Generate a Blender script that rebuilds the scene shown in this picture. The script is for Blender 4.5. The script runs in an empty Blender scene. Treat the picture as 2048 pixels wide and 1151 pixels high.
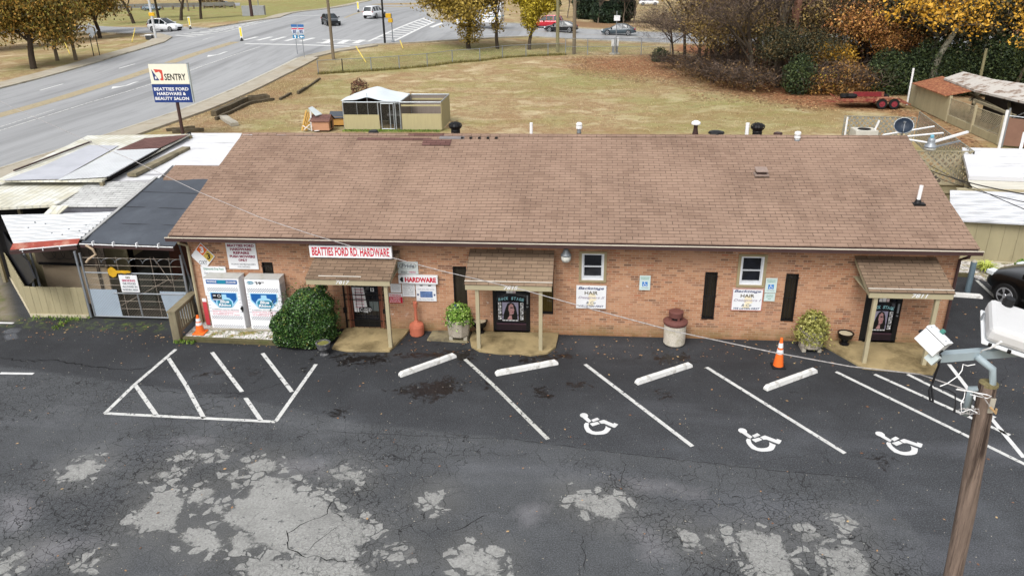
import bpy, bmesh, math, random
import numpy as np
from mathutils import Vector, Matrix
from mathutils.geometry import delaunay_2d_cdt
R = math.radians
S = bpy.context.scene
COL = S.collection
random.seed(7); rng = np.random.default_rng(7)

# ---------------------------------------------------------------- camera
FPX, PITCH, ROLL, YAW, CH, CD = 1543.40, 0.398433, -0.0153939, 0.0969715, 9.66592, 19.56401
cF = Vector((-math.sin(YAW)*math.cos(PITCH), math.cos(YAW)*math.cos(PITCH), -math.sin(PITCH)))
r0 = Vector((math.cos(YAW), math.sin(YAW), 0)); u0 = r0.cross(cF)
cX = math.cos(ROLL)*r0 + math.sin(ROLL)*u0; cY = -math.sin(ROLL)*r0 + math.cos(ROLL)*u0
CAM = Vector((0, -CD, CH))
cd = bpy.data.cameras.new("camera"); co = bpy.data.objects.new("camera", cd); COL.objects.link(co)
cd.sensor_width = 36; cd.lens = FPX/2048*36; cd.clip_start = .1; cd.clip_end = 6000
m = Matrix((cX, cY, -cF)).transposed().to_4x4(); m.translation = CAM; co.matrix_world = m
S.camera = co

# ---------------------------------------------------------------- world, sun, exposure
W = bpy.data.worlds.new("World"); S.world = W; W.use_nodes = True
nt = W.node_tree; bg = nt.nodes['Background']
sky = nt.nodes.new('ShaderNodeTexSky'); sky.sky_type = 'NISHITA'; sky.sun_disc = False
SUN_EL, SUN_AZ = R(52), R(200)
sky.sun_elevation = SUN_EL; sky.sun_rotation = SUN_AZ; sky.air_density = 1.0; sky.dust_density = 4.0
hs = nt.nodes.new('ShaderNodeHueSaturation'); hs.inputs['Saturation'].default_value = .18
nt.links.new(sky.outputs[0], hs.inputs['Color']); nt.links.new(hs.outputs[0], bg.inputs['Color'])
bg.inputs['Strength'].default_value = .15
sl = bpy.data.lights.new("sun", 'SUN'); sl.energy = 1.2; sl.angle = R(28); sl.color = (1, .985, .96)
so = bpy.data.objects.new("sun", sl); COL.objects.link(so)
sd = Vector((math.sin(SUN_AZ)*math.cos(SUN_EL), math.cos(SUN_AZ)*math.cos(SUN_EL), math.sin(SUN_EL)))
so.rotation_euler = sd.to_track_quat('Z', 'Y').to_euler(); so.location = (0, 0, 40)
S.view_settings.view_transform = 'Standard'; S.view_settings.look = 'None'
S.view_settings.exposure = 0.65; S.view_settings.gamma = 1
S.cycles.max_bounces = 5; S.cycles.transparent_max_bounces = 12; S.cycles.diffuse_bounces = 3

# ---------------------------------------------------------------- terrain and pixel -> place
def sm(a, b, t):
    t = np.clip((t-a)/(b-a), 0, 1); return t*t*(3-2*t)
def H(x, y):
    x = np.asarray(x, float); y = np.asarray(y, float)
    return 2.5*np.exp(-((x+38)**2/(2*24**2) + (y-108)**2/(2*36**2)))*sm(36, 66, y)
def ray(u, v):
    return cX*((u-1024)/FPX) - cY*((v-575.5)/FPX) + cF
def Q(u, v, z):
    d = ray(u, v); return CAM + d*((z-CAM.z)/d.z)
def P(u, v):
    d = ray(u, v); z = 0.
    for _ in range(25):
        p = CAM + d*((z-CAM.z)/d.z); z = .5*z+.5*float(H(p.x, p.y))
    return p
def Y(u, v, y=0.):
    d = ray(u, v); return CAM + d*((y-CAM.y)/d.y)

# ---------------------------------------------------------------- node helpers and materials
def lin(c):
    c = c/255; return c/12.92 if c <= .04045 else ((c+.055)/1.055)**2.4
def C(r, g, b, k=.8): return (lin(r)*k, lin(g)*k, lin(b)*k, 1)
class NT:
    def __init__(s, name, rough=.8, metal=0., spec=.3):
        s.m = bpy.data.materials.new(name); s.m.use_nodes = True; s.t = s.m.node_tree
        s.b = s.t.nodes['Principled BSDF']; s.b.inputs['Roughness'].default_value = rough
        s.b.inputs['Metallic'].default_value = metal; s.b.inputs['Specular IOR Level'].default_value = spec
        s.out = s.t.nodes['Material Output']
    def n(s, t, **k):
        x = s.t.nodes.new(t)
        for a, v in k.items(): setattr(x, a, v)
        return x
    def set(s, sock, v):
        if isinstance(v, bpy.types.NodeSocket): s.t.links.new(v, sock)
        else: sock.default_value = v
    def pos(s):
        if not hasattr(s, '_p'): s._p = s.n('ShaderNodeTexCoord').outputs['Object']
        return s._p
    def map(s, sc=(1, 1, 1), rot=(0, 0, 0), v=None, loc=(0, 0, 0)):
        x = s.n('ShaderNodeMapping'); s.set(x.inputs[0], v or s.pos())
        x.inputs['Scale'].default_value = sc; x.inputs['Rotation'].default_value = rot; x.inputs['Location'].default_value = loc
        return x.outputs[0]
    def noise(s, sc, det=4, rough=.55, v=None, dist=0.):
        x = s.n('ShaderNodeTexNoise'); s.set(x.inputs['Vector'], v or s.pos())
        x.inputs['Scale'].default_value = sc; x.inputs['Detail'].default_value = det
        x.inputs['Roughness'].default_value = rough; x.inputs['Distortion'].default_value = dist
        return x.outputs[0]
    def vor(s, sc, feat='DISTANCE_TO_EDGE', v=None, out=0):
        x = s.n('ShaderNodeTexVoronoi', feature=feat); s.set(x.inputs['Vector'], v or s.pos())
        x.inputs['Scale'].default_value = sc; return x.outputs[out]
    def math(s, op, a, b=0., c=None):
        x = s.n('ShaderNodeMath', operation=op); s.set(x.inputs[0], a); s.set(x.inputs[1], b)
        if c is not None: s.set(x.inputs[2], c)
        return x.outputs[0]
    def step(s, v, a, b, lo=0., hi=1.):
        x = s.n('ShaderNodeMapRange'); s.set(x.inputs[0], v)
        x.inputs[1].default_value = a; x.inputs[2].default_value = b; x.inputs[3].default_value = lo; x.inputs[4].default_value = hi
        return x.outputs[0]
    def mix(s, f, a, b, mode='MIX'):
        x = s.n('ShaderNodeMix', data_type='RGBA', blend_type=mode)
        s.set(x.inputs[0], f); s.set(x.inputs[6], a); s.set(x.inputs[7], b); return x.outputs[2]
    def ramp(s, f, st):
        x = s.n('ShaderNodeValToRGB'); s.set(x.inputs[0], f); e = x.color_ramp.elements
        while len(e) < len(st): e.new(.5)
        for i, (p, c) in enumerate(st): e[i].position = p; e[i].color = c
        return x.outputs[0]
    def attr(s, name): return s.n('ShaderNodeAttribute', attribute_name=name).outputs['Fac']
    def sep(s, v=None):
        x = s.n('ShaderNodeSeparateXYZ'); s.set(x.inputs[0], v or s.pos()); return x.outputs
    def comb(s, a, b, c=0.):
        x = s.n('ShaderNodeCombineXYZ'); s.set(x.inputs[0], a); s.set(x.inputs[1], b); s.set(x.inputs[2], c); return x.outputs[0]
    def bump(s, h, st=.3, d=.02):
        x = s.n('ShaderNodeBump'); x.inputs['Strength'].default_value = st; x.inputs['Distance'].default_value = d
        s.set(x.inputs['Height'], h); s.t.links.new(x.outputs[0], s.b.inputs['Normal'])
    def col(s, v): s.set(s.b.inputs['Base Color'], v); return s
    def rough(s, v): s.set(s.b.inputs['Roughness'], v)
    def alpha(s, v): s.set(s.b.inputs['Alpha'], v)
def sc4(c, k): return (c[0]*k, c[1]*k, c[2]*k, 1)
_mc = {}
def M(name, c, rough=.75, var=.18, scale=2.5, metal=0., spec=.3, dirt=None, dscale=1.2, damt=(.5, .75), bump=0, stretch=(1, 1, 1)):
    if name in _mc: return _mc[name]
    t = NT(name, rough, metal, spec); v = t.map(stretch)
    col = t.ramp(t.noise(scale, 6, .65, v), [(.3, sc4(c, 1-var)), (.7, sc4(c, 1+var))])
    if dirt: col = t.mix(t.step(t.noise(dscale, 6, .7, v), *damt), col, dirt)
    t.col(col)
    if bump: t.bump(t.noise(scale*6, 3, .6, v), bump, .01)
    _mc[name] = t.m; return t.m

# ---------------------------------------------------------------- mesh builder
class MB:
    def __init__(s): s.v = []; s.f = []; s.mi = []; s.mats = []; s.sm = False
    def m(s, mat):
        if mat not in s.mats: s.mats.append(mat)
        return s.mats.index(mat)
    def add(s, vs, fs, mat):
        o = len(s.v); i = s.m(mat); s.v.extend([tuple(v) for v in vs])
        for f in fs: s.f.append(tuple(o+k for k in f)); s.mi.append(i)
        return s
    def box(s, a, b, mat, rz=0., c=None, tilt=None):
        x0, y0, z0 = [min(p, q) for p, q in zip(a, b)]; x1, y1, z1 = [max(p, q) for p, q in zip(a, b)]
        vs = [Vector(p) for p in ((x0, y0, z0), (x1, y0, z0), (x1, y1, z0), (x0, y1, z0), (x0, y0, z1), (x1, y0, z1), (x1, y1, z1), (x0, y1, z1))]
        if rz or tilt:
            c = Vector(c) if c else Vector(((x0+x1)/2, (y0+y1)/2, (z0+z1)/2))
            Mx = Matrix.Rotation(rz, 3, 'Z') if not tilt else Matrix.Rotation(rz, 3, 'Z') @ Matrix.Rotation(tilt[1], 3, tilt[0])
            vs = [c + Mx @ (v-c) for v in vs]
        return s.add(vs, [(0, 3, 2, 1), (4, 5, 6, 7), (0, 1, 5, 4), (1, 2, 6, 5), (2, 3, 7, 6), (3, 0, 4, 7)], mat)
    def beam(s, p, q, w, h, mat):
        p = Vector(p); q = Vector(q); d = (q-p).normalized()
        sd_ = d.cross(Vector((0, 0, 1)))
        sd_ = Vector((1, 0, 0)) if sd_.length < 1e-3 else sd_.normalized()
        up = sd_.cross(d); a = sd_*w/2; b = up*h/2
        vs = [p-a-b, p+a-b, p+a+b, p-a+b, q-a-b, q+a-b, q+a+b, q-a+b]
        return s.add(vs, [(0, 3, 2, 1), (4, 5, 6, 7), (0, 1, 5, 4), (1, 2, 6, 5), (2, 3, 7, 6), (3, 0, 4, 7)][::1], mat)
    def tube(s, pts, r, mat, n=8, cap=True):
        pts = [Vector(p) for p in pts]; rs = r if isinstance(r, (list, tuple)) else [r]*len(pts)
        vs = []; fs = []; ref = None
        for i, p in enumerate(pts):
            d = (pts[min(i+1, len(pts)-1)]-pts[max(i-1, 0)])
            d = d.normalized() if d.length > 1e-9 else Vector((0, 0, 1))
            if ref is None: ref = Vector((1, 0, 0)) if abs(d.x) < .9 else Vector((0, 1, 0))
            a = (ref-d*ref.dot(d)).normalized(); b = d.cross(a); ref = a
            for k in range(n):
                t = 2*math.pi*k/n; vs.append(p+(a*math.cos(t)+b*math.sin(t))*rs[i])
        for i in range(len(pts)-1):
            for k in range(n):
                k2 = (k+1) % n; fs.append((i*n+k, i*n+k2, (i+1)*n+k2, (i+1)*n+k))
        if cap: fs.append(tuple(range(n))[::-1]); fs.append(tuple((len(pts)-1)*n+k for k in range(n)))
        return s.add(vs, fs, mat)
    def lathe(s, prof, mat, c=(0, 0, 0), n=20, ax=(1, 1), rot=0., cap=True):
        vs = []; fs = []
        for r, z in prof:
            for k in range(n):
                t = 2*math.pi*k/n+rot; vs.append((c[0]+r*ax[0]*math.cos(t), c[1]+r*ax[1]*math.sin(t), c[2]+z))
        for i in range(len(prof)-1):
            for k in range(n):
                k2 = (k+1) % n; fs.append((i*n+k, i*n+k2, (i+1)*n+k2, (i+1)*n+k))
        if cap: fs.append(tuple(range(n))[::-1]); fs.append(tuple((len(prof)-1)*n+k for k in range(n)))
        return s.add(vs, fs, mat)
    def slab(s, top, th, mat, down=(0, 0, -1)):
        """polygon (counter-clockwise from above) with thickness"""
        top = [Vector(p) for p in top]; n = len(top); bt = [p+Vector(down)*th for p in top]
        nn = (top[1]-top[0]).cross(top[2]-top[1])
        if nn.z < 0: top = top[::-1]; bt = bt[::-1]
        fs = [tuple(range(n)), tuple(range(2*n-1, n-1, -1))]+[(i, n+i, n+(i+1) % n, (i+1) % n) for i in range(n)]
        return s.add(top+bt, fs, mat)
    def quad(s, a, b, c, d, mat): return s.add([a, b, c, d], [(0, 1, 2, 3)], mat)
    def poly(s, pts, mat): return s.add(pts, [tuple(range(len(pts)))], mat)
    def rect(s, x0, x1, z0, z1, y, mat): return s.quad((x0, y, z0), (x1, y, z0), (x1, y, z1), (x0, y, z1), mat)
def link(name, me, parent=None):
    o = bpy.data.objects.new(name, me); COL.objects.link(o)
    if parent: o.parent = parent
    return o
def obj(name, mb, parent=None, smooth=False, world=True, off=None, bevel=0):
    """link a builder as one mesh; a child built in world coordinates is moved into its (unrotated) parent's frame"""
    d = Vector((0, 0, 0)); a = parent
    if world:
        while a: d = d+a.location; a = a.parent
    if off: d = Vector(off)
    me = bpy.data.meshes.new(name); me.from_pydata([Vector(v)-d for v in mb.v], [], mb.f)
    for t in mb.mats: me.materials.append(t)
    me.polygons.foreach_set('material_index', mb.mi)
    if smooth: me.polygons.foreach_set('use_smooth', [True]*len(me.polygons))
    me.update(); o = link(name, me, parent)
    if off: o.location = off
    if bevel:
        b = o.modifiers.new('bevel', 'BEVEL'); b.width = bevel; b.segments = 2; b.limit_method = 'ANGLE'
    return o
def tag(o, label, cat, group=None):
    o['label'] = label; o['category'] = cat
    if group: o['group'] = group
    return o
def thing(name, label, cat, loc=(0, 0, 0), rz=0., group=None):
    o = bpy.data.objects.new(name, None); COL.objects.link(o); o.location = loc; o.rotation_euler = (0, 0, rz)
    o.empty_display_size = .2
    return tag(o, label, cat, group)
def struct(o, kind='structure'): o['kind'] = kind; return o
def dup(o, parent=None, loc=None, rz=None, label=None, group=None, scale=None):
    c = o.copy(); COL.objects.link(c)
    if parent: c.parent = parent
    if loc is not None: c.location = loc
    if rz is not None: c.rotation_euler = (0, 0, rz)
    if scale is not None: c.scale = scale if isinstance(scale, tuple) else (scale,)*3
    if label: c['label'] = label
    if group: c['group'] = group
    for ch in list(o.children): dup(ch, c)
    return c
def npmesh(name, V, F, mat, parent=None, attrs=None, mi=None):
    """V (n,3), F (m,4) or (m,3) numpy"""
    me = bpy.data.meshes.new(name); n, k = F.shape
    me.vertices.add(len(V)); me.vertices.foreach_set('co', np.ascontiguousarray(V, np.float32).ravel())
    me.loops.add(n*k); me.loops.foreach_set('vertex_index', np.ascontiguousarray(F, np.int32).ravel())
    me.polygons.add(n); me.polygons.foreach_set('loop_start', np.arange(0, n*k, k, dtype=np.int32))
    for t in (mat if isinstance(mat, list) else [mat]): me.materials.append(t)
    if mi is not None: me.polygons.foreach_set('material_index', np.asarray(mi, np.int32))
    me.update(calc_edges=True)
    for a, (dom, val) in (attrs or {}).items():
        at = me.attributes.new(a, 'FLOAT', dom); at.data.foreach_set('value', np.ascontiguousarray(val, np.float32))
    return link(name, me, parent)
_tc = {}
def textgeo(t, bold=0.):
    k = (t, bold)
    if k not in _tc:
        cu = bpy.data.curves.new('t', 'FONT'); cu.body = t; cu.size = 1; cu.resolution_u = 2; cu.offset = bold
        o = bpy.data.objects.new('t', cu); COL.objects.link(o)
        dg = bpy.context.evaluated_depsgraph_get(); me = o.evaluated_get(dg).to_mesh()
        vs = [(v.co.x, v.co.y) for v in me.vertices]; fs = [tuple(p.vertices) for p in me.polygons]
        o.evaluated_get(dg).to_mesh_clear(); bpy.data.objects.remove(o); bpy.data.curves.remove(cu)
        _tc[k] = (vs, fs)
    return _tc[k]
def text(mb, t, x0, x1, z0, z1, y, mat, shear=0., bold=.012, fr=None):
    """letters fitted to a box in the plane y (facing -y), or through fr(x, z) -> point"""
    vs, fs = textgeo(t, bold)
    if not vs: return
    a = min(v[0] for v in vs); b = max(v[0] for v in vs); c = min(v[1] for v in vs); d = max(v[1] for v in vs)
    o = []
    for vx, vy in vs:
        h = (vy-c)/(d-c or 1); X = x0+(x1-x0)*(vx-a)/(b-a or 1)+shear*(h-.5)*(z1-z0); Z = z0+(z1-z0)*h
        o.append(fr(X, Z) if fr else (X, y, Z))
    mb.add(o, fs, mat)
# ---------------------------------------------------------------- shared materials
WHITE = M('white_paint', C(235, 236, 238), .5, .05)
TAN = M('tan_paint', C(176, 165, 135), .7, .08, 3, dirt=C(140, 128, 100), damt=(.55, .85))
BOARD = M('tan_board', C(166, 156, 124), .8, .1, 2, stretch=(1, 1, .3), dirt=C(128, 118, 90), damt=(.5, .9))
BROWN = M('brown_metal', C(72, 52, 50), .5, .12)
BLACK = M('black', C(20, 20, 22), .5, .2)
IRON = M('iron_bars', C(28, 25, 25), .5, .2)
STEEL = M('galvanised', C(150, 155, 160), .45, .12, metal=.4)
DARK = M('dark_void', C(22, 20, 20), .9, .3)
RED = M('red_letter', C(200, 25, 55), .5, .05); MAROON = M('maroon_letter', C(140, 40, 70), .5, .05)
NAVY = M('navy_letter', C(45, 60, 110), .5, .05); GREYT = M('grey_letter', C(120, 125, 130), .5, .05)
BLKT = M('black_letter', C(25, 25, 25), .5, .05); GREENT = M('green_letter', C(70, 140, 115), .5, .05)
GOLDT = M('gold_letter', C(200, 180, 120), .5, .05); BROWNT = M('brown_letter', C(95, 85, 60), .5, .05)
WOODG = M('weathered_wood', C(138, 128, 104), .85, .25, 3, stretch=(1, 1, .25), dirt=C(90, 84, 66))
WOODB = M('pole_wood', C(128, 102, 86), .85, .3, 6, stretch=(1, 1, .08), bump=.4, dirt=C(82, 62, 50), dscale=3)
ORANGE = M('cone_orange', C(248, 116, 44), .6, .1, 6)
RUBBER = M('rubber', C(25, 25, 26), .8, .2)
CONC = M('concrete', C(176, 170, 156), .85, .14, 1.6, dirt=C(130, 122, 100))

def glass(name, c=(12, 13, 16), rough=.08):
    t = NT(name, rough, 0, .6); t.col(t.ramp(t.noise(2.2, 3), [(.35, C(*c)), (.7, C(c[0]*3, c[1]*3, c[2]*3))])); return t.m
GLASS = glass('dark_glass')
CARGLASS = glass('car_glass', (14, 18, 20), .06)

def brick_mat():
    t = NT('brick', .88); x, y, z = t.sep()[:3]
    v = t.comb(t.math('ADD', x, y), z)
    b = t.n('ShaderNodeTexBrick'); t.set(b.inputs['Vector'], v)
    for k, q in (('Scale', 1), ('Mortar Size', .0075), ('Mortar Smooth', .3), ('Bias', 0), ('Brick Width', .2032), ('Row Height', .0677)): b.inputs[k].default_value = q
    b.inputs['Color1'].default_value = (1, 1, 1, 1); b.inputs['Color2'].default_value = (0, 0, 0, 1); b.inputs['Mortar'].default_value = (.5, .5, .5, 1)
    col = t.ramp(b.outputs[0], [(0, C(128, 96, 76)), (.12, C(164, 116, 86)), (.5, C(180, 130, 97)), (.85, C(194, 148, 114)), (1, C(172, 110, 80))])
    # clustered dark headers
    w = t.n('ShaderNodeTexWhiteNoise'); fl = t.n('ShaderNodeVectorMath', operation='FLOOR'); t.set(fl.inputs[0], t.map((1/.2032, 1/.0677, 1), v=v)); t.set(w.inputs[0], fl.outputs[0])
    dk = t.math('MULTIPLY', t.step(w.outputs[0], .80, .86), t.step(t.noise(.9, 3, v=v), .42, .6))
    col = t.mix(t.math('MULTIPLY', dk, .75), col, C(112, 78, 66))
    col = t.mix(b.outputs[1], col, C(186, 160, 136))
    col = t.mix(t.step(t.noise(.6, 6, .7, v), .45, .75), col, sc4(C(186, 146, 118), 1.08))
    mo = t.math('MULTIPLY', t.step(z, .42, .02), t.step(t.noise(1.3, 6, .7, v), .3, .56))
    col = t.mix(t.step(t.noise(.9, 5, .65, t.map((1, .25, 1), v=v, loc=(5, 5, 0))), .52, .72, 0, .35), col, C(120, 88, 68))
    col = t.mix(t.math('MULTIPLY', mo, .8), col, C(112, 104, 62))
    col = t.mix(t.math('MULTIPLY', t.step(z, .14, .0), .35), col, C(150, 78, 50))
    ws = t.math('MULTIPLY', t.step(t.noise(7, 2, v=v), .66, .7), t.step(t.noise(.5, 2, v=v), .55, .65))
    t.col(t.mix(t.math('MULTIPLY', ws, .6), col, C(225, 215, 205))); t.bump(b.outputs[1], -.35, .006); return t.m
BRICK = brick_mat()

def shingle_mat(name, cols, row=.14, wid=.31, slope=(0, 1, 0), stain=.75, sk=1.):
    """courses run along x; v = distance up the slope"""
    t = NT(name, .92, 0, .15); x, y, z = t.sep()[:3]
    up = t.math('MULTIPLY', y, sk) if slope[1] else t.math('MULTIPLY', x, sk)
    v = t.comb(x if slope[1] else y, up)
    b = t.n('ShaderNodeTexBrick'); t.set(b.inputs['Vector'], v)
    for k, q in (('Scale', 1), ('Mortar Size', .0095), ('Mortar Smooth', .2), ('Bias', 0), ('Brick Width', wid), ('Row Height', row)): b.inputs[k].default_value = q
    b.inputs['Color1'].default_value = (1, 1, 1, 1); b.inputs['Color2'].default_value = (0, 0, 0, 1)
    col = t.ramp(b.outputs[0], [(0, cols[0]), (.4, cols[1]), (1, cols[2])])
    col = t.mix(t.step(t.noise(120, 2, v=v), .3, .7), sc4(cols[1], .75), col)
    st = t.step(t.noise(.9, 5, .65, v), .48, .72)
    col = t.mix(t.math('MULTIPLY', st, .5), col, sc4(cols[0], .72))
    col = t.mix(t.math('MULTIPLY', t.step(t.noise(.28, 4, .6, v), .4, .7), .55), col, sc4(cols[2], 1.1)); col = t.mix(t.math('MULTIPLY', t.step(t.noise(1.1, 5, .7, t.map((1, .22, 1), v=v, loc=(3, 1, 0))), .52, .7), .38), col, sc4(cols[0], .6))
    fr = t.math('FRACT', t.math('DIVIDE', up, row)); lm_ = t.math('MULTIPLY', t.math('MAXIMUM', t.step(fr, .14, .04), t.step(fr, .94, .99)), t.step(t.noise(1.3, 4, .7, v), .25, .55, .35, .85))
    col = t.mix(lm_, col, sc4(cols[0], .4))  # shadow line under each shingle course, put into the colour
    gone = t.math('MULTIPLY', b.outputs[1], t.step(t.noise(1.7, 5, .7, v), .3, .62))
    t.col(t.mix(t.math('MULTIPLY', gone, stain), col, sc4(cols[0], .22)))
    t.bump(b.outputs[1], -.5, .01); return t.m
ROOFC = [C(132, 108, 93), C(154, 128, 111), C(166, 140, 122)]
SHINGLE = shingle_mat('brown_shingle', ROOFC, stain=.8)
SHING_P = shingle_mat('porch_shingle', [C(112, 94, 78), C(136, 114, 95), C(152, 130, 109)], .125)
SHING_G = shingle_mat('bleached_shingle', [C(150, 150, 148), C(196, 197, 195), C(222, 222, 220)], .16)
SHING_D = shingle_mat('dark_red_shingle', [C(92, 66, 62), C(118, 86, 80), C(130, 98, 92)], .14)

def corr_mat(name, c, pitch=.2, ax='Y', dirt=None, damt=(.55, .8), depth=.35, rough=.55):
    t = NT(name, rough, 0, .4); x, y, z = t.sep()[:3]; q = {'X': x, 'Y': y}[ax]
    w = t.math('SINE', t.math('MULTIPLY', q, 2*math.pi/pitch))
    col = t.ramp(t.noise(1.5, 5, .6), [(.3, sc4(c, .9)), (.7, sc4(c, 1.06))])
    if dirt: col = t.mix(t.step(t.noise(1.1, 6, .75), *damt), col, dirt)
    col = t.mix(t.step(w, -.55, -.95, 0, .38), col, C(120, 122, 124)); t.col(col); t.bump(w, depth, .03); return t.m

def chain_mat(name, c, pitch=.07, th=.12):
    t = NT(name, .5, .3); x, y, z = t.sep()[:3]; h = t.math('ADD', x, y); f = []
    for op in ('ADD', 'SUBTRACT'):
        a = t.math('FRACT', t.math('DIVIDE', t.math(op, h, z), pitch)); f.append(t.math('LESS_THAN', a, th))
    t.col(c); t.alpha(t.math('MAXIMUM', f[0], f[1])); return t.m
CHAIN = chain_mat('chain_link', C(140, 136, 124), .085, .06)
CHAINF = chain_mat('far_chain_link', C(120, 122, 112), .12, .09)

# ---------------------------------------------------------------- ground sheet
def grid(xs, ys):
    X_, Y_ = np.meshgrid(xs, ys); n, k = len(ys), len(xs)
    idx = np.arange(n*k).reshape(n, k)
    F = np.stack([idx[:-1, :-1], idx[:-1, 1:], idx[1:, 1:], idx[1:, :-1]], -1).reshape(-1, 4)
    return X_.ravel(), Y_.ravel(), F
def spread(a, b, st, far, k=1.25):
    c = list(np.arange(a, b+st/2, st)); d = st; lo = a; hi = b; L = []; U = []
    while lo > -far or hi < far:
        d *= k
        if lo > -far: lo -= d; L.append(lo)
        if hi < far: hi += d; U.append(hi)
    return np.array(L[::-1]+c+U)
def sdf(px, py, poly):
    """signed distance, negative inside"""
    p = np.asarray(poly, float); d = np.full(px.shape, 1e9); ins = np.zeros(px.shape, bool)
    for i in range(len(p)):
        a = p[i]; b = p[(i+1) % len(p)]; e = b-a; w0 = px-a[0]; w1 = py-a[1]
        t = np.clip((w0*e[0]+w1*e[1])/(e@e+1e-12), 0, 1); d = np.minimum(d, np.hypot(w0-e[0]*t, w1-e[1]*t))
        cnd = (a[1] > py) != (b[1] > py)
        ins ^= cnd & (px < (b[0]-a[0])*(py-a[1])/((b[1]-a[1]) if b[1] != a[1] else 1e-9)+a[0])
    return np.where(ins, -d, d)
def pg(pts, z=0): return [tuple(P(*p))[:2] for p in pts]
gx, gy, gF = grid(spread(-75, 45, .5, 3000, 1.35), spread(9, 112, .5, 3000, 1.35))
gz = H(gx, gy)-.03
def area(poly, w=2.): return sm(w, -w, sdf(gx, gy, pg(poly)))
green = np.maximum.reduce([area([(1290, 190), (1560, 200), (1760, 215), (1700, 262), (1300, 262)], 4)*.5, area([(640, 150), (800, 140), (1100, 108), (1300, 96), (1300, 90), (860, 90), (640, 115)], 3)*.8,
    area([(1020, 150), (1280, 130), (1320, 175), (1060, 190)], 3)*.55, area([(200, 14), (1000, -20), (700, 8), (560, 42), (180, 52)], 3)*.95, area([(0, 150), (330, 90), (150, 90), (0, 120)], 3)*.25,
    area([(690, 262), (900, 262), (895, 256), (690, 256)], .5)*1.0, area([(620, 160), (760, 165), (700, 200), (560, 190)], 2)*.6, area([(480, 240), (560, 236), (600, 262), (500, 262)], 1.5)*.6])
leaf = np.maximum.reduce([area([(1120, 115), (1360, 108), (1420, 160), (1330, 160), (1150, 142)], 5)*.9, area([(1360, 110), (1700, 190), (1850, 225), (1990, 300), (1900, 292), (1780, 225), (1600, 215), (1400, 170)], 3),
    area([(1340, 100), (1800, 190), (2200, 200), (2100, 20), (1400, 40)], 2), area([(420, 225), (560, 160), (635, 130), (640, 160), (560, 195), (450, 240)], 3.5)*.5])
mulch = np.maximum(area([(360, 255), (520, 168), (640, 118), (655, 150), (580, 195), (470, 245), (400, 262)], 1.5)*.55, area([(1000, 60), (1120, 40), (1300, 52), (1210, 56), (1100, 50)], 1.5))
def ground_mat():
    t = NT('lawn', .95, 0, .1); g = t.attr('green'); l = t.attr('leaf')
    n1 = t.noise(.35, 6, .65); n2 = t.noise(2.2, 6, .7); n3 = t.noise(14, 4, .7)
    dry = t.ramp(n1, [(.3, C(142, 130, 94)), (.42, C(176, 158, 120)), (.5, C(156, 128, 96)), (.58, C(188, 170, 134)), (.7, C(210, 192, 160))])
    dry = t.mix(t.step(n2, .5, .8, 0, .6), dry, C(216, 196, 150))
    gr = t.ramp(t.noise(1.1, 5, .7), [(.3, C(130, 132, 72)), (.7, C(160, 158, 96))])
    base = t.mix(t.math('MULTIPLY', t.step(t.noise(.16, 5, .6, t.map((1, 1.6, 1), loc=(3, 8, 0))), .48, .62, 0, .55), t.step(n2, .3, .6, .4, 1)), dry, gr)
    gg_ = t.mix(t.noise(1.6, 4), C(112, 128, 62), C(158, 162, 96))
    base = t.mix(t.math('MULTIPLY', g, t.step(n2, .3, .65, .25, 1.)), base, gg_)
    base = t.mix(t.math('MULTIPLY', t.step(t.noise(.15, 4, .6, t.map((1, 1, 1), loc=(20, 3, 0))), .5, .62, 0, .5), t.step(n2, .3, .6)), base, C(152, 116, 84))
    lf = t.ramp(t.vor(9, 'F1', out=1), [(0, C(108, 70, 50)), (.5, C(154, 100, 70)), (1, C(188, 136, 100))])
    base = t.mix(t.math('MULTIPLY', t.math('MINIMUM', l, 1.), t.step(t.math('ADD', n3, t.math('MULTIPLY', l, .5)), .62, .82)), base, lf)
    base = t.mix(t.math('MULTIPLY', t.attr('mulch'), t.step(n3, .3, .6, .5, 1)), base, t.mix(n2, C(116, 84, 62), C(156, 122, 92)))
    base = t.mix(t.step(n3, .35, .6, .35, 0), base, sc4(C(140, 120, 88), .6))
    t.col(base); t.bump(t.noise(18, 4, .75), .5, .04); return t.m
struct(npmesh('ground', np.stack([gx, gy, gz], 1), gF, ground_mat(), attrs={'green': ('POINT', green), 'leaf': ('POINT', leaf), 'mulch': ('POINT', mulch)}))

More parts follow.
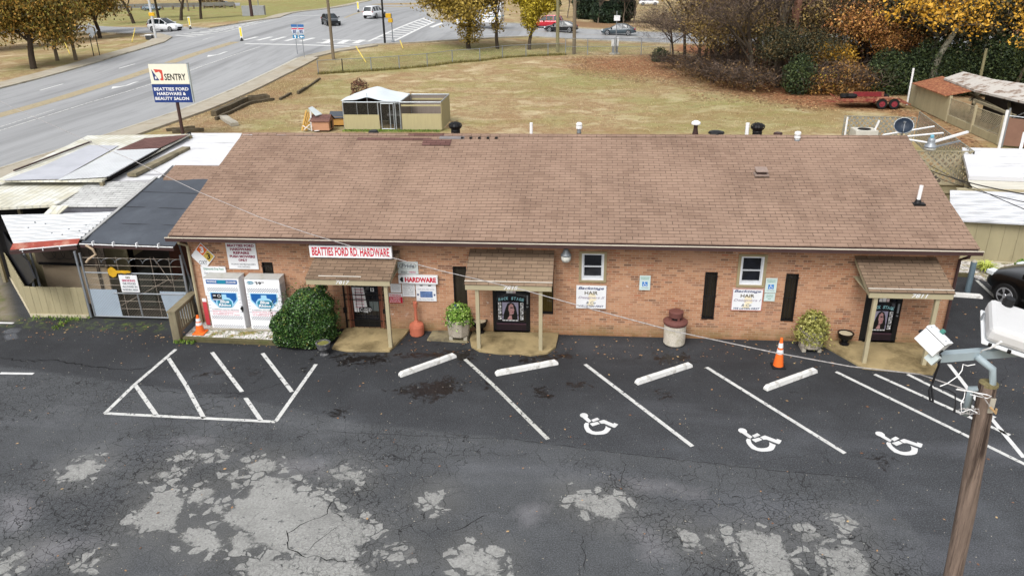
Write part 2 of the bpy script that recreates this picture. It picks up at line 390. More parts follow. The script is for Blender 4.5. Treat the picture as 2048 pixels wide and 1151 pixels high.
# ---------------------------------------------------------------- draped sheets: roads, kerbs, markings
def drape(poly, off, step, name, mat, th=0., parent=None):
    pts = [Vector(p[:2]) for p in poly]; B = []
    for i, a in enumerate(pts):
        b = pts[(i+1) % len(pts)]; n = max(1, int((b-a).length/step))
        B += [a+(b-a)*k/n for k in range(n)]
    nb = len(B); ed = [(i, (i+1) % nb) for i in range(nb)]
    xs = [p.x for p in B]; ys = [p.y for p in B]; ins = []
    if step < 50:
        ax, ay = np.meshgrid(np.arange(min(xs), max(xs), step), np.arange(min(ys), max(ys), step)); ax = ax.ravel()+.013; ay = ay.ravel()+.007
        k = sdf(ax, ay, [(p.x, p.y) for p in B]) < -step*.35
        ins = [Vector(q) for q in zip(ax[k], ay[k])]
    vs, _, fs = delaunay_2d_cdt(B+ins, ed, [], 1, 1e-5)[:3]
    V = np.array([(v.x, v.y) for v in vs]); z = H(V[:, 0], V[:, 1])+off
    mb = MB(); fs = [tuple(f) for f in fs]
    mb.add(np.column_stack([V, z]).tolist(), fs, mat)
    if th:
        o = [(p.x, p.y, float(H(p.x, p.y))+off) for p in B]
        for i in range(nb):
            a = o[i]; b = o[(i+1) % nb]; mb.quad(a, (a[0], a[1], a[2]-th), (b[0], b[1], b[2]-th), b, mat)
    me = obj(name, mb, parent)
    bm = bmesh.new(); bm.from_mesh(me.data); bmesh.ops.recalc_face_normals(bm, faces=bm.faces); bm.to_mesh(me.data); bm.free()
    if sum(p.normal.z*p.area for p in me.data.polygons) < 0: me.data.flip_normals()
    return me
def road_mat(name, c, k=1.):
    t = NT(name, .75, 0, .3); v = t.map((1, .03, 1), (0, 0, R(-5))); v2 = t.map((1, .12, 1), (0, 0, R(-5)))
    s1 = t.noise(.55, 4, .6, v); s2 = t.noise(1.8, 4, .6, v2)
    col = t.ramp(s1, [(.32, sc4(c, .62)), (.48, sc4(c, .95)), (.7, sc4(c, 1.12))])
    col = t.mix(t.step(s2, .5, .7, 0, .5), col, sc4(c, .62))
    col = t.mix(t.step(t.noise(25, 3), .3, .7, 0, .25), col, sc4(c, 1.3)); t.col(col)
    t.bump(t.noise(60, 2), .2, .01); return t.m
ROAD = road_mat('road_asphalt', C(156, 157, 158)); ROAD2 = road_mat('cross_asphalt', C(150, 151, 153))
def G2(*pts): return [tuple(P(u, v))[:2] for u, v in pts]
near = [(-30.9, -60), (-30.6, 17.9), (-29.9, 27)]+G2((365, 221), (520, 155), (600, 116), (660, 102), (740, 90), (830, 86))+[(-7.6, 84.0), (8.4, 81), (60, 70), (200, 40)]
far_r = [(210, 62), (70, 88)]+G2((1310, 65), (1152, 57), (1030, 47), (900, 46), (862, 36), (850, 22), (862, 6))
far_l = [(-44, 260), (-70, 262)]+G2((740, 2), (620, 22), (560, 36), (500, 44), (420, 57), (300, 55), (170, 50))+[(-140, 128), (-220, 150)]
back_l = [(-220, 132), (-120, 108)]+G2((170, 64), (250, 68), (318, 68), (345, 75), (330, 85), (270, 103), (180, 130), (0, 178))+[(-50.5, 20), (-49.5, -60)]
road_poly = near+far_r+far_l+back_l
struct(drape(road_poly, .0, 2.5, 'road', ROAD))
PAINTW = None
def paint_mat(name, c, wear=.5, sc=5.):
    t = NT(name, .7, 0, .3); n = t.noise(sc, 6, .75); t.col(t.ramp(t.noise(3, 4), [(.3, sc4(c, .82)), (.7, c)]))
    t.alpha(t.step(n, wear-.16, wear-.1, 0, 1)); return t.m
PWHITE = paint_mat('road_paint', C(232, 232, 230), .48); PFADE = paint_mat('faded_road_paint', C(222, 222, 218), .58)
PYEL = paint_mat('yellow_road_paint', C(176, 162, 132), .5, 1.6)
def line(name, pts, w, mat, off=.008, world=False, parent=None):
    """a painted strip of width w following terrain"""
    q = [Vector(p) if world else Vector(tuple(P(*p))[:2]) for p in pts]; L = []
    for i in range(len(q)-1):
        n = max(1, int((q[i+1]-q[i]).length/2)); L += [q[i]+(q[i+1]-q[i])*k/n for k in range(n)]
    L.append(q[-1]); vs = []
    for i, p in enumerate(L):
        d = (L[min(i+1, len(L)-1)]-L[max(i-1, 0)]).normalized(); s_ = Vector((-d.y, d.x))*w/2
        for k in (-1, 1):
            a = p+s_*k; vs.append((a.x, a.y, float(H(a.x, a.y))+off))
    mb = MB(); mb.add(vs, [(2*i+1, 2*i, 2*i+2, 2*i+3) for i in range(len(L)-1)], mat)
    return struct(obj(name, mb, parent))
SIDEW = M('sidewalk_concrete', C(172, 164, 148), .9, .12, .8, dirt=C(152, 138, 112), dscale=.5)
KERB = M('kerb_concrete', C(176, 168, 150), .9, .15, 1, dirt=C(120, 108, 88))
def off_path(pts, w0, w1):
    q = [Vector(p) for p in pts]; A_ = []; B_ = []
    for i, p in enumerate(q):
        d = (q[min(i+1, len(q)-1)]-q[max(i-1, 0)]).normalized(); n = Vector((d.y, -d.x)); A_.append(p+n*w0); B_.append(p+n*w1)
    return A_+B_[::-1]
nearS = near[1:6]
struct(drape(off_path(near[:7], .0, .22), .12, 1.5, 'kerb', KERB, .15))
struct(drape(off_path(near[:6], .225, 2.0), .11, 1.5, 'sidewalk', SIDEW, .15))
struct(drape(off_path(near[6:12], .0, .22), .12, 1.5, 'kerb', KERB, .15)); struct(drape(off_path(near[5:8], .225, 1.3), .108, 1.5, 'sidewalk', SIDEW, .15))
struct(drape(off_path(far_r[1:], .0, .3), .12, 1.5, 'kerb', KERB, .15))
struct(drape(off_path(far_r[6:], .32, 2.2), .11, 1.5, 'sidewalk', SIDEW, .15))
struct(drape(off_path(far_l[2:8], .0, .25), .12, 1.5, 'kerb', KERB, .15))
struct(drape(off_path(far_l[2:6], .25, 2.4), .11, 1.5, 'sidewalk', SIDEW, .15))
struct(drape(off_path(back_l[1:], .0, .22), .12, 1.5, 'kerb', KERB, .15))
struct(drape(off_path(back_l[4:], .225, 2.4), .11, 1.5, 'sidewalk', SIDEW, .15))
# gutters of pale concrete beside the near kerb
struct(drape(off_path(near[1:6], -.45, -.0), .006, 1.5, 'gutter', M('gutter_concrete', C(186, 182, 172), .9, .12)))
# markings
line('yellow_median_band', [(-60, 247), (180, 178), (290, 143), (470, 84)], 1.3, PYEL)
line('yellow_median_band', [(690, 36), (760, 18), (860, -4)], .5, PYEL)
line('lane_line', [(80, 181), (126, 168)], .18, PWHITE); line('lane_line', [(238, 137), (270, 128)], .18, PWHITE)
line('lane_line', [(405, 80), (430, 73)], .18, PFADE)
line('lane_line', [(-60, 280), (175, 206), (290, 172), (400, 134), (520, 94)], .14, PFADE)
line('edge_line', [(235, 269), (330, 234), (365, 222)], .14, PWHITE)
line('lane_line', [(0, 254), (110, 219)], .1, PFADE)
line('stop_line', [(490, 88), (605, 90), (700, 93)], .5, PWHITE)
line('lane_line', [(545, 36), (590, 32), (640, 31)], .5, PWHITE); line('lane_line', [(420, 62), (500, 46), (545, 37)], .4, PFADE)
for x, y0 in ((498, 78), (527, 78), (554, 78), (583, 79), (612, 80)):
    line('crosswalk_bar', [(x-12, y0+3), (x+16, y0-4)], .55, PWHITE); 
line('crosswalk_line', [(645, 79), (740, 83)], .3, PWHITE); line('crosswalk_line', [(633, 85), (720, 90)], .3, PWHITE)
for x in (650, 682, 712):
    line('crosswalk_bar', [(x-6, 87), (x+10, 80)], .4, PWHITE); line('crosswalk_bar', [(x+1, 87), (x+17, 80)], .4, PWHITE)
line('crosswalk_line', [(737, 83), (850, 36)], .35, PWHITE); line('crosswalk_line', [(789, 82), (869, 44)], .35, PWHITE)
for k in range(11):
    f = (k+.5)/11; f = f**.8
    a = (740+110*f, 82-46*f); b = (785+84*f, 82-38*f); line('crosswalk_bar', [a, b], .45, PWHITE)
line('crosswalk_line', [(340, 71), (440, 62), (520, 42)], .3, PFADE); line('crosswalk_line', [(372, 75), (450, 64), (545, 40)], .3, PFADE)
for k in range(10):
    f = k/9; line('crosswalk_bar', [(350+150*f, 71-24*f), (390+140*f, 73-29*f)], .4, PWHITE)
line('stop_line', [(862, 55), (885, 46)], .6, PWHITE)
line('centre_line', [(900, 56), (1060, 62), (1320, 76)], .2, PYEL); line('lane_line', [(900, 66), (1060, 73), (1320, 86)], .15, PWHITE); line('lane_line', [(990, 51), (1150, 62), (1320, 71)], .15, PFADE)
def arrow(u, v, flip=1):
    c = P(u, v); d = (P(u+30, v-11)-P(u-30, v+11)); d.z = 0; d.normalize(); s_ = Vector((-d.y, d.x, 0))
    mb = MB()
    def pt(a, b): p = c+d*a+s_*b; return (p.x, p.y, float(H(p.x, p.y))+.009)
    mb.poly([pt(1.7, -.15), pt(1.2, .1), pt(-.3, .1), pt(-.3, -.15)], PWHITE)
    mb.poly([pt(-.3, .1), pt(-.9, .5), pt(-.9, .2), pt(-.3, -.15)], PWHITE); mb.poly([pt(-.75, .05), pt(-.75, 1.0), pt(-1.9, .5)], PWHITE)
    o = obj('turn_arrow', mb); bm = bmesh.new(); bm.from_mesh(o.data); bmesh.ops.recalc_face_normals(bm, faces=bm.faces); bm.to_mesh(o.data); bm.free(); struct(o)
arrow(256, 170); arrow(440, 108)

# ---------------------------------------------------------------- parking lot
lx, ly, lF = grid(np.arange(-34, 34.01, .1), np.arange(-17, 9.01, .1))
def z7(pts): return [(x/2, y/2+680) for x, y in pts]
def z8(pts): return [(x/2+1024, y/2+680) for x, y in pts]
patches = [z7(q) for q in ([(1030, 555), (1100, 545), (1180, 560), (1190, 610), (1300, 625), (1330, 680), (1420, 700), (1510, 760), (1430, 800), (1450, 870), (1330, 875), (1190, 860), (1130, 850), (1060, 825), (990, 800), (1000, 770), (930, 740), (870, 720), (960, 640)],
    [(990, 880), (1190, 865), (1420, 885), (1500, 960), (1000, 960)], [(515, 735), (560, 670), (620, 610), (700, 600), (740, 640), (700, 740), (640, 770)], [(750, 620), (830, 575), (860, 600), (800, 665)],
    [(720, 770), (800, 740), (880, 790), (900, 830), (830, 850), (740, 810)], [(840, 660), (880, 640), (910, 660), (880, 692), (840, 685)], [(975, 505), (1030, 470), (1100, 480), (1110, 525), (1060, 530), (1000, 520)],
    [(265, 505), (380, 470), (400, 500), (340, 560), (280, 560)], [(600, 548), (650, 520), (700, 535), (660, 558)], [(1320, 548), (1390, 512), (1450, 540), (1440, 575)], [(1692, 625), (1760, 597), (1770, 655), (1725, 675)],
    [(1800, 880), (1870, 820), (1990, 860), (2000, 960), (1850, 930)], [(720, 472), (780, 455), (850, 460), (890, 445), (880, 462), (740, 480)], [(0, 930), (60, 840), (105, 845), (30, 930)], [(330, 885), (430, 850), (400, 895)],
    [(900, 535), (950, 520), (960, 545), (905, 580)], [(1560, 850), (1600, 842), (1630, 865), (1590, 868)], [(900, 780), (1000, 770), (1010, 830), (950, 850)])]
patches += [z8(q) for q in ([(230, 600), (320, 622), (410, 612), (460, 680), (410, 722), (330, 700), (240, 655)], [(890, 758), (980, 758), (1080, 800), (1110, 860), (1135, 960), (1000, 960), (930, 850)],
    [(1262, 835), (1320, 815), (1385, 830), (1430, 900), (1425, 960), (1290, 960), (1270, 870)], [(655, 755), (690, 742), (720, 770), (690, 782)], [(770, 775), (830, 770), (845, 790), (795, 812)], [(1165, 765), (1235, 760), (1245, 795), (1180, 792)],
    [(1300, 720), (1350, 730), (1315, 748)], [(1190, 820), (1230, 815), (1225, 860), (1200, 850)], [(700, 800), (740, 805), (770, 830), (720, 822)])]
faint = [z8([(470, 555), (640, 570), (640, 600), (500, 605)]), z8([(650, 590), (760, 600), (750, 625), (650, 615)]), z8([(20, 690), (80, 650), (140, 670), (60, 745)]), z8([(470, 740), (560, 760), (640, 860), (540, 870)]),
    z7([(700, 395), (850, 390), (830, 410), (720, 415)]), z7([(1120, 480), (1300, 480), (1280, 530), (1140, 530)]), z7([(0, 620), (110, 620), (150, 700), (80, 760), (0, 760)]), z7([(100, 830), (200, 790), (420, 800), (300, 830), (120, 930)])]
pm = np.full(lx.shape, 1.)
for q in patches: pm = np.minimum(pm, sdf(lx, ly, pg(q)))
fm = np.full(lx.shape, 1.)
for q in faint: fm = np.minimum(fm, sdf(lx, ly, pg(q)))
wet = np.full(lx.shape, 1.)
for q in (z7([(1520, 195), (1620, 185), (1700, 165), (1790, 150), (1850, 165), (1830, 210), (1720, 245), (1560, 205)]), z7([(1270, 50), (1200, 150), (1230, 90)]), z8([(85, 185), (150, 190), (165, 215), (130, 232), (90, 215)]), z8([(210, 170), (290, 165), (315, 185), (260, 200)]),
    z7([(1910, 165), (1965, 160), (1950, 195)]), z8([(560, 195), (600, 195), (650, 235), (600, 235)]), z7([(780, 128), (890, 122), (890, 135), (800, 138)]), z7([(1330, 60), (1560, 55), (1540, 95), (1360, 100)]), z7([(1480, 75), (1500, 60), (1900, 30), (1890, 90), (1700, 70)]), z8([(20, 60), (230, 50), (240, 75), (40, 90)]), z8([(560, 60), (700, 50), (720, 85), (600, 90)]), z7([(1000, 120), (1050, 118), (1060, 138), (1010, 140)]), z7([(1310, 275), (1380, 265), (1390, 300), (1320, 305)]), z8([(1440, 470), (1500, 460), (1530, 500), (1480, 520)])):
    wet = np.minimum(wet, sdf(lx, ly, pg(q)))
seam = pg(z8([(-2100, 95), (-1100, 230), (-600, 330), (0, 395), (700, 480), (1400, 550), (1500, 640), (1660, 820), (1700, 1400), (-2200, 1400)]))
old = sm(.04, -.04, sdf(lx, ly, seam))
dirtm = sm(.25, -.25, sdf(lx, ly, [(-40, -.35), (-16.9, -.1), (-21.2, 4.9), (-40, 20)]))
pud = np.minimum(sdf(lx, ly, pg([(5, 664), (20, 656), (40, 657), (36, 664), (12, 666)])), sdf(lx, ly, pg([(8, 670), (30, 666), (34, 676), (14, 679)])))
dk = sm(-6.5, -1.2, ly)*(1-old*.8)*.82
def lot_mat():
    t = NT('lot_asphalt', .85, 0, .35); pos = t.map((1, 1, 0))
    old_ = t.attr('old'); n1 = t.noise(.5, 5, .65, pos); n2 = t.noise(3.5, 6, .75, pos); ag = t.noise(38, 3, .8, pos); ag2 = t.vor(42, 'F1', pos, 1)
    new = t.ramp(n1, [(.3, C(48, 50, 53)), (.55, C(62, 64, 67)), (.75, C(82, 85, 89))])
    od = t.ramp(n1, [(.3, C(60, 62, 64)), (.55, C(78, 80, 82)), (.75, C(98, 100, 103))])
    col = t.mix(old_, new, od)
    tm = t.noise(.35, 5, .6, t.map((.35, 1.5, 0))); col = t.mix(t.step(tm, .52, .68, 0, .4), col, C(112, 114, 120)); col = t.mix(t.step(tm, .45, .3, 0, .45), col, C(40, 41, 44))
    col = t.mix(t.step(ag, .5, .7, 0, .55), col, C(128, 132, 138)); col = t.mix(t.step(t.noise(9, 4, .7, pos), .52, .78, 0, .25), col, C(100, 103, 109))
    col = t.mix(t.step(ag, .5, .28, 0, .6), col, C(28, 28, 30))
    col = t.mix(t.step(n2, .6, .85, 0, .35), col, C(98, 100, 105))
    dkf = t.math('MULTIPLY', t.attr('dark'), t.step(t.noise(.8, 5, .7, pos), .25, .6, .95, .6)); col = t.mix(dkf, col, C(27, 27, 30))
    fe = t.math('ADD', t.attr('faint'), t.math('MULTIPLY', t.math('SUBTRACT', n2, .5), .6))
    col = t.mix(t.step(fe, .18, -.25, 0, .42), col, C(148, 146, 150))
    # cracks
    wv = t.n('ShaderNodeVectorMath', operation='ADD'); nz = t.n('ShaderNodeTexNoise'); t.set(nz.inputs[0], pos); nz.inputs['Scale'].default_value = 2.2; nz.inputs['Detail'].default_value = 5
    scv = t.n('ShaderNodeVectorMath', operation='SCALE'); t.set(scv.inputs[0], nz.outputs[1]); scv.inputs['Scale'].default_value = .5
    t.set(wv.inputs[0], pos); t.set(wv.inputs[1], scv.outputs[0]); wp = wv.outputs[0]
    wd = t.step(t.noise(.9, 4, .7, pos), .3, .7, .35, 1.6); c1 = t.step(t.math('DIVIDE', t.vor(6.5, v=wp), wd), .045, .012); c2 = t.step(t.vor(.27, v=wp), .0028, .0012); c3 = t.step(t.math('DIVIDE', t.vor(2.6, v=wp), wd), .016, .004)
    zone = t.math('MULTIPLY', t.step(t.noise(.28, 3, .5, pos), .42, .58), t.math('ADD', t.math('MULTIPLY', old_, .9), .12))
    zone2 = t.math('MULTIPLY', t.step(t.noise(.23, 3, .5, t.map((1, 1, 0), loc=(9, 4, 0))), .46, .6), t.math('ADD', t.math('MULTIPLY', old_, .8), .25))
    cr = t.math('MAXIMUM', t.math('MULTIPLY', c1, zone), t.math('MAXIMUM', t.math('MULTIPLY', c2, t.step(n2, .4, .55, 0, .7)), t.math('MULTIPLY', c3, zone2)))
    # bare patches
    pe = t.math('ADD', t.attr('patch'), t.math('MULTIPLY', t.math('SUBTRACT', n2, .5), .5)); pe = t.math('ADD', pe, t.math('MULTIPLY', t.math('SUBTRACT', t.noise(12, 4, .8, pos), .5), .22))
    isl = t.math('MULTIPLY', t.step(t.vor(4.2, v=wp), .07, .1), t.step(t.vor(4.2, 'F1', wp, 1), .45, .5)); pin = t.step(pe, .0, -.07)
    ring = t.math('MULTIPLY', t.step(pe, .24, .2), isl); pin = t.math('MAXIMUM', pin, ring)
    pin = t.math('MULTIPLY', pin, t.math('SUBTRACT', 1., t.math('MULTIPLY', t.step(t.noise(6, 5, .75, pos), .6, .63), 1.)))
    pc = t.ramp(t.noise(22, 4, .75, pos), [(.3, C(124, 124, 121)), (.6, C(160, 160, 157)), (.8, C(184, 184, 180))]); pc = t.mix(t.step(t.noise(1.4, 5, .7, pos), .45, .7, 0, .55), pc, C(112, 112, 110))
    col = t.mix(t.math('MULTIPLY', t.step(t.attr('patch'), .7, .0), .25), col, C(116, 114, 108))
    col = t.mix(pin, col, pc)
    col = t.mix(t.math('MULTIPLY', cr, t.math('SUBTRACT', .95, t.math('MULTIPLY', pin, .45))), col, C(20, 20, 21))
    we = t.math('ADD', t.attr('wet'), t.math('MULTIPLY', t.math('SUBTRACT', t.noise(4.5, 7, .8, pos, .6), .44), 2.2)); wi = t.step(we, .12, -.02)
    col = t.mix(t.math('MULTIPLY', wi, .88), col, t.mix(t.noise(2, 3, v=pos), C(9, 8, 8), C(34, 28, 26)))
    pu = t.step(t.attr('puddle'), .06, -.02)
    dirt_ = t.ramp(t.noise(1.6, 5, .7, pos), [(.35, C(96, 100, 52)), (.5, C(126, 116, 96)), (.75, C(140, 134, 122))])
    col = t.mix(t.attr('dirt'), col, dirt_)
    y = t.sep()[1]; x = t.sep()[0]
    ms = t.math('MULTIPLY', t.math('MULTIPLY', t.step(t.math('ABSOLUTE', t.math('ADD', y, .15)), .55, .05), t.step(n2, .5, .62)), t.step(x, -11.5, -12.2))
    col = t.mix(t.math('MULTIPLY', ms, .8), col, C(96, 112, 40))
    t.col(t.mix(t.math('MULTIPLY', pu, .5), col, C(90, 92, 98)))
    rg = t.mix(t.math('MAXIMUM', t.math('MULTIPLY', wi, .7), pu), (.82, .82, .82, 1), (.12, .12, .12, 1)); t.rough(rg)
    t.bump(t.math('SUBTRACT', ag, cr), .35, .012); return t.m
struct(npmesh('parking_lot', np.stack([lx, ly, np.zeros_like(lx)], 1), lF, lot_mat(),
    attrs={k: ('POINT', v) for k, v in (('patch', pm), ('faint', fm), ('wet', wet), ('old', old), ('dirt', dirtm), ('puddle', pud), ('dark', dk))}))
CRK = M('crack_filler', C(20, 20, 21), .95, .2)
def crack(pts, w=.022, sd=1, jit=.05):
    g = random.Random(sd); q = [P(*p) for p in pts]; L = []
    for i in range(len(q)-1):
        n = max(2, int((q[i+1]-q[i]).length/.12)); L += [q[i].lerp(q[i+1], k/n)+Vector((g.uniform(-jit, jit), g.uniform(-jit, jit), 0)) for k in range(n)]
    L.append(q[-1]); vs = []
    for i, p in enumerate(L):
        d = (L[min(i+1, len(L)-1)]-L[max(i-1, 0)]).normalized(); s_ = Vector((-d.y, d.x, 0))*w/2*g.uniform(.25, 1.3)*(1 if 0 < i < len(L)-1 else .2); vs += [(p.x-s_.x, p.y-s_.y, .003), (p.x+s_.x, p.y+s_.y, .003)]
    m_ = MB(); m_.add(vs, [(2*i, 2*i+2, 2*i+3, 2*i+1)[::-1] for i in range(len(L)-1)], CRK); struct(obj('asphalt_crack', m_))
crack([(0, 715), (60, 722), (110, 718), (180, 733), (260, 740), (300, 733), (325, 728)], .035, 1, .06)
crack(z7([(580, 170), (650, 205), (800, 210), (1000, 215), (1100, 180), (1150, 165)]), .018, 2)
crack(z7([(1150, 760), (1160, 830), (1200, 860), (1330, 875), (1450, 885)]), .02, 3); crack(z7([(1150, 770), (1240, 720), (1310, 690), (1335, 640)]), .018, 4); crack(z7([(1320, 690), (1400, 730)]), .014, 5); crack(z7([(1220, 850), (1290, 790), (1360, 740)]), .012, 6, .03)
crack(z7([(1800, 760), (1880, 740), (1910, 715), (1950, 700)]), .018, 7); crack(z8([(440, 450), (450, 520), (440, 600)]), .012, 8); crack(z8([(0, 395), (350, 440), (700, 480), (1050, 520), (1400, 550)]), .016, 9, .02); crack(z8([(470, 620), (700, 640), (900, 650)]), .016, 10, .08); crack(z7([(0, 72), (180, 80), (380, 105), (460, 112)]), .01, 11); crack(z8([(280, 780), (300, 940)]), .014, 12); crack(z7([(1300, 360), (1500, 375), (1760, 385), (2048, 395)]), .012, 13, .03)
PLOT = paint_mat('lot_paint', C(216, 216, 213), .54, 9.)
PLOTN = paint_mat('fresh_lot_paint', C(226, 226, 225), .36, 11.); PLOTF = paint_mat('worn_lot_paint', C(200, 200, 194), .56, 11.)
for pts, mt in (([(352, 698), (270, 768), (210, 826)], PLOT), ([(210, 826), (551, 843)], PLOT), ([(551, 843), (632, 728)], PLOT), ([(337, 716), (372, 770), (408, 836)], PLOT), ([(271, 770), (313, 830)], PLOT), ([(424, 704), (484, 783)], PLOT), ([(491, 795), (522, 840)], PLOT),
    ([(525, 706), (584, 783)], PLOT), ([(0, 746), (67, 747)], PLOTN), ([(-10, 645), (27, 646)], PLOTN), ([(930, 718), (985, 768), (1096, 878)], PLOTF), ([(1170, 728), (1385, 892)], PLOT), ([(1413, 734), (1690, 906)], PLOT), ([(1672, 743), (2048, 927), (2200, 1000)], PLOT),
    ([(1749, 748), (2020, 870)], PLOT), ([(1815, 748), (1990, 835)], PLOT), ([(1898, 728), (1965, 815), (2048, 915)], PLOTN), ([(1990, 595), (2005, 608), (2100, 700)], PLOTF), ([(1953, 560), (1990, 595)], PLOTF)):
    line('parking_line', pts, .1, mt, .005)
# access symbols
def zs(pts): return [(x/16.44+1140, y/16.44+810) for x, y in pts]
arc_o = [(520, 570), (465, 620), (460, 700), (490, 790), (550, 880), (720, 950), (850, 970), (1000, 965), (1120, 950), (1220, 915), (1300, 840), (1350, 765)]
arc_i = [(1260, 730), (1175, 680), (1165, 740), (1120, 810), (1040, 850), (940, 865), (850, 868), (740, 845), (660, 780), (615, 710), (610, 640), (620, 590)]
segs = [[(320, 330), (350, 280), (410, 258), (490, 258), (560, 285), (597, 340), (575, 395), (705, 522), (620, 570), (560, 535), (420, 410), (350, 375)], [(700, 480), (895, 405), (975, 470), (760, 548)],
    [(645, 600), (905, 540), (985, 610), (740, 688)], [(940, 525), (1110, 475), (1160, 495), (1400, 600), (1430, 615), (1450, 575), (1585, 630), (1500, 720), (1450, 742), (1390, 715), (1120, 600), (1020, 605)]]
base_c = P(1197, 848)
def symbol(u, v):
    mb = MB(); d = P(u, v)-base_c
    def add(q):
        w = [P(*p)+d for p in q]; vs, _, fs = delaunay_2d_cdt([Vector((p.x, p.y)) for p in w], [(i, (i+1) % len(w)) for i in range(len(w))], [], 1, 1e-6)[:3]
        mb.add([(p.x, p.y, .006) for p in vs], [tuple(f) for f in fs], PLOTN)
    for q in segs: add(zs(q))
    add(zs(arc_o+arc_i)); o = obj('accessible_parking_symbol', mb)
    if sum(p.normal.z for p in o.data.polygons) < 0: o.data.flip_normals()
    struct(o)
symbol(1197, 848); symbol(1522, 880); symbol(1803, 887)
# concrete pads by the doors
SLAB = M('porch_concrete', C(160, 142, 104), .8, .22, 1.5, dirt=C(98, 84, 56), damt=(.46, .66), dscale=1.0); SLAB2 = M('mossy_concrete', C(150, 140, 110), .85, .2, 1.3, dirt=C(92, 84, 68), damt=(.42, .62))
def pad(name, pts, z, mat):
    mb = MB(); mb.slab([(x, y, z) for x, y in pts], z+.01, mat); return struct(obj(name, mb, bevel=.01))
pad('porch_slab', [(-6.75, -1.3), (-6.3, -1.42), (-5.12, -1.36), (-4.95, -.6), (-4.85, -.002), (-6.75, -.002)], .06, SLAB)
pad('porch_slab', [(-3.05, -.55), (-2.95, -.95), (-2.7, -1.2), (-2.1, -1.32), (-1.6, -1.28), (-1.3, -1.36), (-.85, -1.2), (-.65, -.85), (-.6, -.002), (-3.05, -.002)], .06, SLAB)
pad('porch_slab', [(6.55, -.3), (7.2, -1.5), (8.3, -1.66), (8.82, -1.72), (9.1, -1.3), (9.45, -.002), (6.62, -.002)], .06, SLAB)
pad('path_slab', [(-4.25, -.62), (-3.1, -.7), (-3.08, -.004), (-4.2, -.004)], .035, SLAB2)
# ---------------------------------------------------------------- the brick building
XL, XR, YB = -11.05, 9.68, 10.44
RX0, RX1, OH, ZE, YR, ZR = -11.34, 9.92, .442, 2.906, 5.22, 4.56
PIT = (ZR-ZE)/(YR+OH)
bld = thing('brick_building', 'long single-storey brown brick building with brown shingle roof and three porches', 'building', (-.7, 0, 0))
openings = [(-6.55, -5.63, .06, 2.1, 'd'), (-2.45, -1.4, .06, 2.08, 'd'), (7.54, 8.5, .06, 2.06, 'd'), (.0, .6, 1.68, 2.45, 'w'), (4.2, 4.8, 1.64, 2.45, 'w'),
    (-3.54, -3.16, .62, 2.0, 's'), (-1.12, -.76, .62, 2.0, 's'), (3.3, 3.63, .59, 1.98, 's'), (5.41, 5.74, .59, 1.98, 's'), (-8.98, -8.66, 1.3, 2.01, 's')]
mb = MB(); xs = sorted({XL, XR}.union(*[{o[0], o[1]} for o in openings])); zs_ = sorted({-.02, 2.88}.union(*[{o[2], o[3]} for o in openings]))
for i in range(len(xs)-1):
    for j in range(len(zs_)-1):
        cx, cz = (xs[i]+xs[i+1])/2, (zs_[j]+zs_[j+1])/2
        if not any(o[0] < cx < o[1] and o[2] < cz < o[3] for o in openings): mb.rect(xs[i], xs[i+1], zs_[j], zs_[j+1], 0, BRICK)
for a, b, c, d, k in openings:
    q = .12
    mb.quad((a, 0, c), (a, 0, d), (a, q, d), (a, q, c), BRICK); mb.quad((b, 0, c), (b, q, c), (b, q, d), (b, 0, d), BRICK)
    mb.quad((a, 0, d), (b, 0, d), (b, q, d), (a, q, d), BRICK); mb.quad((a, 0, c), (a, q, c), (b, q, c), (b, 0, c), BRICK)
mb.quad((XL, YB, -.02), (XL, 0, -.02), (XL, 0, 2.88), (XL, YB, 2.88), BRICK); mb.quad((XR, 0, -.02), (XR, YB, -.02), (XR, YB, 2.88), (XR, 0, 2.88), BRICK)
mb.quad((XR, YB, -.02), (XL, YB, -.02), (XL, YB, 2.88), (XR, YB, 2.88), BRICK)
for x in (XL, XR): mb.poly([(x, 0, 2.88), (x, YB, 2.88), (x, YR, ZR-.12)], BRICK)
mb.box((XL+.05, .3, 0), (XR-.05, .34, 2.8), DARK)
obj('wall', mb, bld)
mb = MB()
for sgn in (1, -1):
    y0 = -OH if sgn > 0 else 2*YR+OH
    nx = 60; ny = 16; vs = []
    for j in range(ny+1):
        for i in range(nx+1):
            t_ = j/ny; x = RX0+(RX1-RX0)*i/nx; sag = .018*math.sin(x*1.7+j)*math.sin(math.pi*t_)+.012*math.sin(x*.6+2)
            vs.append((x, y0+(YR-y0)*t_, ZE+(ZR-ZE)*t_+sag*math.sin(math.pi*t_)))
    fs = [(j*(nx+1)+i, j*(nx+1)+i+1, (j+1)*(nx+1)+i+1, (j+1)*(nx+1)+i)[::sgn] for j in range(ny) for i in range(nx)]
    mb.add(vs, fs, SHINGLE)
roof = obj('roof', mb, bld)
mb = MB()
mb.box((RX0+.02, -OH+.02, ZE-.17), (RX1-.02, -OH+.05, ZE-.015), BROWN)                     # fascia
mb.box((RX0+.03, -OH+.05, ZE-.15), (RX1-.03, .0, ZE-.12), TAN)                              # soffit
for x in (RX0+.01, RX1-.04):
    for y0, y1, z0, z1 in ((-OH+.01, YR, ZE-.02, ZR-.02), (2*YR+OH-.01, YR, ZE-.02, ZR-.02)): mb.beam((x+.015, y0, z0-.07), (x+.015, y1, z1-.07), .03, .14, TAN)
obj('fascia', mb, bld)
mb = MB(); g0 = -OH-.12
mb.box((RX0-.02, g0, ZE-.13), (RX1+.03, g0+.012, ZE-.03), BROWN); mb.box((RX0-.02, g0+.012, ZE-.13), (RX1+.03, -OH+.018, ZE-.118), BROWN)
mb.box((RX0-.03, g0-.012, ZE-.03), (RX1+.04, g0+.03, ZE-.012), M('gutter_lip', C(206, 196, 178), .6, .1, 3))
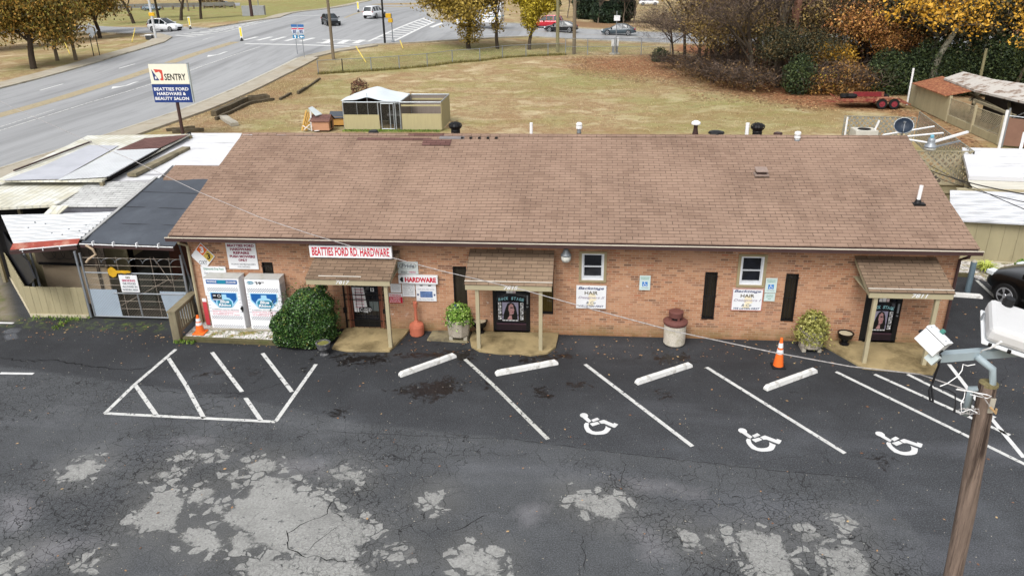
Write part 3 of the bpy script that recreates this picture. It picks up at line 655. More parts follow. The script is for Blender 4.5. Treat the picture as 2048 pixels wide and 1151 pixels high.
for x in (RX0-.02, RX1+.02): mb.box((x, g0+.012, ZE-.115), (x+.01, -OH, ZE-.03), BROWN)
mb.box((RX0, g0+.014, ZE-.07), (RX1, -OH+.0, ZE-.05), M('gutter_debris', C(96, 84, 62), .95, .3, 12))
gut = obj('gutter', mb, bld)
def downpipe(x, y, mat, pts=None):
    mb = MB(); mb.tube([(x, g0+.06, ZE-.13), (x, g0+.08, ZE-.2), (x, y-.02, ZE-.42), (x, y-.02, .12), (x, y-.16, .05)], .042, mat, 6); return obj('downspout', mb, bld)
downpipe(XL+.02, -.06, TAN); downpipe(XR-.02, -.06, BROWN)
# ridge cap, patches and little tabs
def on_roof(x, y, dz=0.): return (x, y, ZE+PIT*(y+OH)+dz)
mb = MB()
for k in range(72):
    x = RX0+k*.295; mb.add([on_roof(x, YR-.14, .012), on_roof(x+.31, YR-.14, .022), (x+.31, YR, ZR+.03), (x, YR, ZR+.022), (x, YR+.14, ZR-.02), (x+.31, YR+.14, ZR-.012)], [(0, 1, 2, 3), (3, 2, 5, 4)], SHING_D if k in (19, 20, 21, 22) else SHINGLE)
obj('ridge_cap', mb, roof)
mb = MB()
for (u0, v0, u1, v1), mt in (((716, 276, 862, 281), SHING_D), ((847, 280, 900, 292), SHING_D), ((880, 273, 928, 279), M('grey_shingle', C(128, 122, 122), .9, .15, 9)), ((595, 268, 630, 272), M('grey_shingle', C(128, 122, 122))), ((555, 267, 572, 271), M('pale_shingle', C(200, 200, 205), .9, .1, 9)), ((490, 266, 506, 269), M('pale_shingle', C(200, 200, 205)))):
    def rp(u, v):
        d = ray(u, v); t_ = (ZE+PIT*OH-CAM.z+PIT*CAM.y)/(d.z-PIT*d.y); p = CAM+d*t_; return p
    a, b = rp(u0, v0), rp(u1, v1); ya, yb = min(a.y, b.y), min(max(a.y, b.y), YR-.15)
    mb = MB(); mb.quad(on_roof(a.x, ya, .015), on_roof(b.x, ya, .015), on_roof(b.x, yb, .015), on_roof(a.x, yb, .015), mt); obj('shingle_patch', mb, roof)
for u in (926, 943, 960, 977, 994): p = rp(u, 277); mb = MB(); mb.box((p.x-.06, p.y-.05, p.z), (p.x+.02, p.y+.05, p.z+.05), IRON); obj('roof_bracket', mb, roof)
# vents on the roof
def vent(name, x, y, label, parts):
    z = (ZE+PIT*(y+OH)) if y < YR else (ZR-PIT*(y-YR)); mb = MB()
    for pr, mt, n in parts: mb.lathe(pr, mt, (x, y, z-.05), n)
    o = obj(name, mb, roof, smooth=False); o['label'] = label
PVC = M('pvc_white', C(238, 238, 238), .4, .04); SOOT = M('sooty_metal', C(58, 38, 34), .7, .3, 8)
for u in (1061,): vent('vent_pipe', -1.72, 5.35, 'plain white pipe on the ridge', [([(.05, 0), (.05, .44)], PVC, 10)])
vent('vent_pipe', 5.11, 5.4, 'thick white pipe leaning by the black turbine', [([(.065, 0), (.065, .08)], BLACK, 10), ([(.058, .08), (.062, .46)], PVC, 10)])
vent('capped_flue', -.18, 5.5, 'grey flue with a white two-ring cap', [([(.075, 0), (.075, .14)], BLACK, 12), ([(.065, .14), (.065, .3)], STEEL, 12), ([(.095, .27), (.1, .31), (.1, .36), (.08, .37)], PVC, 12), ([(.1, .39), (.1, .43), (.06, .47)], PVC, 12)])
vent('capped_flue', 3.52, 5.5, 'rusty tapered flue with a round white cap', [([(.12, 0), (.1, .1), (.065, .3), (.065, .4)], SOOT, 12), ([(.07, .4), (.14, .42), (.15, .46), (.13, .5), (.06, .54)], PVC, 14)])
vent('box_vent', 4.17, 5.45, 'low black box vent on the ridge', [([(.17, 0), (.17, .12)], BLACK, 4), ([(.26, .13), (.24, .19), (.12, .22)], BLACK, 8)])
vent('box_vent', 6.12, 5.6, 'low brown box vent behind the ridge', [([(.14, 0), (.14, .16), (.12, .19)], BROWN, 4)])
vent('box_vent', -7.0, 5.6, 'small black box vent behind the ridge', [([(.16, 0), (.18, .12), (.14, .2)], BLACK, 8)])
vent('capped_flue', 6.56, 4.95, 'white banded flue near the right end', [([(.07, 0), (.07, .2)], PVC, 12), ([(.1, .12), (.1, .17)], PVC, 12), ([(.09, .21), (.1, .23), (.1, .29), (.05, .32)], PVC, 12), ([(.09, .03), (.09, .07)], STEEL, 12)])
mb = MB(); x, y = 5.13, 2.95; z = on_roof(x, y)[2]
mb.box((x-.2, y-.17, z-.02), (x+.2, y+.2, z+.03), M('rust_flashing', C(150, 132, 122), .7, .2, 8)); mb.box((x-.13, y-.12, z+.03), (x+.13, y+.12, z+.13), SOOT); mb.slab([(x-.17, y-.15, z+.13), (x+.17, y-.15, z+.13), (x+.17, y+.15, z+.19), (x-.17, y+.15, z+.19)], .03, M('rust_flashing', C(150, 132, 122)))
obj('box_vent', mb, roof)['label'] = 'square soot-dark metal vent halfway down the slope'
x, y = 9.05, 1.55; z = on_roof(x, y)[2]; mb = MB(); mb.box((x-.15, y-.16, z-.03), (x+.15, y+.14, z+.03), BLACK); mb.lathe([(.1, .02), (.055, .12)], BLACK, (x, y, z)); mb.tube([(x, y, z+.1), (x+.02, y+.02, z+.5)], .05, PVC, 10)
obj('vent_pipe', mb, roof)['label'] = 'white pipe with black base near the lower right roof edge'
def turbine(x, label):
    y = 5.5; z = ZR-.12; mb = MB(); mb.lathe([(.15, 0), (.15, .2), (.14, .22)], BLACK, (x, y, z), 16)
    for k in range(14):
        a = 2*math.pi*k/14; pr = [(.13, .22), (.2, .28), (.225, .34), (.2, .41), (.1, .46)]
        for i in range(4):
            (r1, h1), (r2, h2) = pr[i], pr[i+1]
            mb.quad((x+r1*math.cos(a), y+r1*math.sin(a), z+h1), (x+r1*math.cos(a+.36), y+r1*math.sin(a+.36), z+h1), (x+r2*math.cos(a+.36), y+r2*math.sin(a+.36), z+h2), (x+r2*math.cos(a), y+r2*math.sin(a), z+h2), BLACK)
    mb.lathe([(.15, .22), (.17, .34), (.1, .44), (.02, .47)], BLACK, (x, y, z), 14); o = obj('turbine_vent', mb, roof); o['label'] = label
turbine(-4.22, 'round black turbine vent left of the ridge centre'); turbine(5.45, 'round black turbine vent right of the ridge centre')
# porches
def porch(x0, x1, zw, yf, zf, label, posts, num, numx):
    mb = MB(); pr = MB(); sl = (zw-zf)/(-yf); top = [(x0, yf, zf), (x1, yf, zf), (x1, -.0, zw), (x0, -.0, zw)]
    pr.slab(top, .02, SHING_P, (0, 0, -1)); r = obj('porch_roof', pr, bld); r['label'] = label
    f = MB(); f.box((x0+.02, yf+.02, zf-.17), (x1-.02, yf+.06, zf-.025), TAN)
    for x in (x0+.02, x1-.06): f.beam((x+.02, yf+.06, zf-.085), (x+.02, -.01, zw-.085), .04, .13, TAN)
    f.box((x0+.06, yf+.06, zf-.16), (x1-.06, -.01, zf-.13), TAN)
    obj('fascia', f, r)
    d = MB(); d.tube([(x0+.0+(.35 if num == '7817' else 0), yf+.1, zf+.05), ((x1-.8) if num == '7817' else x1, yf+.1, zf+.05)], .014, M('drip_edge', C(205, 198, 185), .5, .1), 6); obj('drip_edge', d, r)
    nm = MB(); text(nm, num, numx, numx+.36, zf-.14, zf-.03, yf+.016, WHITE, .35, .02); obj('house_number', nm, r)
    for px_ in posts:
        q = MB(); q.box((px_-.05, yf+.07, .055), (px_+.05, yf+.17, zf-.17), TAN); obj('porch_post', q, bld, bevel=.006)
porch(-7.28, -4.98, 2.44, -1.27, 2.06, 'porch roof over the hardware door', [-5.14], '7817', -6.45)
porch(-3.04, -.74, 2.52, -1.2, 1.98, 'porch roof over the middle salon door', [-2.72, -1.05], '7815', -2.0)
porch(7.07, 9.1, 2.52, -1.37, 2.08, 'porch roof over the right salon door', [7.29, 8.76], '7811', 8.1)
# doors
def face_poster(mb, x0, x1, z0, z1, y):
    """a profile portrait with long dark hair on a lilac ground"""
    w, h = x1-x0, z1-z0; f = lambda a, b: (x0+a*w, y, z0+b*h)
    mb.quad(f(0, 0), f(1, 0), f(1, 1), f(0, 1), M('poster_lilac', C(170, 165, 190), .5, .1))
    y -= .002; f = lambda a, b: (x0+a*w, y, z0+b*h)
    mb.poly([f(.05, .0), f(.95, .0), f(.93, .35), f(.85, .72), f(.7, .95), f(.5, 1.), f(.33, .93), f(.2, .65), f(.08, .3)], BLKT)
    y -= .002; f = lambda a, b: (x0+a*w, y, z0+b*h)
    sk = M('poster_skin', C(196, 150, 150), .5, .12)
    mb.poly([f(.42, .2), f(.58, .2), f(.6, .3), f(.72, .36), f(.72, .5), f(.76, .55), f(.7, .68), f(.68, .85), f(.55, .93), f(.4, .8), f(.38, .55), f(.45, .4)], sk)
    mb.poly([f(.3, .02), f(.62, .02), f(.58, .2), f(.42, .2)], sk)
    y -= .002; f = lambda a, b: (x0+a*w, y, z0+b*h)
    mb.poly([f(.5, .66), f(.66, .67), f(.66, .73), f(.5, .73)], BLKT); mb.poly([f(.6, .42), f(.7, .42), f(.7, .45), f(.6, .46)], MAROON)
def salon_door(x0, x1, z1):
    z0 = .06; d = MB(); FR = M('door_plum', C(38, 26, 32), .5, .15)
    for a, b in ((x0, x0+.09), (x1-.12, x1)): d.box((a, .02, z0), (b, .1, z1), BLACK)
    d.box((x0+.09, .02, z1-.1), (x1-.12, .1, z1), BLACK); d.box((x0+.09, .022, z0), (x1-.12, .1, z0+.2), FR); d.box((x0+.09, .024, z0+.2), (x1-.12, .05, z0+.24), M('door_plum_trim', C(70, 48, 58), .5, .15))
    o = obj('door', d, bld)
    p = MB(); p.rect(x0+.09, x1-.12, z0+.24, z1-.1, .07, GLASS); obj('pane', p, o)
    w = x1-x0-.21; cx = x0+.09+w/2; q = MB(); face_poster(q, cx-w*.3, cx+w*.24, z0+.34, z0+.87, .06)
    for sx in (cx-w*.44, cx+w*.3):
        for k in range(6): q.rect(sx, sx+.09, z0+.34+k*.09, z0+.41+k*.09, .06, WHITE); q.rect(sx+.03*(k % 2), sx+.05+.03*(k % 2), z0+.36+k*.09, z0+.39+k*.09, .058, BLKT)
    for k in range(5): q.rect(cx-w*.3+k*w*.11, cx-w*.3+k*w*.11+w*.09, z0+.3, z0+.33, .06, WHITE)
    obj('poster', q, o)
    n = MB(); lt = M('mint_letter', C(150, 205, 215), .5, .1); W_ = 'BACK STAGE'; L = w*.86
    for i, chh in enumerate(W_):
        if chh == ' ': continue
        u = (i+.5)/len(W_); xx = cx-L/2+L*u; zz = z0+.9+.05*math.sin(math.pi*u); text(n, chh, xx-.03, xx+.03, zz, zz+.09, .056, lt, .1, .04)
    obj('lettering', n, o)
    s_ = MB(); s_.rect(cx-.13, cx-.05, 1.2, 1.3, .056, WHITE); s_.rect(cx-.04, cx+.05, 1.2, 1.35, .056, WHITE); s_.rect(cx+.06, cx+.13, 1.2, 1.3, .056, M('pink_paper', C(225, 205, 210), .6, .05)); obj('paper_notice', s_, o)
    h = MB(); h.box((x1-.1, -.01, z0+.85), (x1-.06, .02, z0+1.12), STEEL); h.lathe([(.0, 0), (.03, 0), (.03, .03)], STEEL, (x1-.08, 0, z0+.76), 10); obj('handle', h, o)
    for z in (z0+.5, z0+1.15): g = MB(); g.box((x0+.02, .0, z), (x1-.02, .016, z+.012), IRON); obj('security_bar', g, o); t_ = MB(); t_.box((x0+.02, -.05, .061), (x1-.02, .1, .075), CONC); obj('threshold', t_, o)
salon_door(-2.45, -1.4, 2.06); salon_door(7.62, 8.5, 2.04)
mb = MB(); mb.box((7.54, .015, .06), (7.618, .1, 2.05), BLACK); obj('door_side_panel', mb, bld)
# hardware door with its cage of bars
x0, x1 = -6.55, -5.63; d = MB(); RW = M('red_brown_frame', C(128, 76, 58), .6, .2)
for a, b in ((x0, x0+.07), (x1-.07, x1)): d.box((a, .02, .06), (b, .1, 2.1), RW)
d.box((x0+.07, .03, .06), (x1-.07, .1, .3), BLACK); d.box((x0+.07, .03, 2.0), (x1-.07, .1, 2.1), BLACK); o = obj('door', d, bld)
p = MB(); p.rect(x0+.07, x1-.07, .3, 2.0, .08, GLASS); p.rect(x1-.37, x1-.1, .55, .85, .078, M('pale_reflection_card', C(110, 120, 120), .4, .2)); obj('pane', p, o)
PK = M('pink_letter', C(190, 90, 120), .5, .05)
q = MB(); q.quad((x0+.1, .06, .52), (x0+.5, .06, .5), (x0+.42, .06, 1.28), (x0+.08, .06, 1.28), WHITE)
for k in range(7): text(q, ['HARDWARE', 'HOURS', 'MON-FRI', 'NO DOGS', 'ALLOWED', 'IN STORE', 'PLEASE'][k], x0+.15, x0+.4, 1.19-k*.09, 1.235-k*.09, .055, PK, 0, .03)
obj('paper_notice', q, o)
q = MB(); q.quad((x0+.24, .05, .5), (x0+.62, .05, .56), (x0+.6, .05, .7), (x0+.24, .05, .66), BLACK); text(q, 'CLOSED', x0+.27, x0+.6, .54, .65, .045, WHITE, .2, .02); obj('closed_sign', q, o)
q = MB(); q.rect(x1-.3, x1-.2, 1.16, 1.27, .06, WHITE); q.rect(x1-.275, x1-.225, 1.19, 1.24, .058, BLKT); obj('sticker', q, o)
g = MB()
for k in range(8): xx = x0-.1+k*(x1-x0+.2)/7; g.tube([(xx, -.07, .08), (xx, -.07, 2.0)], .008, IRON, 5)
for xx in (x0-.14, x0-.02, x1+.03, x1+.12): g.box((xx, -.09, .08), (xx+.03, -.06, 2.1), IRON if xx in (x0-.14, x1+.12) else RW)
for z in (.3, .95, 1.1, 2.02): g.box((x0-.12, -.085, z), (x1+.13, -.065, z+.02), IRON)
g.box((x0-.18, -.1, .55), (x0-.08, -.05, .7), IRON); g.box((x1+.05, -.1, .55), (x1+.15, -.05, .68), IRON); obj('security_gate', g, bld)
# double-hung windows
def sash_window(x0, x1, z0, z1):
    f = MB(); OL = M('olive_trim', C(160, 146, 112), .7, .1)
    for a, b, c, e in ((x0-.07, x1+.07, z1, z1+.06), (x0-.07, x1+.07, z0-.06, z0), (x0-.07, x0, z0, z1), (x1, x1+.07, z0, z1)): f.box((a, -.035, c), (b, .02, e), OL)
    o = obj('window', f, bld); s_ = MB(); zm = (z0+z1)/2; LT = M('window_vinyl', C(215, 218, 222), .5, .05)
    for a, b, c, e, y in ((x0, x1, z1-.04, z1, -.01), (x0, x1, z0, z0+.04, -.01), (x0, x0+.04, z0+.04, z1-.04, -.01), (x1-.04, x1, z0+.04, z1-.04, -.01)): s_.box((a, y, c), (b, .06, e), WHITE)
    s_.box((x0+.04, .01, zm-.012), (x1-.04, .06, zm+.018), LT); s_.box((x0+.04, .012, z0+.04), (x1-.04, .06, z0+.11), LT)
    for x in (x0+.04, x1-.07): s_.box((x, .014, z0+.11), (x+.03, .06, zm-.012), LT); s_.box((x, .03, zm+.018), (x+.03, .06, z1-.04), LT)
    obj('frame', s_, o)
    for a, b in ((z0+.1, zm), (zm, z1-.03)): q = MB(); q.rect(x0+.04, x1-.04, a, b, .05, GLASS); obj('pane', q, o)
sash_window(.0, .6, 1.68, 2.45); sash_window(4.2, 4.8, 1.64, 2.45)
# narrow barred windows
BLIND = M('window_blind', C(96, 84, 62), .8, .3, 2, stretch=(14, 1, .2)); BLINDY = M('yellow_blind', C(150, 124, 52), .8, .35, 2, stretch=(12, 1, .3))
def slit(x0, x1, z0, z1, bl, bars=True):
    f = MB(); f.box((x0, .01, z0), (x0+.025, .1, z1), IRON); f.box((x1-.025, .01, z0), (x1, .1, z1), IRON); f.box((x0+.025, .01, z1-.03), (x1-.025, .1, z1), IRON); f.box((x0+.025, .01, z0), (x1-.025, .1, z0+.05), IRON)
    o = obj('barred_window', f, bld); q = MB(); q.rect(x0+.02, x1-.02, z0+.04, z1-.02, .095, bl); obj('blind', q, o)
    t = NT('tinted_pane', .06, 0, .5) if 'tinted_pane' not in _mc else None
    if t: t.col((.008, .008, .01, 1)); t.alpha(.5); _mc['tinted_pane'] = t.m
    q = MB(); q.rect(x0+.02, x1-.02, z0+.04, z1-.02, .07, _mc['tinted_pane']); obj('pane', q, o)
    if bars:
        g = MB()
        for k in range(5): xx = x0+.03+k*(x1-x0-.06)/4; g.tube([(xx, -.03, z0+.02), (xx, -.03, z1-.02)], .007, IRON, 5)
        for z in (z0+.04, (z0+z1)/2, z1-.12): g.box((x0-.01, -.035, z), (x1+.01, -.02, z+.018), IRON)
        obj('window_bars', g, o)
slit(-3.54, -3.16, .62, 2.0, BLIND, False); slit(-1.12, -.76, .62, 2.0, BLINDY, False); slit(3.3, 3.63, .59, 1.98, BLIND); slit(5.41, 5.74, .59, 1.98, BLIND); slit(-8.98, -8.66, 1.3, 2.01, BLIND)
mb = MB(); mb.box((9.69, .55, 1.35), (9.86, 1.1, 2.35), WHITE)
for k in range(2): mb.box((9.861, .6, 1.42+k*.45), (9.875, 1.05, 1.8+k*.45), GREYT)
for k in range(2): mb.box((9.72, .54, 1.42+k*.45), (9.83, .549, 1.8+k*.45), GREYT)
obj('side_shutter', mb, bld)
mb = MB(); mb.box((-2.12, -.2, 2.6), (-1.76, -.002, 2.75), TAN); obj('junction_box', mb, bld)

# ---------------------------------------------------------------- signs on the wall
def sign(name, label, x0, x1, z0, z1, mat, lines=(), th=.02, y=-.012, border=None, extra=None, cat='sign', group=None, glyph='lettering'):
    t = thing(name, label, cat, ((x0+x1)/2, y, (z0+z1)/2), group=group); mb = MB(); mb.box((x0, y-th, z0), (x1, y, z1), mat); obj('board', mb, t)
    yf = y-th-.003; mb = MB(); w, h = x1-x0, z1-z0
    if border:
        b, bm_ = border
        for a in ((x0, x1, z1-b, z1), (x0, x1, z0, z0+b), (x0, x0+b, z0+b, z1-b), (x1-b, x1, z0+b, z1-b)): mb.rect(*a, yf, bm_)
    for ln in lines:
        s_, a, b, c, e, mt = ln[:6]; text(mb, s_, x0+w*a, x0+w*b, z0+h*c, z0+h*e, yf, mt, ln[6] if len(ln) > 6 else 0., ln[7] if len(ln) > 7 else .015)
    if extra: extra(mb, lambda a, c: (x0+w*a, yf, z0+h*c), yf)
    if mb.v: obj(glyph, mb, t)
    return t
sign('wall_sign', 'white sign about hardware repairs to push mowers under the left eave', -9.93, -9.07, 1.8, 2.57, WHITE, [('BEATTIES FORD', .05, .95, .86, .965, MAROON, 0, .05), ('HARDWARE', .13, .85, .72, .825, MAROON, 0, .05), ('REPAIRS', .22, .76, .58, .685, MAROON, 0, .05),
    ('PUSH MOWERS', .08, .94, .44, .545, MAROON, 0, .05), ('ONLY', .36, .66, .3, .405, MAROON, 0, .05), ('PLEASE SEE MANAGERS', .1, .92, .16, .22, GREYT), ('FOR DETAILS', .3, .72, .06, .12, GREYT)])
sign('store_sign', 'long white sign with tall red letters above the left porch roof', -7.36, -5.09, 2.37, 2.71, WHITE, [('BEATTIES FORD RD. HARDWARE', .03, .97, .15, .87, RED, 0, .028)], th=.12, y=-.36)
def pride(mb, f, y):
    pts = [(.5+.42*math.cos(a), .66+.26*math.sin(a)) for a in np.linspace(0, 2*math.pi, 29)[:-1]]
    for i in range(28):
        a, b = pts[i], pts[(i+1) % 28]; k = .94; s_ = lambda q: (.5+(q[0]-.5)*k, .66+(q[1]-.66)*k)
        mb.quad(f(*a), f(*b), f(*s_(b)), f(*s_(a)), BROWNT)
sign('oval_logo_sign', 'grey-white sign with an oval word logo, above the arrow sign', -5.07, -4.5, 1.755, 2.12, M('sign_grey', C(205, 212, 210), .5, .04), [('Pride', .2, .84, .5, .84, GREYT, .2, .04), ('SOLD', .14, .46, .08, .24, BLKT), ('HERE', .54, .88, .08, .24, PK)], extra=pride)
def arr(mb, f, y): mb.poly([f(.03, .5), f(.075, .2), f(.12, .2), f(.12, .8), f(.075, .8)], BLKT)
sign('arrow_sign', 'white sign with red letters and a black arrow pointing left', -5.06, -3.96, 1.49, 1.735, WHITE, [('HARDWARE', .165, .96, .2, .8, RED, 0, .05)], th=.08, extra=arr)
sign('small_notice', 'small white notice with faint lines right of the left porch post', -5.32, -5.02, 1.19, 1.45, WHITE, [(s_, .12, .88, .8-k*.15, .87-k*.15, GREYT, 0, 0) for k, s_ in enumerate(['NO LOITERING', 'OR SOLICITING', 'ON THESE', 'PREMISES', 'THANK YOU'])])
def warn(mb, f, y):
    mb.quad(f(0, 0), f(1, 0), f(1, .66), f(0, .66), RED)
sign('warning_sign', 'small red and white warning notice, lowest beside the left porch post', -5.42, -5.0, .87, 1.16, WHITE, [('WARNING', .1, .9, .72, .92, RED, 0, .03)], extra=warn)
bw = bpy.data.objects['warning_sign']; mb = MB()
for k, s_ in enumerate(['NO TRESPASSING', 'VIOLATORS WILL', 'BE PROSECUTED']): text(mb, s_, -5.36, -5.06, 1.0-k*.055, 1.035-k*.055, -.038, WHITE, 0, .02)
obj('lettering', mb, bw)
sign('small_notice', 'blank-looking white notice beside the dog picture poster, wider than its neighbour', -4.99, -4.63, 1.07, 1.45, WHITE, [(s_, .1, .9, .82-k*.16, .9-k*.16, GREYT, 0, 0) for k, s_ in enumerate(['STORE HOURS', 'MON FRI 8-6', 'SAT 8-5', 'SUN CLOSED', 'THANK YOU'])])
def pic(mb, f, y):
    mb.quad(f(.2, .22), f(.82, .22), f(.82, .58), f(.2, .58), M('photo_blue', C(95, 120, 165), .5, .4, 14))
    for cx in (.09, .91):
        for dx, dz, r in ((0, 0, .045), (-.035, .05, .018), (.0, .065, .018), (.035, .05, .018)): mb.poly([f(cx+dx+r*math.cos(a), .36+dz+r*math.sin(a)) for a in np.linspace(0, 6.28, 9)[:-1]], NAVY)
    mb.quad(f(.2, .88), f(.34, .88), f(.34, .94), f(.2, .94), BLKT); mb.quad(f(.62, .88), f(.76, .88), f(.76, .94), f(.62, .94), BLKT)
sign('picture_poster', 'white poster with a blue picture between two paw prints', -4.6, -4.03, .945, 1.465, WHITE, [('YOUR LOCAL FEED CENTER', .08, .92, .66, .72, NAVY, 0, 0), ('PET FOOD SOLD HERE', .15, .85, .08, .14, NAVY, 0, 0)], extra=pic)
def hair(mb, f, y):
    ga = M('pale_gold', C(238, 226, 196), .5, .08)
    mb.poly([f(.35, .12), f(.6, .1), (f(.58, .3)), f(.68, .38), f(.66, .56), f(.56, .68), f(.45, .66), f(.4, .5), f(.44, .3)], ga)
for nm, a, b, c, e, br, lb in (('II', -.13, .685, .845, 1.525, None, 'white hair salon sign under the left small window, its text ending in two strokes'), ('I', 4.05, 4.87, .89, 1.535, (.02, M('sign_red_edge', C(190, 120, 105), .5, .1)), 'white hair salon sign with reddish edge under the right small window')):
    t = sign('salon_sign', lb, a, b, c, e, WHITE, [], border=br, extra=hair, glyph='emblem')
    mb = MB(); w, h = b-a, e-c; yy = -.012-.02-.006
    for s_, p, q, r_, u, mt, sh in (('Backstage', .08, .92, .8, .95, NAVY, .5), ('HAIR', .28, .72, .61, .76, BROWNT, 0), ('Designers '+nm, .08, .92, .4, .54, M('mauve_letter', C(175, 165, 180), .5, .05), .5), ('& Co', .34, .66, .2, .32, GREYT, .3), ('WE LISTEN FIRST', .08, .92, .06, .15, NAVY, .3)):
        text(mb, s_, a+w*p, a+w*q, c+h*r_, c+h*u, yy, mt, sh, .015)
    obj('lettering', mb, t)
def isa(mb, f, y):
    mb.quad(f(.25, .26), f(.75, .26), f(.75, .58), f(.25, .58), M('access_blue', C(70, 135, 205), .5, .05))
SYM = [((.47, .53), (.47, .42), .05), ((.47, .42), (.6, .42), .05), ((.6, .42), (.66, .3), .05)]
def access(x0, x1, z0, z1, lb):
    t = sign('accessible_parking_sign', lb, x0, x1, z0, z1, M('sign_mint', C(205, 222, 218), .5, .04), [('RESERVED', .1, .9, .84, .9, GREENT), ('PARKING', .15, .85, .73, .79, GREENT), ('PERMIT REQUIRED', .15, .85, .14, .18, NAVY)], extra=isa, glyph='pictogram')
    mb = MB(); w, h = x1-x0, z1-z0; f = lambda a, b: Vector((x0+w*a, -.039, z0+h*b))
    for a, b, wd in SYM:
        a, b = f(*a), f(*b); d = (b-a).normalized(); n = Vector((-d.z, 0, d.x))*.008; mb.quad(a-n, b-n, b+n, a+n, WHITE)
    for k in range(9):
        a0, a1 = R(150+k*24), R(174+k*24); c_ = f(.5, .37); mb.quad(*[c_+Vector((math.cos(q)*r, 0, math.sin(q)*r)) for q, r in ((a0, .045), (a1, .045), (a1, .034), (a0, .034))], WHITE)
    mb.poly([f(.47, .56)+Vector((math.cos(q)*.012, 0, math.sin(q)*.012)) for q in np.linspace(0, 6.28, 9)[:-1]], WHITE); obj('wheelchair_mark', mb, t)
access(1.57, 1.86, 1.43, 1.85, 'pale blue wheelchair parking sign alone on the brick between the porch and a barred window')
access(4.895, 5.19, 1.43, 1.85, 'pale blue wheelchair parking sign beside the right small window')
sign('permit_plate', 'small pale plate mounted directly under the right wheelchair sign', 4.9, 5.18, 1.19, 1.41, M('sign_mint', C(205, 222, 218)), [('MAXIMUM', .2, .8, .7, .8, GREENT), ('PENALTY', .2, .8, .48, .58, GREENT), ('$250', .35, .65, .24, .36, GREENT)])
sign('small_notice', 'tiny white notice high on the brick just right of the middle door', -1.33, -1.07, 1.34+.6, 1.44+.6, WHITE, [('OPEN TUES - SAT', .1, .9, .4, .7, GREYT)])
# hazard diamond
hd = thing('hazard_diamond', 'diamond hazard sign of orange, yellow and white quarters at the left wall end', 'sign', (-10.65, -.03, 2.17)); mb = MB(); c_ = (-10.65, 2.17); ux = (.37*.72, .37*.72)
def dm(a, b, y=-.035): return (c_[0]+(a*.385*.93-b*.385*.93)*.735+.0, y, c_[1]+(a+b)*.0+(-(a)*.385+0)*0+(b*.27-a*.27)*-1*-1)
dia = lambda a, b, y: (c_[0]+(a+b)*.175, y, c_[1]+(b-a)*.2)
mb.add([dia(-1, -1, -.034), dia(1, -1, -.034), dia(1, 1, -.034), dia(-1, 1, -.034)]+[dia(-1, -1, -.02), dia(1, -1, -.02), dia(1, 1, -.02), dia(-1, 1, -.02)], [(0, 1, 2, 3), (4, 7, 6, 5), (0, 4, 5, 1), (1, 5, 6, 2), (2, 6, 7, 3), (3, 7, 4, 0)], WHITE); obj('board', mb, hd)
mb = MB(); mb.quad(dia(-.93, .03, -.037), dia(-.02, .03, -.037), dia(-.02, .93, -.037), dia(-.93, .93, -.037), M('hazard_orange', C(228, 110, 40), .5, .05)); mb.quad(dia(.02, .03, -.037), dia(.93, .03, -.037), dia(.93, .93, -.037), dia(.02, .93, -.037), M('hazard_yellow', C(205, 175, 80), .5, .05))
p = dia(-.48, .48, 0); text(mb, '3', p[0]-.05, p[0]+.06, p[2]-.1, p[2]+.1, -.04, WHITE, 0, .05); p = dia(.48, .48, 0); text(mb, '3', p[0]-.05, p[0]+.05, p[2]-.09, p[2]+.09, -.04, BLKT, 0, .03); p = dia(.35, -.55, 0); text(mb, 'OXY', p[0]-.1, p[0]+.13, p[2]-.07, p[2]+.05, -.04, GREYT, 0, .01)
obj('lettering', mb, hd)
sign('dog_food_sign', 'tall white sign with green lettering behind the left gas cage', -10.78, -10.05, .95, 1.86, WHITE, [('Diamonds Dog Feed', .12, .92, .86, .96, GREENT), ('Dogs & Puppies', .12, .6, .72, .81, GREYT)])
mb = MB(); mb.box((-10.8, -.24, .12), (-10.68, -.22, .85), M('red_plate', C(196, 66, 74), .6, .15)); mb.box((-10.8, -.24, .85), (-10.68, -.22, .95), WHITE); tag(obj('red_panel', mb), 'narrow red panel leaning beside the left gas cage', 'panel')
# wall lamp
wl = thing('wall_lamp', 'grey and glass dome security lamp on the brick right of the middle porch', 'lamp', (-.42, -.05, 2.5)); mb = MB()
mb.tube([(-.42, 0, 2.62), (-.42, -.12, 2.66), (-.42, -.2, 2.6)], .018, STEEL); mb.lathe([(.05, .12), (.06, .1), (.1, .02), (.14, -.04), (.145, -.07)], STEEL, (-.42, -.2, 2.52), 18); obj('housing', mb, wl, smooth=True)
mb = MB(); mb.lathe([(.14, .0), (.135, -.1), (.1, -.17), (.02, -.19)], M('lamp_glass', C(215, 214, 205), .3, .1, 8), (-.42, -.2, 2.45), 18); obj('lens', mb, wl, smooth=True)

# ---------------------------------------------------------------- propane cages
HEX = NT('perforated_white', .5); hx = HEX.map((24, 24, 24)); hxv = HEX.comb(HEX.sep(hx)[0], HEX.sep(hx)[2]); hq = HEX.sep(); hw = HEX.math('MULTIPLY', HEX.math('SINE', HEX.math('MULTIPLY', hq[0], 95.)), HEX.math('SINE', HEX.math('MULTIPLY', hq[2], 95.))); HEX.col(HEX.mix(HEX.step(hw, -.1, .25), C(242, 243, 246), C(138, 143, 152)))
BLUE = M('cage_blue', C(28, 95, 165), .45, .12, 3); PALEB = M('pale_blue', C(165, 215, 240), .45, .06); TEAL = M('tank_teal', C(40, 135, 165), .45, .08)
cg0, cg1, cy, cz0, cz1 = -10.53, -9.53, -.42, .1, 1.78
t = thing('gas_cage', 'white propane exchange cage with a black sticker over its blue panel, left one', 'gas cage', (-10.03, -.2, 0), group='propane cages by the wall')
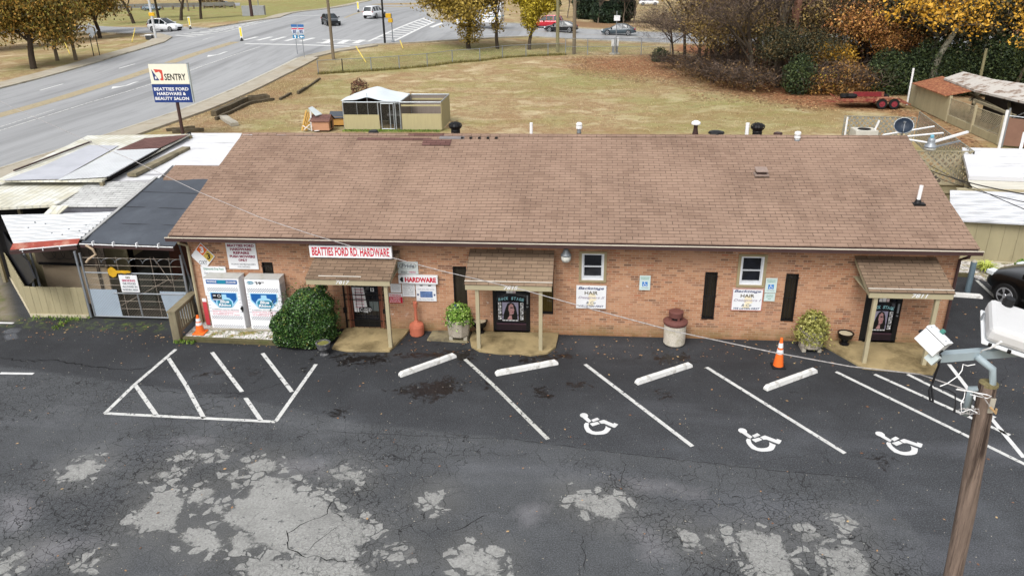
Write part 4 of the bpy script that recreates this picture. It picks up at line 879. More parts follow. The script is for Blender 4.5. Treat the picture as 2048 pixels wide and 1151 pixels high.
mb = MB(); mb.box((cg0, cy, cz0), (cg1, -.04, cz1), M('cage_white', C(246, 247, 250), .5, .03)); mb.box((cg0-.01, cy-.012, cz1), (cg1+.01, -.03, cz1+.02), M('cage_top', C(190, 190, 186), .6, .1, 2, dirt=C(140, 140, 110), dscale=2, damt=(.55, .7)))
for x in (cg0+.04, cg1-.1):
    for y in (cy+.02, -.14): mb.box((x, y, .0), (x+.06, y+.06, cz0), STEEL)
obj('cabinet', mb, t)
mb = MB(); mb.box((cg0+.015, cy-.012, cz0+.03), (cg1-.015, cy-.001, cz1-.17), M('cage_white', C(246, 247, 250))); yy = cy-.015
for a, b in ((.15, .27), (.45, .57), (1.36, 1.49)): mb.rect(cg0+.05, cg1-.05, a, b, yy, HEX.m)
obj('door_panel', mb, t)
mb = MB(); yy = cy-.016; cx = (cg0+cg1)/2
mb.poly([(cg0+.1, yy, 1.33), (cg0+.1, yy, 1.08), (cx-.22, yy, .86), (cx+.22, yy, .86), (cg1-.1, yy, 1.08), (cg1-.1, yy, 1.33)][::1], PALEB)
yy -= .002; mb.poly([(cg0+.13, yy, 1.31), (cg0+.13, yy, 1.12), (cx-.2, yy, .9), (cx+.2, yy, .9), (cg1-.13, yy, 1.12), (cg1-.13, yy, 1.31)], BLUE)
yy -= .002; mb.poly([(cx-.2, yy, .84), (cx+.2, yy, .84), (cx+.25, yy, .9), (cx+.25, yy, 1.05), (cx+.17, yy, 1.15), (cx+.08, yy, 1.18), (cx+.08, yy, 1.27), (cx-.08, yy, 1.27), (cx-.08, yy, 1.18), (cx-.17, yy, 1.15), (cx-.25, yy, 1.05), (cx-.25, yy, .9)], PALEB)
yy -= .002; mb.poly([(cx-.17, yy, .85), (cx+.17, yy, .85), (cx+.21, yy, .9), (cx+.21, yy, 1.04), (cx+.15, yy, 1.1), (cx-.15, yy, 1.1), (cx-.21, yy, 1.04), (cx-.21, yy, .9)], TEAL)
yy -= .002; text(mb, 'Blue', cx-.12, cx+.14, .99, 1.09, yy, WHITE, .2, .04); text(mb, 'Rhino', cx-.18, cx+.18, .88, .97, yy, WHITE, .2, .04)
for k in range(4): text(mb, ['FLAMMABLE GAS NO SMOKING', 'PROPANE TANK EXCHANGE', 'NO SMOKING', 'FLAMMABLE LP GAS'][k], cg0+.1, cg1-(.3 if k == 2 else .12), .76-k*.055, .79-k*.055, cy-.018, M('cage_pink', C(220, 120, 140), .5, .05) if k > 0 else GREYT, 0, .02)
for s_, x0_ in ((-1, cg0+.02), (1, cg1-.08)):
    for k in range(7): mb.rect(x0_, x0_+.06, .7+k*.1, .72+k*.1, cy-.018, M('cage_grey', C(190, 195, 205), .5, .1))
obj('graphic_panel', mb, t)
mb = MB(); mb.box((cg1-.05, cy-.045, .78), (cg1+.02, cy-.012, .86), BLACK); mb.box((cg1-.02, cy-.05, .72), (cg1+.01, cy-.012, .9), BLACK); obj('latch', mb, t)
t2 = dup(t, loc=(-8.86, -.2, 0), label='white propane exchange cage with the price 19 in black at its top, right one')
mb = MB(); mb.rect(cg0+.05, cg1-.05, 1.6, 1.73, cy-.014, BLUE); mb.rect(cx-.12, cx+.12, 1.6, 1.73, cy-.017, TEAL); text(mb, 'PROPANE', cg0+.08, cx-.14, 1.64, 1.7, cy-.02, WHITE, 0, .03); text(mb, 'EXCHANGE', cx+.14, cg1-.08, 1.64, 1.7, cy-.02, WHITE, 0, .03); obj('header_strip', mb, t)
mb = MB(); mb.rect(cg0+.17, cx-.06, 1.1, 1.3, cy-.027, BLACK); text(mb, 'NO', cg0+.2, cg0+.28, 1.2, 1.26, cy-.03, WHITE, 0, .03); mb.rect(cg0+.17, cx-.04, 1.08, 1.12, cy-.03, M('cage_grey', C(190, 195, 205), .5, .1))
mb.poly([(cx-.13+.05*math.cos(a), cy-.03, 1.22+.05*math.sin(a)) for a in np.linspace(0, 6.28, 13)[:-1]], WHITE); mb.poly([(cx-.13+.035*math.cos(a), cy-.032, 1.22+.035*math.sin(a)) for a in np.linspace(0, 6.28, 13)[:-1]], BLACK); obj('sticker', mb, t)
o = MB(); dx = 1.17; o.poly([(cg0+dx+.06+.1*(1+math.cos(a)), cy-.015, 1.66+.05*math.sin(a)) for a in np.linspace(0, 6.28, 15)[:-1]], TEAL); text(o, 'Blue Rhino', cg0+dx+.08, cg0+dx+.24, 1.64, 1.68, cy-.018, WHITE, .1, .03)
text(o, '19', cg0+dx+.34, cg0+dx+.48, 1.6, 1.7, cy-.015, BLKT, 0, .04); text(o, '99', cg0+dx+.49, cg0+dx+.56, 1.66, 1.7, cy-.015, BLKT, 0, .02); text(o, '$', cg0+dx+.3, cg0+dx+.33, 1.66, 1.71, cy-.015, BLKT, 0, .02); obj('price_strip', o, t2)
o = MB(); o.add([(cg1+dx+.012, cy+.03, z) for z in (.3, 1.6)]+[(cg1+dx+.012, -.08, z) for z in (1.6, .3)], [(0, 3, 2, 1)], M('cage_side', C(205, 208, 214), .5, .15, 6, stretch=(1, 1, 3))); obj('side_panel', o, t2)

for q_ in (t, t2): q_.scale = (1, 1, .945); q_.location.z = -.015
# ---------------------------------------------------------------- planting strip, rail, cones, pots, bins
GRAVEL = NT('white_gravel', .9); gv = GRAVEL.vor(16, 'F1', out=1); GRAVEL.col(GRAVEL.mix(GRAVEL.step(GRAVEL.noise(2.2, 4, .7), .5, .62), GRAVEL.ramp(gv, [(0, C(120, 112, 100)), (.4, C(205, 200, 195)), (1, C(235, 232, 230))]), GRAVEL.ramp(GRAVEL.noise(12, 3), [(.3, C(86, 110, 40)), (.7, C(176, 142, 96))])))
GRAVEL.bump(GRAVEL.vor(16, 'F1'), 1., .03)
mb = MB(); mb.slab([(-11.15, -1.0, .07), (-8.35, -1.08, .07), (-8.35, -.01, .09), (-11.15, -.01, .09)], .08, GRAVEL.m); struct(obj('planting_bed', mb))
mb = MB(); mb.beam((-11.1, -1.05, .06), (-8.3, -1.13, .06), .12, .13, M('mossy_timber', C(92, 86, 60), .95, .3, 4, dirt=C(70, 90, 34))); tag(obj('edging_timber', mb, bevel=.012), 'mossy timber along the front of the gravel bed', 'timber')
mb = MB(); mb.box((-10.6, -.5, .09), (-8.3, -.35, .13), CONC); struct(obj('cage_footing', mb))
rl = thing('picket_rail', 'short weathered wooden railing with a thick post beside the orange cone', 'railing', (-11.25, -.7, 0)); mb = MB()
mb.box((-11.38, -1.12, 0), (-11.16, -.94, .88), WOODG); obj('post', mb, rl, bevel=.01); mb = MB(); mb.beam((-11.27, -1.14, .91), (-11.32, .3, .91), .24, .05, WOODG); obj('cap_rail', mb, rl); mb = MB(); mb.beam((-11.27, -.94, .2), (-11.31, .2, .2), .04, .08, WOODG); mb.beam((-11.27, -.94, .8), (-11.31, .2, .8), .04, .08, WOODG); obj('rail', mb, rl)
for k in range(8): mb = MB(); y = -.84+k*.13; mb.box((-11.32, y, .15), (-11.285, y+.05, .86), WOODG); obj('picket', mb, rl)
def cone(p, label, h=.72):
    t = thing('traffic_cone', label, 'traffic cone', p, group='orange traffic cones'); s_ = h/.72; b = MB(); b.lathe([(.24, 0), (.24, .03), (.2, .04)], ORANGE if s_ < .8 else RUBBER, n=4, rot=math.pi/4); obj('base', b, t, world=False, bevel=.01)
    b = MB(); r = lambda z: .135-.105*z/.72
    b.lathe([(r(.03), .03*s_), (r(.72), .72*s_)], ORANGE, n=18); obj('cone_body', b, t, world=False, smooth=False)
    for a, c in ((.34, .44), (.49, .6)): b = MB(); b.lathe([(r(a)+.004, a*s_), (r(c)+.004, c*s_)], WHITE, n=18); obj('white_band', b, t, world=False)
cone((-10.78, -.68, .08), 'small orange cone standing on the gravel by the wooden railing', .55); cone((5.09, -1.5, 0), 'tall orange cone on the black asphalt near a white parking block', .82)
def leafball(name, parent, n, cen, rad, size, mats, shape=2.2, bottom=-1., inner=.75, seed=1, droop=0.):
    g = np.random.default_rng(seed); d = g.normal(size=(n, 3)); d /= np.linalg.norm(d, axis=1)[:, None]; k = (np.abs(d)**shape).sum(1)**(-1/shape); r = inner+(1-inner)*g.random(n)**.5
    lump = 1+.07*np.sin(d[:, 0]*7+seed)*np.cos(d[:, 1]*6)+.05*np.sin(d[:, 2]*9+seed*2)
    c = d*(k*r*lump)[:, None]*np.array(rad)+np.array(cen); c[:, 2] -= droop*g.random(n)*(np.hypot(d[:, 0], d[:, 1])**3)
    c = c[c[:, 2] > bottom]; n = len(c); a = g.normal(size=(n, 3)); a /= np.linalg.norm(a, axis=1)[:, None]
    nn = d[:n]*.8+a*.7; nn /= np.linalg.norm(nn, axis=1)[:, None]; b = np.cross(nn, g.normal(size=(n, 3))); b /= np.linalg.norm(b, axis=1)[:, None]; e = np.cross(nn, b)
    s_ = (size*(.6+.8*g.random(n)))[:, None]
    V = np.stack([c-b*s_, c-e*s_*.55, c+b*s_, c+e*s_*.55], 1).reshape(-1, 3); F = np.arange(4*n).reshape(n, 4)
    o = npmesh(name, V, F, mats, parent, attrs={'rnd': ('FACE', g.random(n))}); return o
def leaf_mat(name, stops, rough=.6, scale=1.2, trans=True):
    t = NT(name, rough, 0, .35); a = t.attr('rnd'); n = t.noise(scale, 3); f = t.math('ADD', t.math('MULTIPLY', a, .6), t.math('MULTIPLY', n, .4))
    t.col(t.ramp(f, stops)); return t.m
BUSHL = leaf_mat('bush_leaf', [(.2, C(22, 38, 20)), (.45, C(42, 70, 32)), (.62, C(72, 110, 50)), (.76, C(104, 138, 70)), (.88, C(160, 140, 66))], .35, 3.5)
t = thing('round_bush', 'large dense dark green bush beside the gas cages', 'bush', (-7.56, -.78, 0)); 
leafball('leaves', t, 30000, (-.06, -.05, .5), (.86, .7, .6), .026, BUSHL, 2.7, .02, .78, 3)
leafball('leaves', t, 17000, (.12, .05, .98), (.66, .5, .52), .026, BUSHL, 2.4, .02, .74, 9)
leafball('stray_sprigs', t, 900, (0, 0, .72), (.96, .78, .92), .03, BUSHL, 2.3, .05, .93, 15)
leafball('stray_sprigs', t, 400, (.42, .2, 1.5), (.2, .22, .14), .035, BUSHL, 2, .02, .3, 5)
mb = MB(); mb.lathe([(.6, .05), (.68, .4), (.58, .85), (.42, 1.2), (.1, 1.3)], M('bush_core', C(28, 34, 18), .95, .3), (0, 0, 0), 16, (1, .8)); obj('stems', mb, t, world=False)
AGG = M('exposed_aggregate', C(178, 168, 152), .9, .35, 40, dirt=C(128, 124, 104), dscale=3, damt=(.55, .7), bump=.4)
IVY = leaf_mat('ivy_leaf', [(.15, C(66, 98, 32)), (.45, C(108, 146, 50)), (.7, C(152, 182, 82)), (.9, C(196, 206, 140))], .5, 2)
OLV = leaf_mat('olive_leaf', [(.15, C(92, 96, 40)), (.45, C(140, 138, 66)), (.7, C(172, 168, 92)), (.9, C(205, 196, 130))], .6, 2)
def planter(p, label, lm, seed, dr):
    t = thing('planter', label, 'planter', p, group='concrete planters along the wall'); b = MB(); b.lathe([(.27, .09), (.3, .12), (.34, .55), (.34, .6), (.28, .6), (.27, .5)], AGG, n=8, rot=.39); obj('pot', b, t, world=False, bevel=.012)
    for sx in (-.2, .2): b = MB(); b.box((sx-.05, -.2, 0), (sx+.05, .2, .09), CONC); obj('foot', b, t, world=False)
    b = MB(); b.lathe([(.0, .53), (.27, .53)][::-1], M('soil', C(60, 48, 38), .95, .3), n=12); obj('soil', b, t, world=False)
    k_ = 1.2 if dr > .4 else 1.; leafball('leaves', t, int(2600*k_), (0, 0, .72+.04*k_), (.36*k_, .36*k_, .3*k_), .036, lm, 2, .2, .35, seed, dr); leafball('leaves', t, 260, (0, -.02, .7), (.46*k_, .46*k_, .3*k_), .03, lm, 2, .12, .8, seed+5, dr)
    leafball('dried_flower', t, 90, (-.05, -.1, .95), (.08, .08, .08), .03, M('dry_blue_flower', C(70, 90, 120), .8, .3), 2, 0, .2, seed+1)
planter((-3.37, -.4, .03), 'concrete planter with bright green leafy plant left of the middle porch', IVY, 11, .25); planter((6.15, -.45, 0), 'concrete planter with yellowing plant right of the rightmost barred window', OLV, 12, .5)
t = thing('litter_bin', 'round pebbled concrete litter bin with a brown domed lid', 'litter bin', (2.56, -.38, 0)); b = MB(); b.lathe([(.26, .02), (.29, .06), (.3, .6), (.28, .64)], M('pebble_cream', C(204, 196, 182), .85, .3, 45, dirt=C(160, 150, 120), dscale=4), n=24); obj('drum', b, t, world=False, smooth=False)
LID = M('bin_lid', C(108, 68, 62), .6, .15); b = MB(); b.lathe([(.31, .62), (.33, .66), (.33, .7), (.22, .76), (.17, .76)], LID, n=24); obj('rim', b, t, world=False); b = MB()
for a in (.4, 1.97, 3.54, 5.1): b.box((.15*math.cos(a)-.03, .15*math.sin(a)-.03, .74), (.15*math.cos(a)+.03, .15*math.sin(a)+.03, .92), LID)
b.lathe([(.19, .84), (.2, .98), (.16, 1.0), (.02, 1.01)], LID, n=20); obj('dome', b, t, world=False); b = MB(); b.lathe([(.14, .74), (.14, .84)], BLACK, n=12); obj('opening', b, t, world=False)
t = thing('ash_stand', 'terracotta-coloured ash receptacle with a thin upright neck', 'ashtray', (-4.6, -.25, 0)); AO = M('ash_terracotta', C(196, 112, 86), .7, .12, 4)
b = MB(); b.lathe([(.18, .0), (.2, .03), (.21, .27), (.19, .34), (.08, .4), (.05, .46)], AO, n=22); obj('base', b, t, world=False, smooth=False); b = MB(); b.lathe([(.045, .44), (.038, .9)], AO, n=12); b.lathe([(.055, .86), (.06, .9), (.06, 1.0), (.05, 1.02)], AO, n=12); obj('neck', b, t, world=False)
def pot(p, label, name, mat, fill, r, h):
    t = thing(name, label, 'pot', p); b = MB(); b.lathe([(r*.62, 0), (r*.66, .03), (r*.36, .07), (r*.5, h*.35), (r*.9, h*.6), (r, h*.9), (r*1.08, h*.95), (r*1.08, h), (r*.88, h), (r*.86, h*.9)], mat, n=20); obj('bowl', b, t, world=False, smooth=False)
    b = MB(); b.lathe([(r*.87, h*.93), (.0, h*.94)], fill, n=16); obj('filling', b, t, world=False)
SAND = M('sand_fill', C(186, 176, 150), .95, .15, 12); GLZ = M('glazed_black', C(24, 22, 24), .2, .3, 3)
pot((-2.82, -.1, .06), 'round black pot filled with sand, half behind the middle porch post', 'pot', GLZ, SAND, .21, .36); pot((7.1, -.22, .06), 'round black pot of sand on the right porch slab', 'pot', GLZ, SAND, .2, .34)
pot((-6.86, -1.62, 0), 'dark carved stone urn with mossy top in front of the round bush', 'urn', M('urn_stone', C(84, 84, 86), .8, .4, 14, dirt=C(160, 160, 158), dscale=9), M('moss_fill', C(120, 118, 62), .95, .3, 12), .185, .37)
# parking blocks
PB = M('block_white', C(226, 225, 221), .8, .1, 4, dirt=C(150, 144, 134), dscale=5, damt=(.56, .72))
def block(a, b, label):
    a, b = Vector(a), Vector(b); c = (a+b)/2; L = (b-a).length; rz = math.atan2(b.y-a.y, b.x-a.x); m_ = MB(); q = L/2
    vs = []
    for x, k in ((-q, .55), (-q+.07, 1), (q-.07, 1), (q, .55)): vs += [(x, -.075, 0), (x, .075, 0), (x, .055, .12*k), (x, -.055, .12*k)]
    fs = [(0, 3, 2, 1), (12, 13, 14, 15)]
    for i in range(3):
        for k in range(4): fs.append((4*i+k, 4*i+(k+1) % 4, 4*i+4+(k+1) % 4, 4*i+4+k))
    m_.add(vs, fs, PB); o = obj('parking_block', m_, world=False, bevel=.008); o.location = (c.x, c.y, .004); o.rotation_euler = (0, 0, rz); tag(o, label, 'parking block', 'white concrete parking blocks')
block(P(799, 753), P(911, 713), 'white parking block in front of the gap between left and middle porches'); block(P(991, 750), P(1115, 727), 'white parking block just right of the middle porch slab')
block(P(1272, 768), P(1382, 732), 'white parking block in front of the concrete litter bin'); block(P(1530, 780), P(1631, 743), 'white parking block beside the tall orange cone'); block(P(1905, 592), P(1964, 596), 'white parking block beyond the right end of the building')
# ---------------------------------------------------------------- sheds left of the building
TORCH = M('black_roll_roofing', C(74, 79, 87), .85, .1, 1.5, dirt=C(88, 94, 102), dscale=.8, bump=.2)
WMET = corr_mat('white_corrugated', C(222, 224, 226, .68), .25, 'Y', dirt=C(170, 160, 150), damt=(.6, .8), depth=.1)
WFLAT = M('white_coated_roof', C(226, 226, 228, .74), .7, .06, 1, dirt=C(150, 148, 152), dscale=1.3, damt=(.55, .72), stretch=(.35, 1.6, 1))
BEIGEM = corr_mat('beige_metal', C(206, 202, 182), .22, 'X', dirt=C(228, 228, 220), damt=(.45, .6), depth=.12)
TARP = M('grey_tarp', C(188, 190, 197), .6, .08, .9, dirt=C(170, 172, 180), dscale=.6); PALECOR = corr_mat('pale_corrugated', C(214, 217, 219), .12, 'X', dirt=C(190, 192, 195), damt=(.5, .8), depth=.2)
REDB = M('rusty_red_board', C(150, 70, 58), .85, .2, 3, dirt=C(190, 150, 130), dscale=2)
def corr(mb, pts, n, amp, mat):
    a, b, c, d = [Q(*p) for p in pts]; vs = []; m_ = n*6
    for j in range(m_+1):
        f = j/m_; z = amp*max(0., math.sin(2*math.pi*f*n))**2
        for e in (a.lerp(d, f), b.lerp(c, f)): vs.append(e+Vector((0, 0, z)))
    mb.add(vs, [(2*j, 2*j+1, 2*j+3, 2*j+2) for j in range(m_)], mat); mb.slab([p-Vector((0, 0, .01)) for p in (a, b, c, d)], .03, mat); return mb
def pslab(mb, pts, th, mat): mb.slab([tuple(Q(*p)) for p in pts], th, mat); return mb
# black roofed lean-to
t = thing('lean_to', 'lean-to with smooth black roll roof between the brick building and the white roofs', 'shed', (-12.8, 2, 0))
mb = MB(); pts = [Q(161, 481, 2.5), Q(366, 488, 2.55), Q(412, 360, 3.2), Q(313, 356, 3.05)]
pts[1].x = pts[2].x = -11.38; A_, B_, C_, D_ = pts; n = 10; vs = []
for j in range(n+1):
    for i in range(n+1):
        l = A_.lerp(D_, j/n); r = B_.lerp(C_, j/n); p = l.lerp(r, i/n); p.z += .02*math.sin(i*1.3)*math.sin(j*.8)-(.06 if j == 0 else 0); vs.append(p)
mb.add(vs, [(j*(n+1)+i, j*(n+1)+i+1, (j+1)*(n+1)+i+1, (j+1)*(n+1)+i) for j in range(n) for i in range(n)], TORCH)
obj('roof', mb, t, smooth=True)
mb = MB()
for k in (1, 2, 3): a = A_.lerp(D_, k/4); b = B_.lerp(C_, k/4); mb.beam(a+Vector((0, 0, .006)), b+Vector((0, 0, .006)), .014, .006, IRON)
obj('seam', mb, t)
mb = MB(); mb.beam(A_+Vector((0, -.04, -.13)), B_+Vector((0, -.04, -.13)), .06, .1, BROWN); mb.beam(A_+Vector((0, -.08, -.07)), B_+Vector((0, -.08, -.07)), .03, .02, PVC)
for k in (.15, .37, .62, .85): p = A_.lerp(B_, k); mb.box((p.x-.015, p.y-.12, p.z-.1), (p.x+.015, p.y-.02, p.z+.02), WHITE)
obj('gutter', mb, t)
mb = MB(); mb.beam(A_+Vector((.05, .05, .03)), D_+Vector((0, 0, .04)), .1, .03, M('grey_edge_flashing', C(168, 168, 166), .6, .1)); obj('edge_flashing', mb, t)
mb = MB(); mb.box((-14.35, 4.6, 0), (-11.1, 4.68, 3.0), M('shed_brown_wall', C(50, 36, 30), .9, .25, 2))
obj('wall', mb, t); mb = MB(); mb.box((-13.2, 2.6, 0), (-12.3, 2.7, 2.2), M('rust_sheet', C(84, 50, 38), .9, .3, 2, stretch=(3, 3, .5))); obj('rusty_sheet', mb, t)
for x in (-14.25, -11.35): mb = MB(); mb.box((x, .42, 0), (x+.08, .5, 2.45), M('dark_wood', C(70, 60, 50), .9, .3, 3)); obj('post', mb, t)
mb = MB(); mb.tube([(-14.1, .0, 2.42), (-13.9, -.02, 2.3), (-13.85, -.02, 2.15), (-14.1, -.02, 2.0), (-14.2, -.02, 1.9)], .035, M('rusty_pipe', C(172, 152, 128), .7, .25), 7); obj('downspout', mb, t)
mb = MB(); mb.box((-13.5, 1.2, 0), (-13.1, 1.7, 1.1), M('cluttered_box', C(52, 54, 48), .8, .4, 3)); mb.box((-12.6, 1.5, 0), (-11.8, 2.1, .7), M('cluttered_box', C(70, 74, 66))); mb.beam((-12.0, 1.0, .1), (-11.6, 1.6, 2.1), .04, .04, STEEL); mb.beam((-11.6, .9, .1), (-12.2, 1.5, 2.2), .04, .04, STEEL)
tag(obj('stored_junk', mb), 'dim stored boxes and ladders inside the gated lean-to', 'junk')
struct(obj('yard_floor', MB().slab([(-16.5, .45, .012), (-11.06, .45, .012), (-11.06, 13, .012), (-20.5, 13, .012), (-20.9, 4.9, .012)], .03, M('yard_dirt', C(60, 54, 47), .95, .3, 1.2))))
# front-left white roof with red fascia
t = thing('white_shed', 'low shed with bright white ribbed roof and peeling red front fascia', 'shed', (-16, 1.5, 0))
mb = corr(MB(), [(27, 487, 2.4), (161, 477, 2.42), (228, 423, 2.62), (2, 430, 2.62)], 9, .045, WMET); obj('roof', mb, t)
a, b = Q(27, 487, 2.4), Q(161, 477, 2.42); mb = MB(); mb.quad(a+Vector((0, -.02, .015)), b+Vector((0, -.02, .015)), b+Vector((0, -.2, -.12)), a+Vector((-.0, -.2, -.12)), REDB); mb.beam(a+Vector((.0, -.22, -.19)), b+Vector((0, -.22, -.19)), .07, .1, BROWN); mb.beam(a+Vector((.3, -.2, -.11)), b+Vector((0, -.2, -.11)), .05, .02, PVC)
for k in (.2, .5, .75): p = a.lerp(b, k); mb.box((p.x-.012, p.y-.27, p.z-.2), (p.x+.012, p.y-.2, p.z-.1), WHITE)
obj('fascia', mb, t)
mb = MB(); mb.box((-16.6, 1.25, 0), (-14.5, 1.3, 2.35), M('beige_wall', C(205, 184, 156), .85, .08, 2)); mb.box((-16.7, 1.2, 1.35), (-14.45, 1.245, 2.4), M('shade_cloth', C(96, 86, 76), .9, .2, 2)); mb.box((-18.2, 2.4, 0), (-14.5, 2.45, 2.5), BOARD)
obj('wall', mb, t)
mb = MB()
for k in range(6): c = Vector((-16.2+k*.3, 1.12, 1.75)); mb.tube([c+Vector((math.cos(q)*.2+.05*q/6.3, 0, math.sin(q)*.22)) for q in np.linspace(0, 6.28, 13)], .007, IRON, 4)
mb.beam((-16.6, 1.15, 1.38), (-14.5, 1.15, 1.34), .05, .07, DARK); tag(obj('razor_wire', mb), 'dark coils of wire above the tan board fence', 'wire')
mb = MB()
for k in range(8): p = Q(70+k*17-(k % 2)*30, 445+(k*11) % 30, 2.56); mb.box((p.x-.02, p.y-.015, p.z), (p.x+.015, p.y+.015, p.z+.03), STEEL)
obj('roof_screw', mb, t)
# grey bleached shingle shed
t = thing('grey_shingle_shed', 'small shed roof of bleached grey shingles beside the black roof', 'shed', (-16.2, 4, 0))
mb = MB(); pslab(mb, [(112, 412, 2.72), (240, 412, 2.72), (311, 364, 2.98), (180, 362, 2.98)], .04, SHING_G); obj('roof', mb, t)
a, b = Q(118, 412, 2.7), Q(240, 412, 2.7); mb = MB(); mb.quad(a, b, b+Vector((0, -.15, -.28)), a+Vector((-.0, -.15, -.28)), M('dark_grey_shingle', C(92, 92, 98), .9, .2, 9)); obj('apron', mb, t)
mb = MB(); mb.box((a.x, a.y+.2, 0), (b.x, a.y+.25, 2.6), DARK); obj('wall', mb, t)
mb = MB(); p = Q(95, 420, 2.68); mb.slab([Q(88, 427, 2.66), Q(118, 427, 2.66), Q(137, 411, 2.8), Q(104, 411, 2.8)], .03, BEIGEM); tag(obj('loose_sheet', mb), 'loose beige metal sheet bridging two shed roofs', 'sheet')
# flat beige roof
t = thing('beige_canopy', 'wide low beige metal canopy roof at the left edge, streaked white', 'canopy', (-19.5, 5, 0)); mb = MB(); pslab(mb, [(-60, 418, 2.8), (112, 409, 2.8), (205, 356, 2.95), (-60, 356, 2.95)], .08, BEIGEM); obj('roof', mb, t)
mb = MB()
for u in (-40, 30, 100): p = Q(u, 412, 2.7); mb.box((p.x-.05, p.y+.1, 0), (p.x+.05, p.y+.2, 2.72), WOODG)
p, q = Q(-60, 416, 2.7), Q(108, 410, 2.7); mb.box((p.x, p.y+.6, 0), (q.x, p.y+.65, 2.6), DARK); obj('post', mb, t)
# wide white flat roof reaching back
t = thing('flat_white_roof', 'long flat white coated roof running back beside the brick building', 'shed', (-14, 8, 0)); mb = MB(); p = [Q(205, 364, 2.9), Q(316, 358, 2.9), Q(345, 330, 2.94), Q(452, 330, 2.94), Q(484, 266, 2.95), Q(381, 266, 2.95)]
p[3].x = min(p[3].x, -11.4); p[4].x = min(p[4].x, -11.4) if p[4].y < YB else p[4].x; mb.slab(p, .1, WFLAT); obj('roof', mb, t)
mb = MB(); mb.box((p[5].x, p[5].y-.05, 0), (p[4].x, p[5].y-.02, 2.84), BOARD); mb.box((p[0].x+.2, p[0].y, 0), (p[0].x+.25, p[5].y-.06, 2.8), BOARD); obj('wall', mb, t)
mb = MB(); a, b = Q(263, 350, 3.0), Q(373, 296, 3.0); mb.beam(a, b, .32, .12, WOODG); tag(obj('roof_plank', mb), 'long weathered plank lying on the flat white roof', 'plank')
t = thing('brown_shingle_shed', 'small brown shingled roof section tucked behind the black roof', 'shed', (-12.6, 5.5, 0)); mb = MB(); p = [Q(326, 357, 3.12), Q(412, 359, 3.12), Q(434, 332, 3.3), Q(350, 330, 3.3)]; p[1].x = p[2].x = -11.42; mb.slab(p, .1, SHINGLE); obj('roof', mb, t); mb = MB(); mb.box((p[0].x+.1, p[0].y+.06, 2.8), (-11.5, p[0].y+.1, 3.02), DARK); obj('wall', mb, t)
# tarped canopy
t = thing('tarped_canopy', 'large raised canopy covered with grey tarp, pale corrugated sheet and a brown corner', 'canopy', (-19, 8.5, 0)); cz = 3.12
mb = MB(); pslab(mb, [(-10, 361, cz), (203, 361, cz), (381, 268, cz), (175, 271, cz)], .06, BEIGEM); obj('roof', mb, t)
mb = MB(); mb.poly([Q(4, 361, cz+.03), Q(118, 358, cz+.03), Q(238, 291, cz+.03), Q(178, 290, cz+.03), Q(90, 330, cz+.05)], TARP); tp = obj('tarp', mb, t)
mb = MB(); mb.slab([Q(116, 359, cz+.05), Q(218, 353, cz+.05), Q(319, 296, cz+.05), Q(236, 297, cz+.05)], .015, PALECOR); obj('corrugated_sheet', mb, t)
mb = MB(); mb.slab([Q(233, 300, cz+.06), Q(318, 296, cz+.06), Q(378, 269, cz+.06), Q(290, 276, cz+.06)], .01, SHING_D); obj('brown_sheet', mb, t)
mb = MB(); mb.beam(Q(28, 341, cz+.06), Q(182, 283, cz+.06), .06, .05, BROWN); mb.beam(Q(205, 362, cz-.1), Q(381, 268, cz-.1), .06, .2, DARK)
a, b = Q(216, 356, cz), Q(320, 298, cz)
for k in range(38): p = a.lerp(b, k/38); mb.box((p.x-.03, p.y-.02, p.z-.03), (p.x+.06, p.y+.05, p.z+.05), DARK)
obj('edge_trim', mb, t); mb = MB()
for u, v in ((-8, 360), (203, 360), (380, 269), (176, 272)): p = Q(u, v, cz); mb.box((p.x-.06, p.y-.06, 0), (p.x+.06, p.y+.06, cz-.06), WOODG)
obj('post', mb, t)
# tan board fence, left yard, with black torn sheeting behind
def board_fence(name, label, a, b, h, bw=.2, mat=BOARD, z=0, base=True, th=.025, group=None, hb=None):
    a, b = Vector((a[0], a[1], 0)), Vector((b[0], b[1], 0)); L = (b-a).length; t = thing(name, label, 'fence', (a.x, a.y, z), math.atan2(b.y-a.y, b.x-a.x), group); m_ = MB(); n = max(1, int(L/bw)); g = random.Random(label)
    for k in range(n):
        x0, x1 = k*L/n, (k+1)*L/n-.008; hh = h+((hb or h)-h)*(k+.5)/n; dz = g.uniform(-.012, .012)
        m_.add([(x0, -th/2, .03), (x1, -th/2, .03), (x1, th/2, .03), (x0, th/2, .03), (x0, -th/2, hh+dz), (x1, -th/2, hh+dz), (x1, th/2, hh+dz), (x0, th/2, hh+dz)], [(0, 3, 2, 1), (4, 5, 6, 7), (0, 1, 5, 4), (1, 2, 6, 5), (2, 3, 7, 6), (3, 0, 4, 7)], mat)
    m_.box((0, th/2+.001, h*.25), (L, th/2+.05, h*.25+.08), mat); m_.box((0, th/2+.001, h*.8), (L, th/2+.05, h*.8+.08), mat); obj('boards', m_, t, world=False)
    if base: m_ = MB(); m_.box((0, -th/2-.03, 0), (L, -th/2-.002, .1), M('pale_base_board', C(196, 186, 160), .8, .12, 3)); obj('base_board', m_, t, world=False)
    return t
board_fence('board_fence', 'low tan board fence facing the lot left of the chain link gate', (-16.58, .25), (-14.72, .28), .98)
board_fence('board_fence', 'tan board fence receding along the left edge from the corner', (-21.6, 5.45), (-16.6, .3), .98, hb=.98)
def on_plane(u, v, p0, n_):
    r_ = ray(u, v); return CAM+r_*((Vector(p0)-CAM).dot(n_)/r_.dot(n_))
pn = Vector((.71, .7, 0)); BS = M('black_sheeting', C(26, 27, 34), .5, .4, 3)
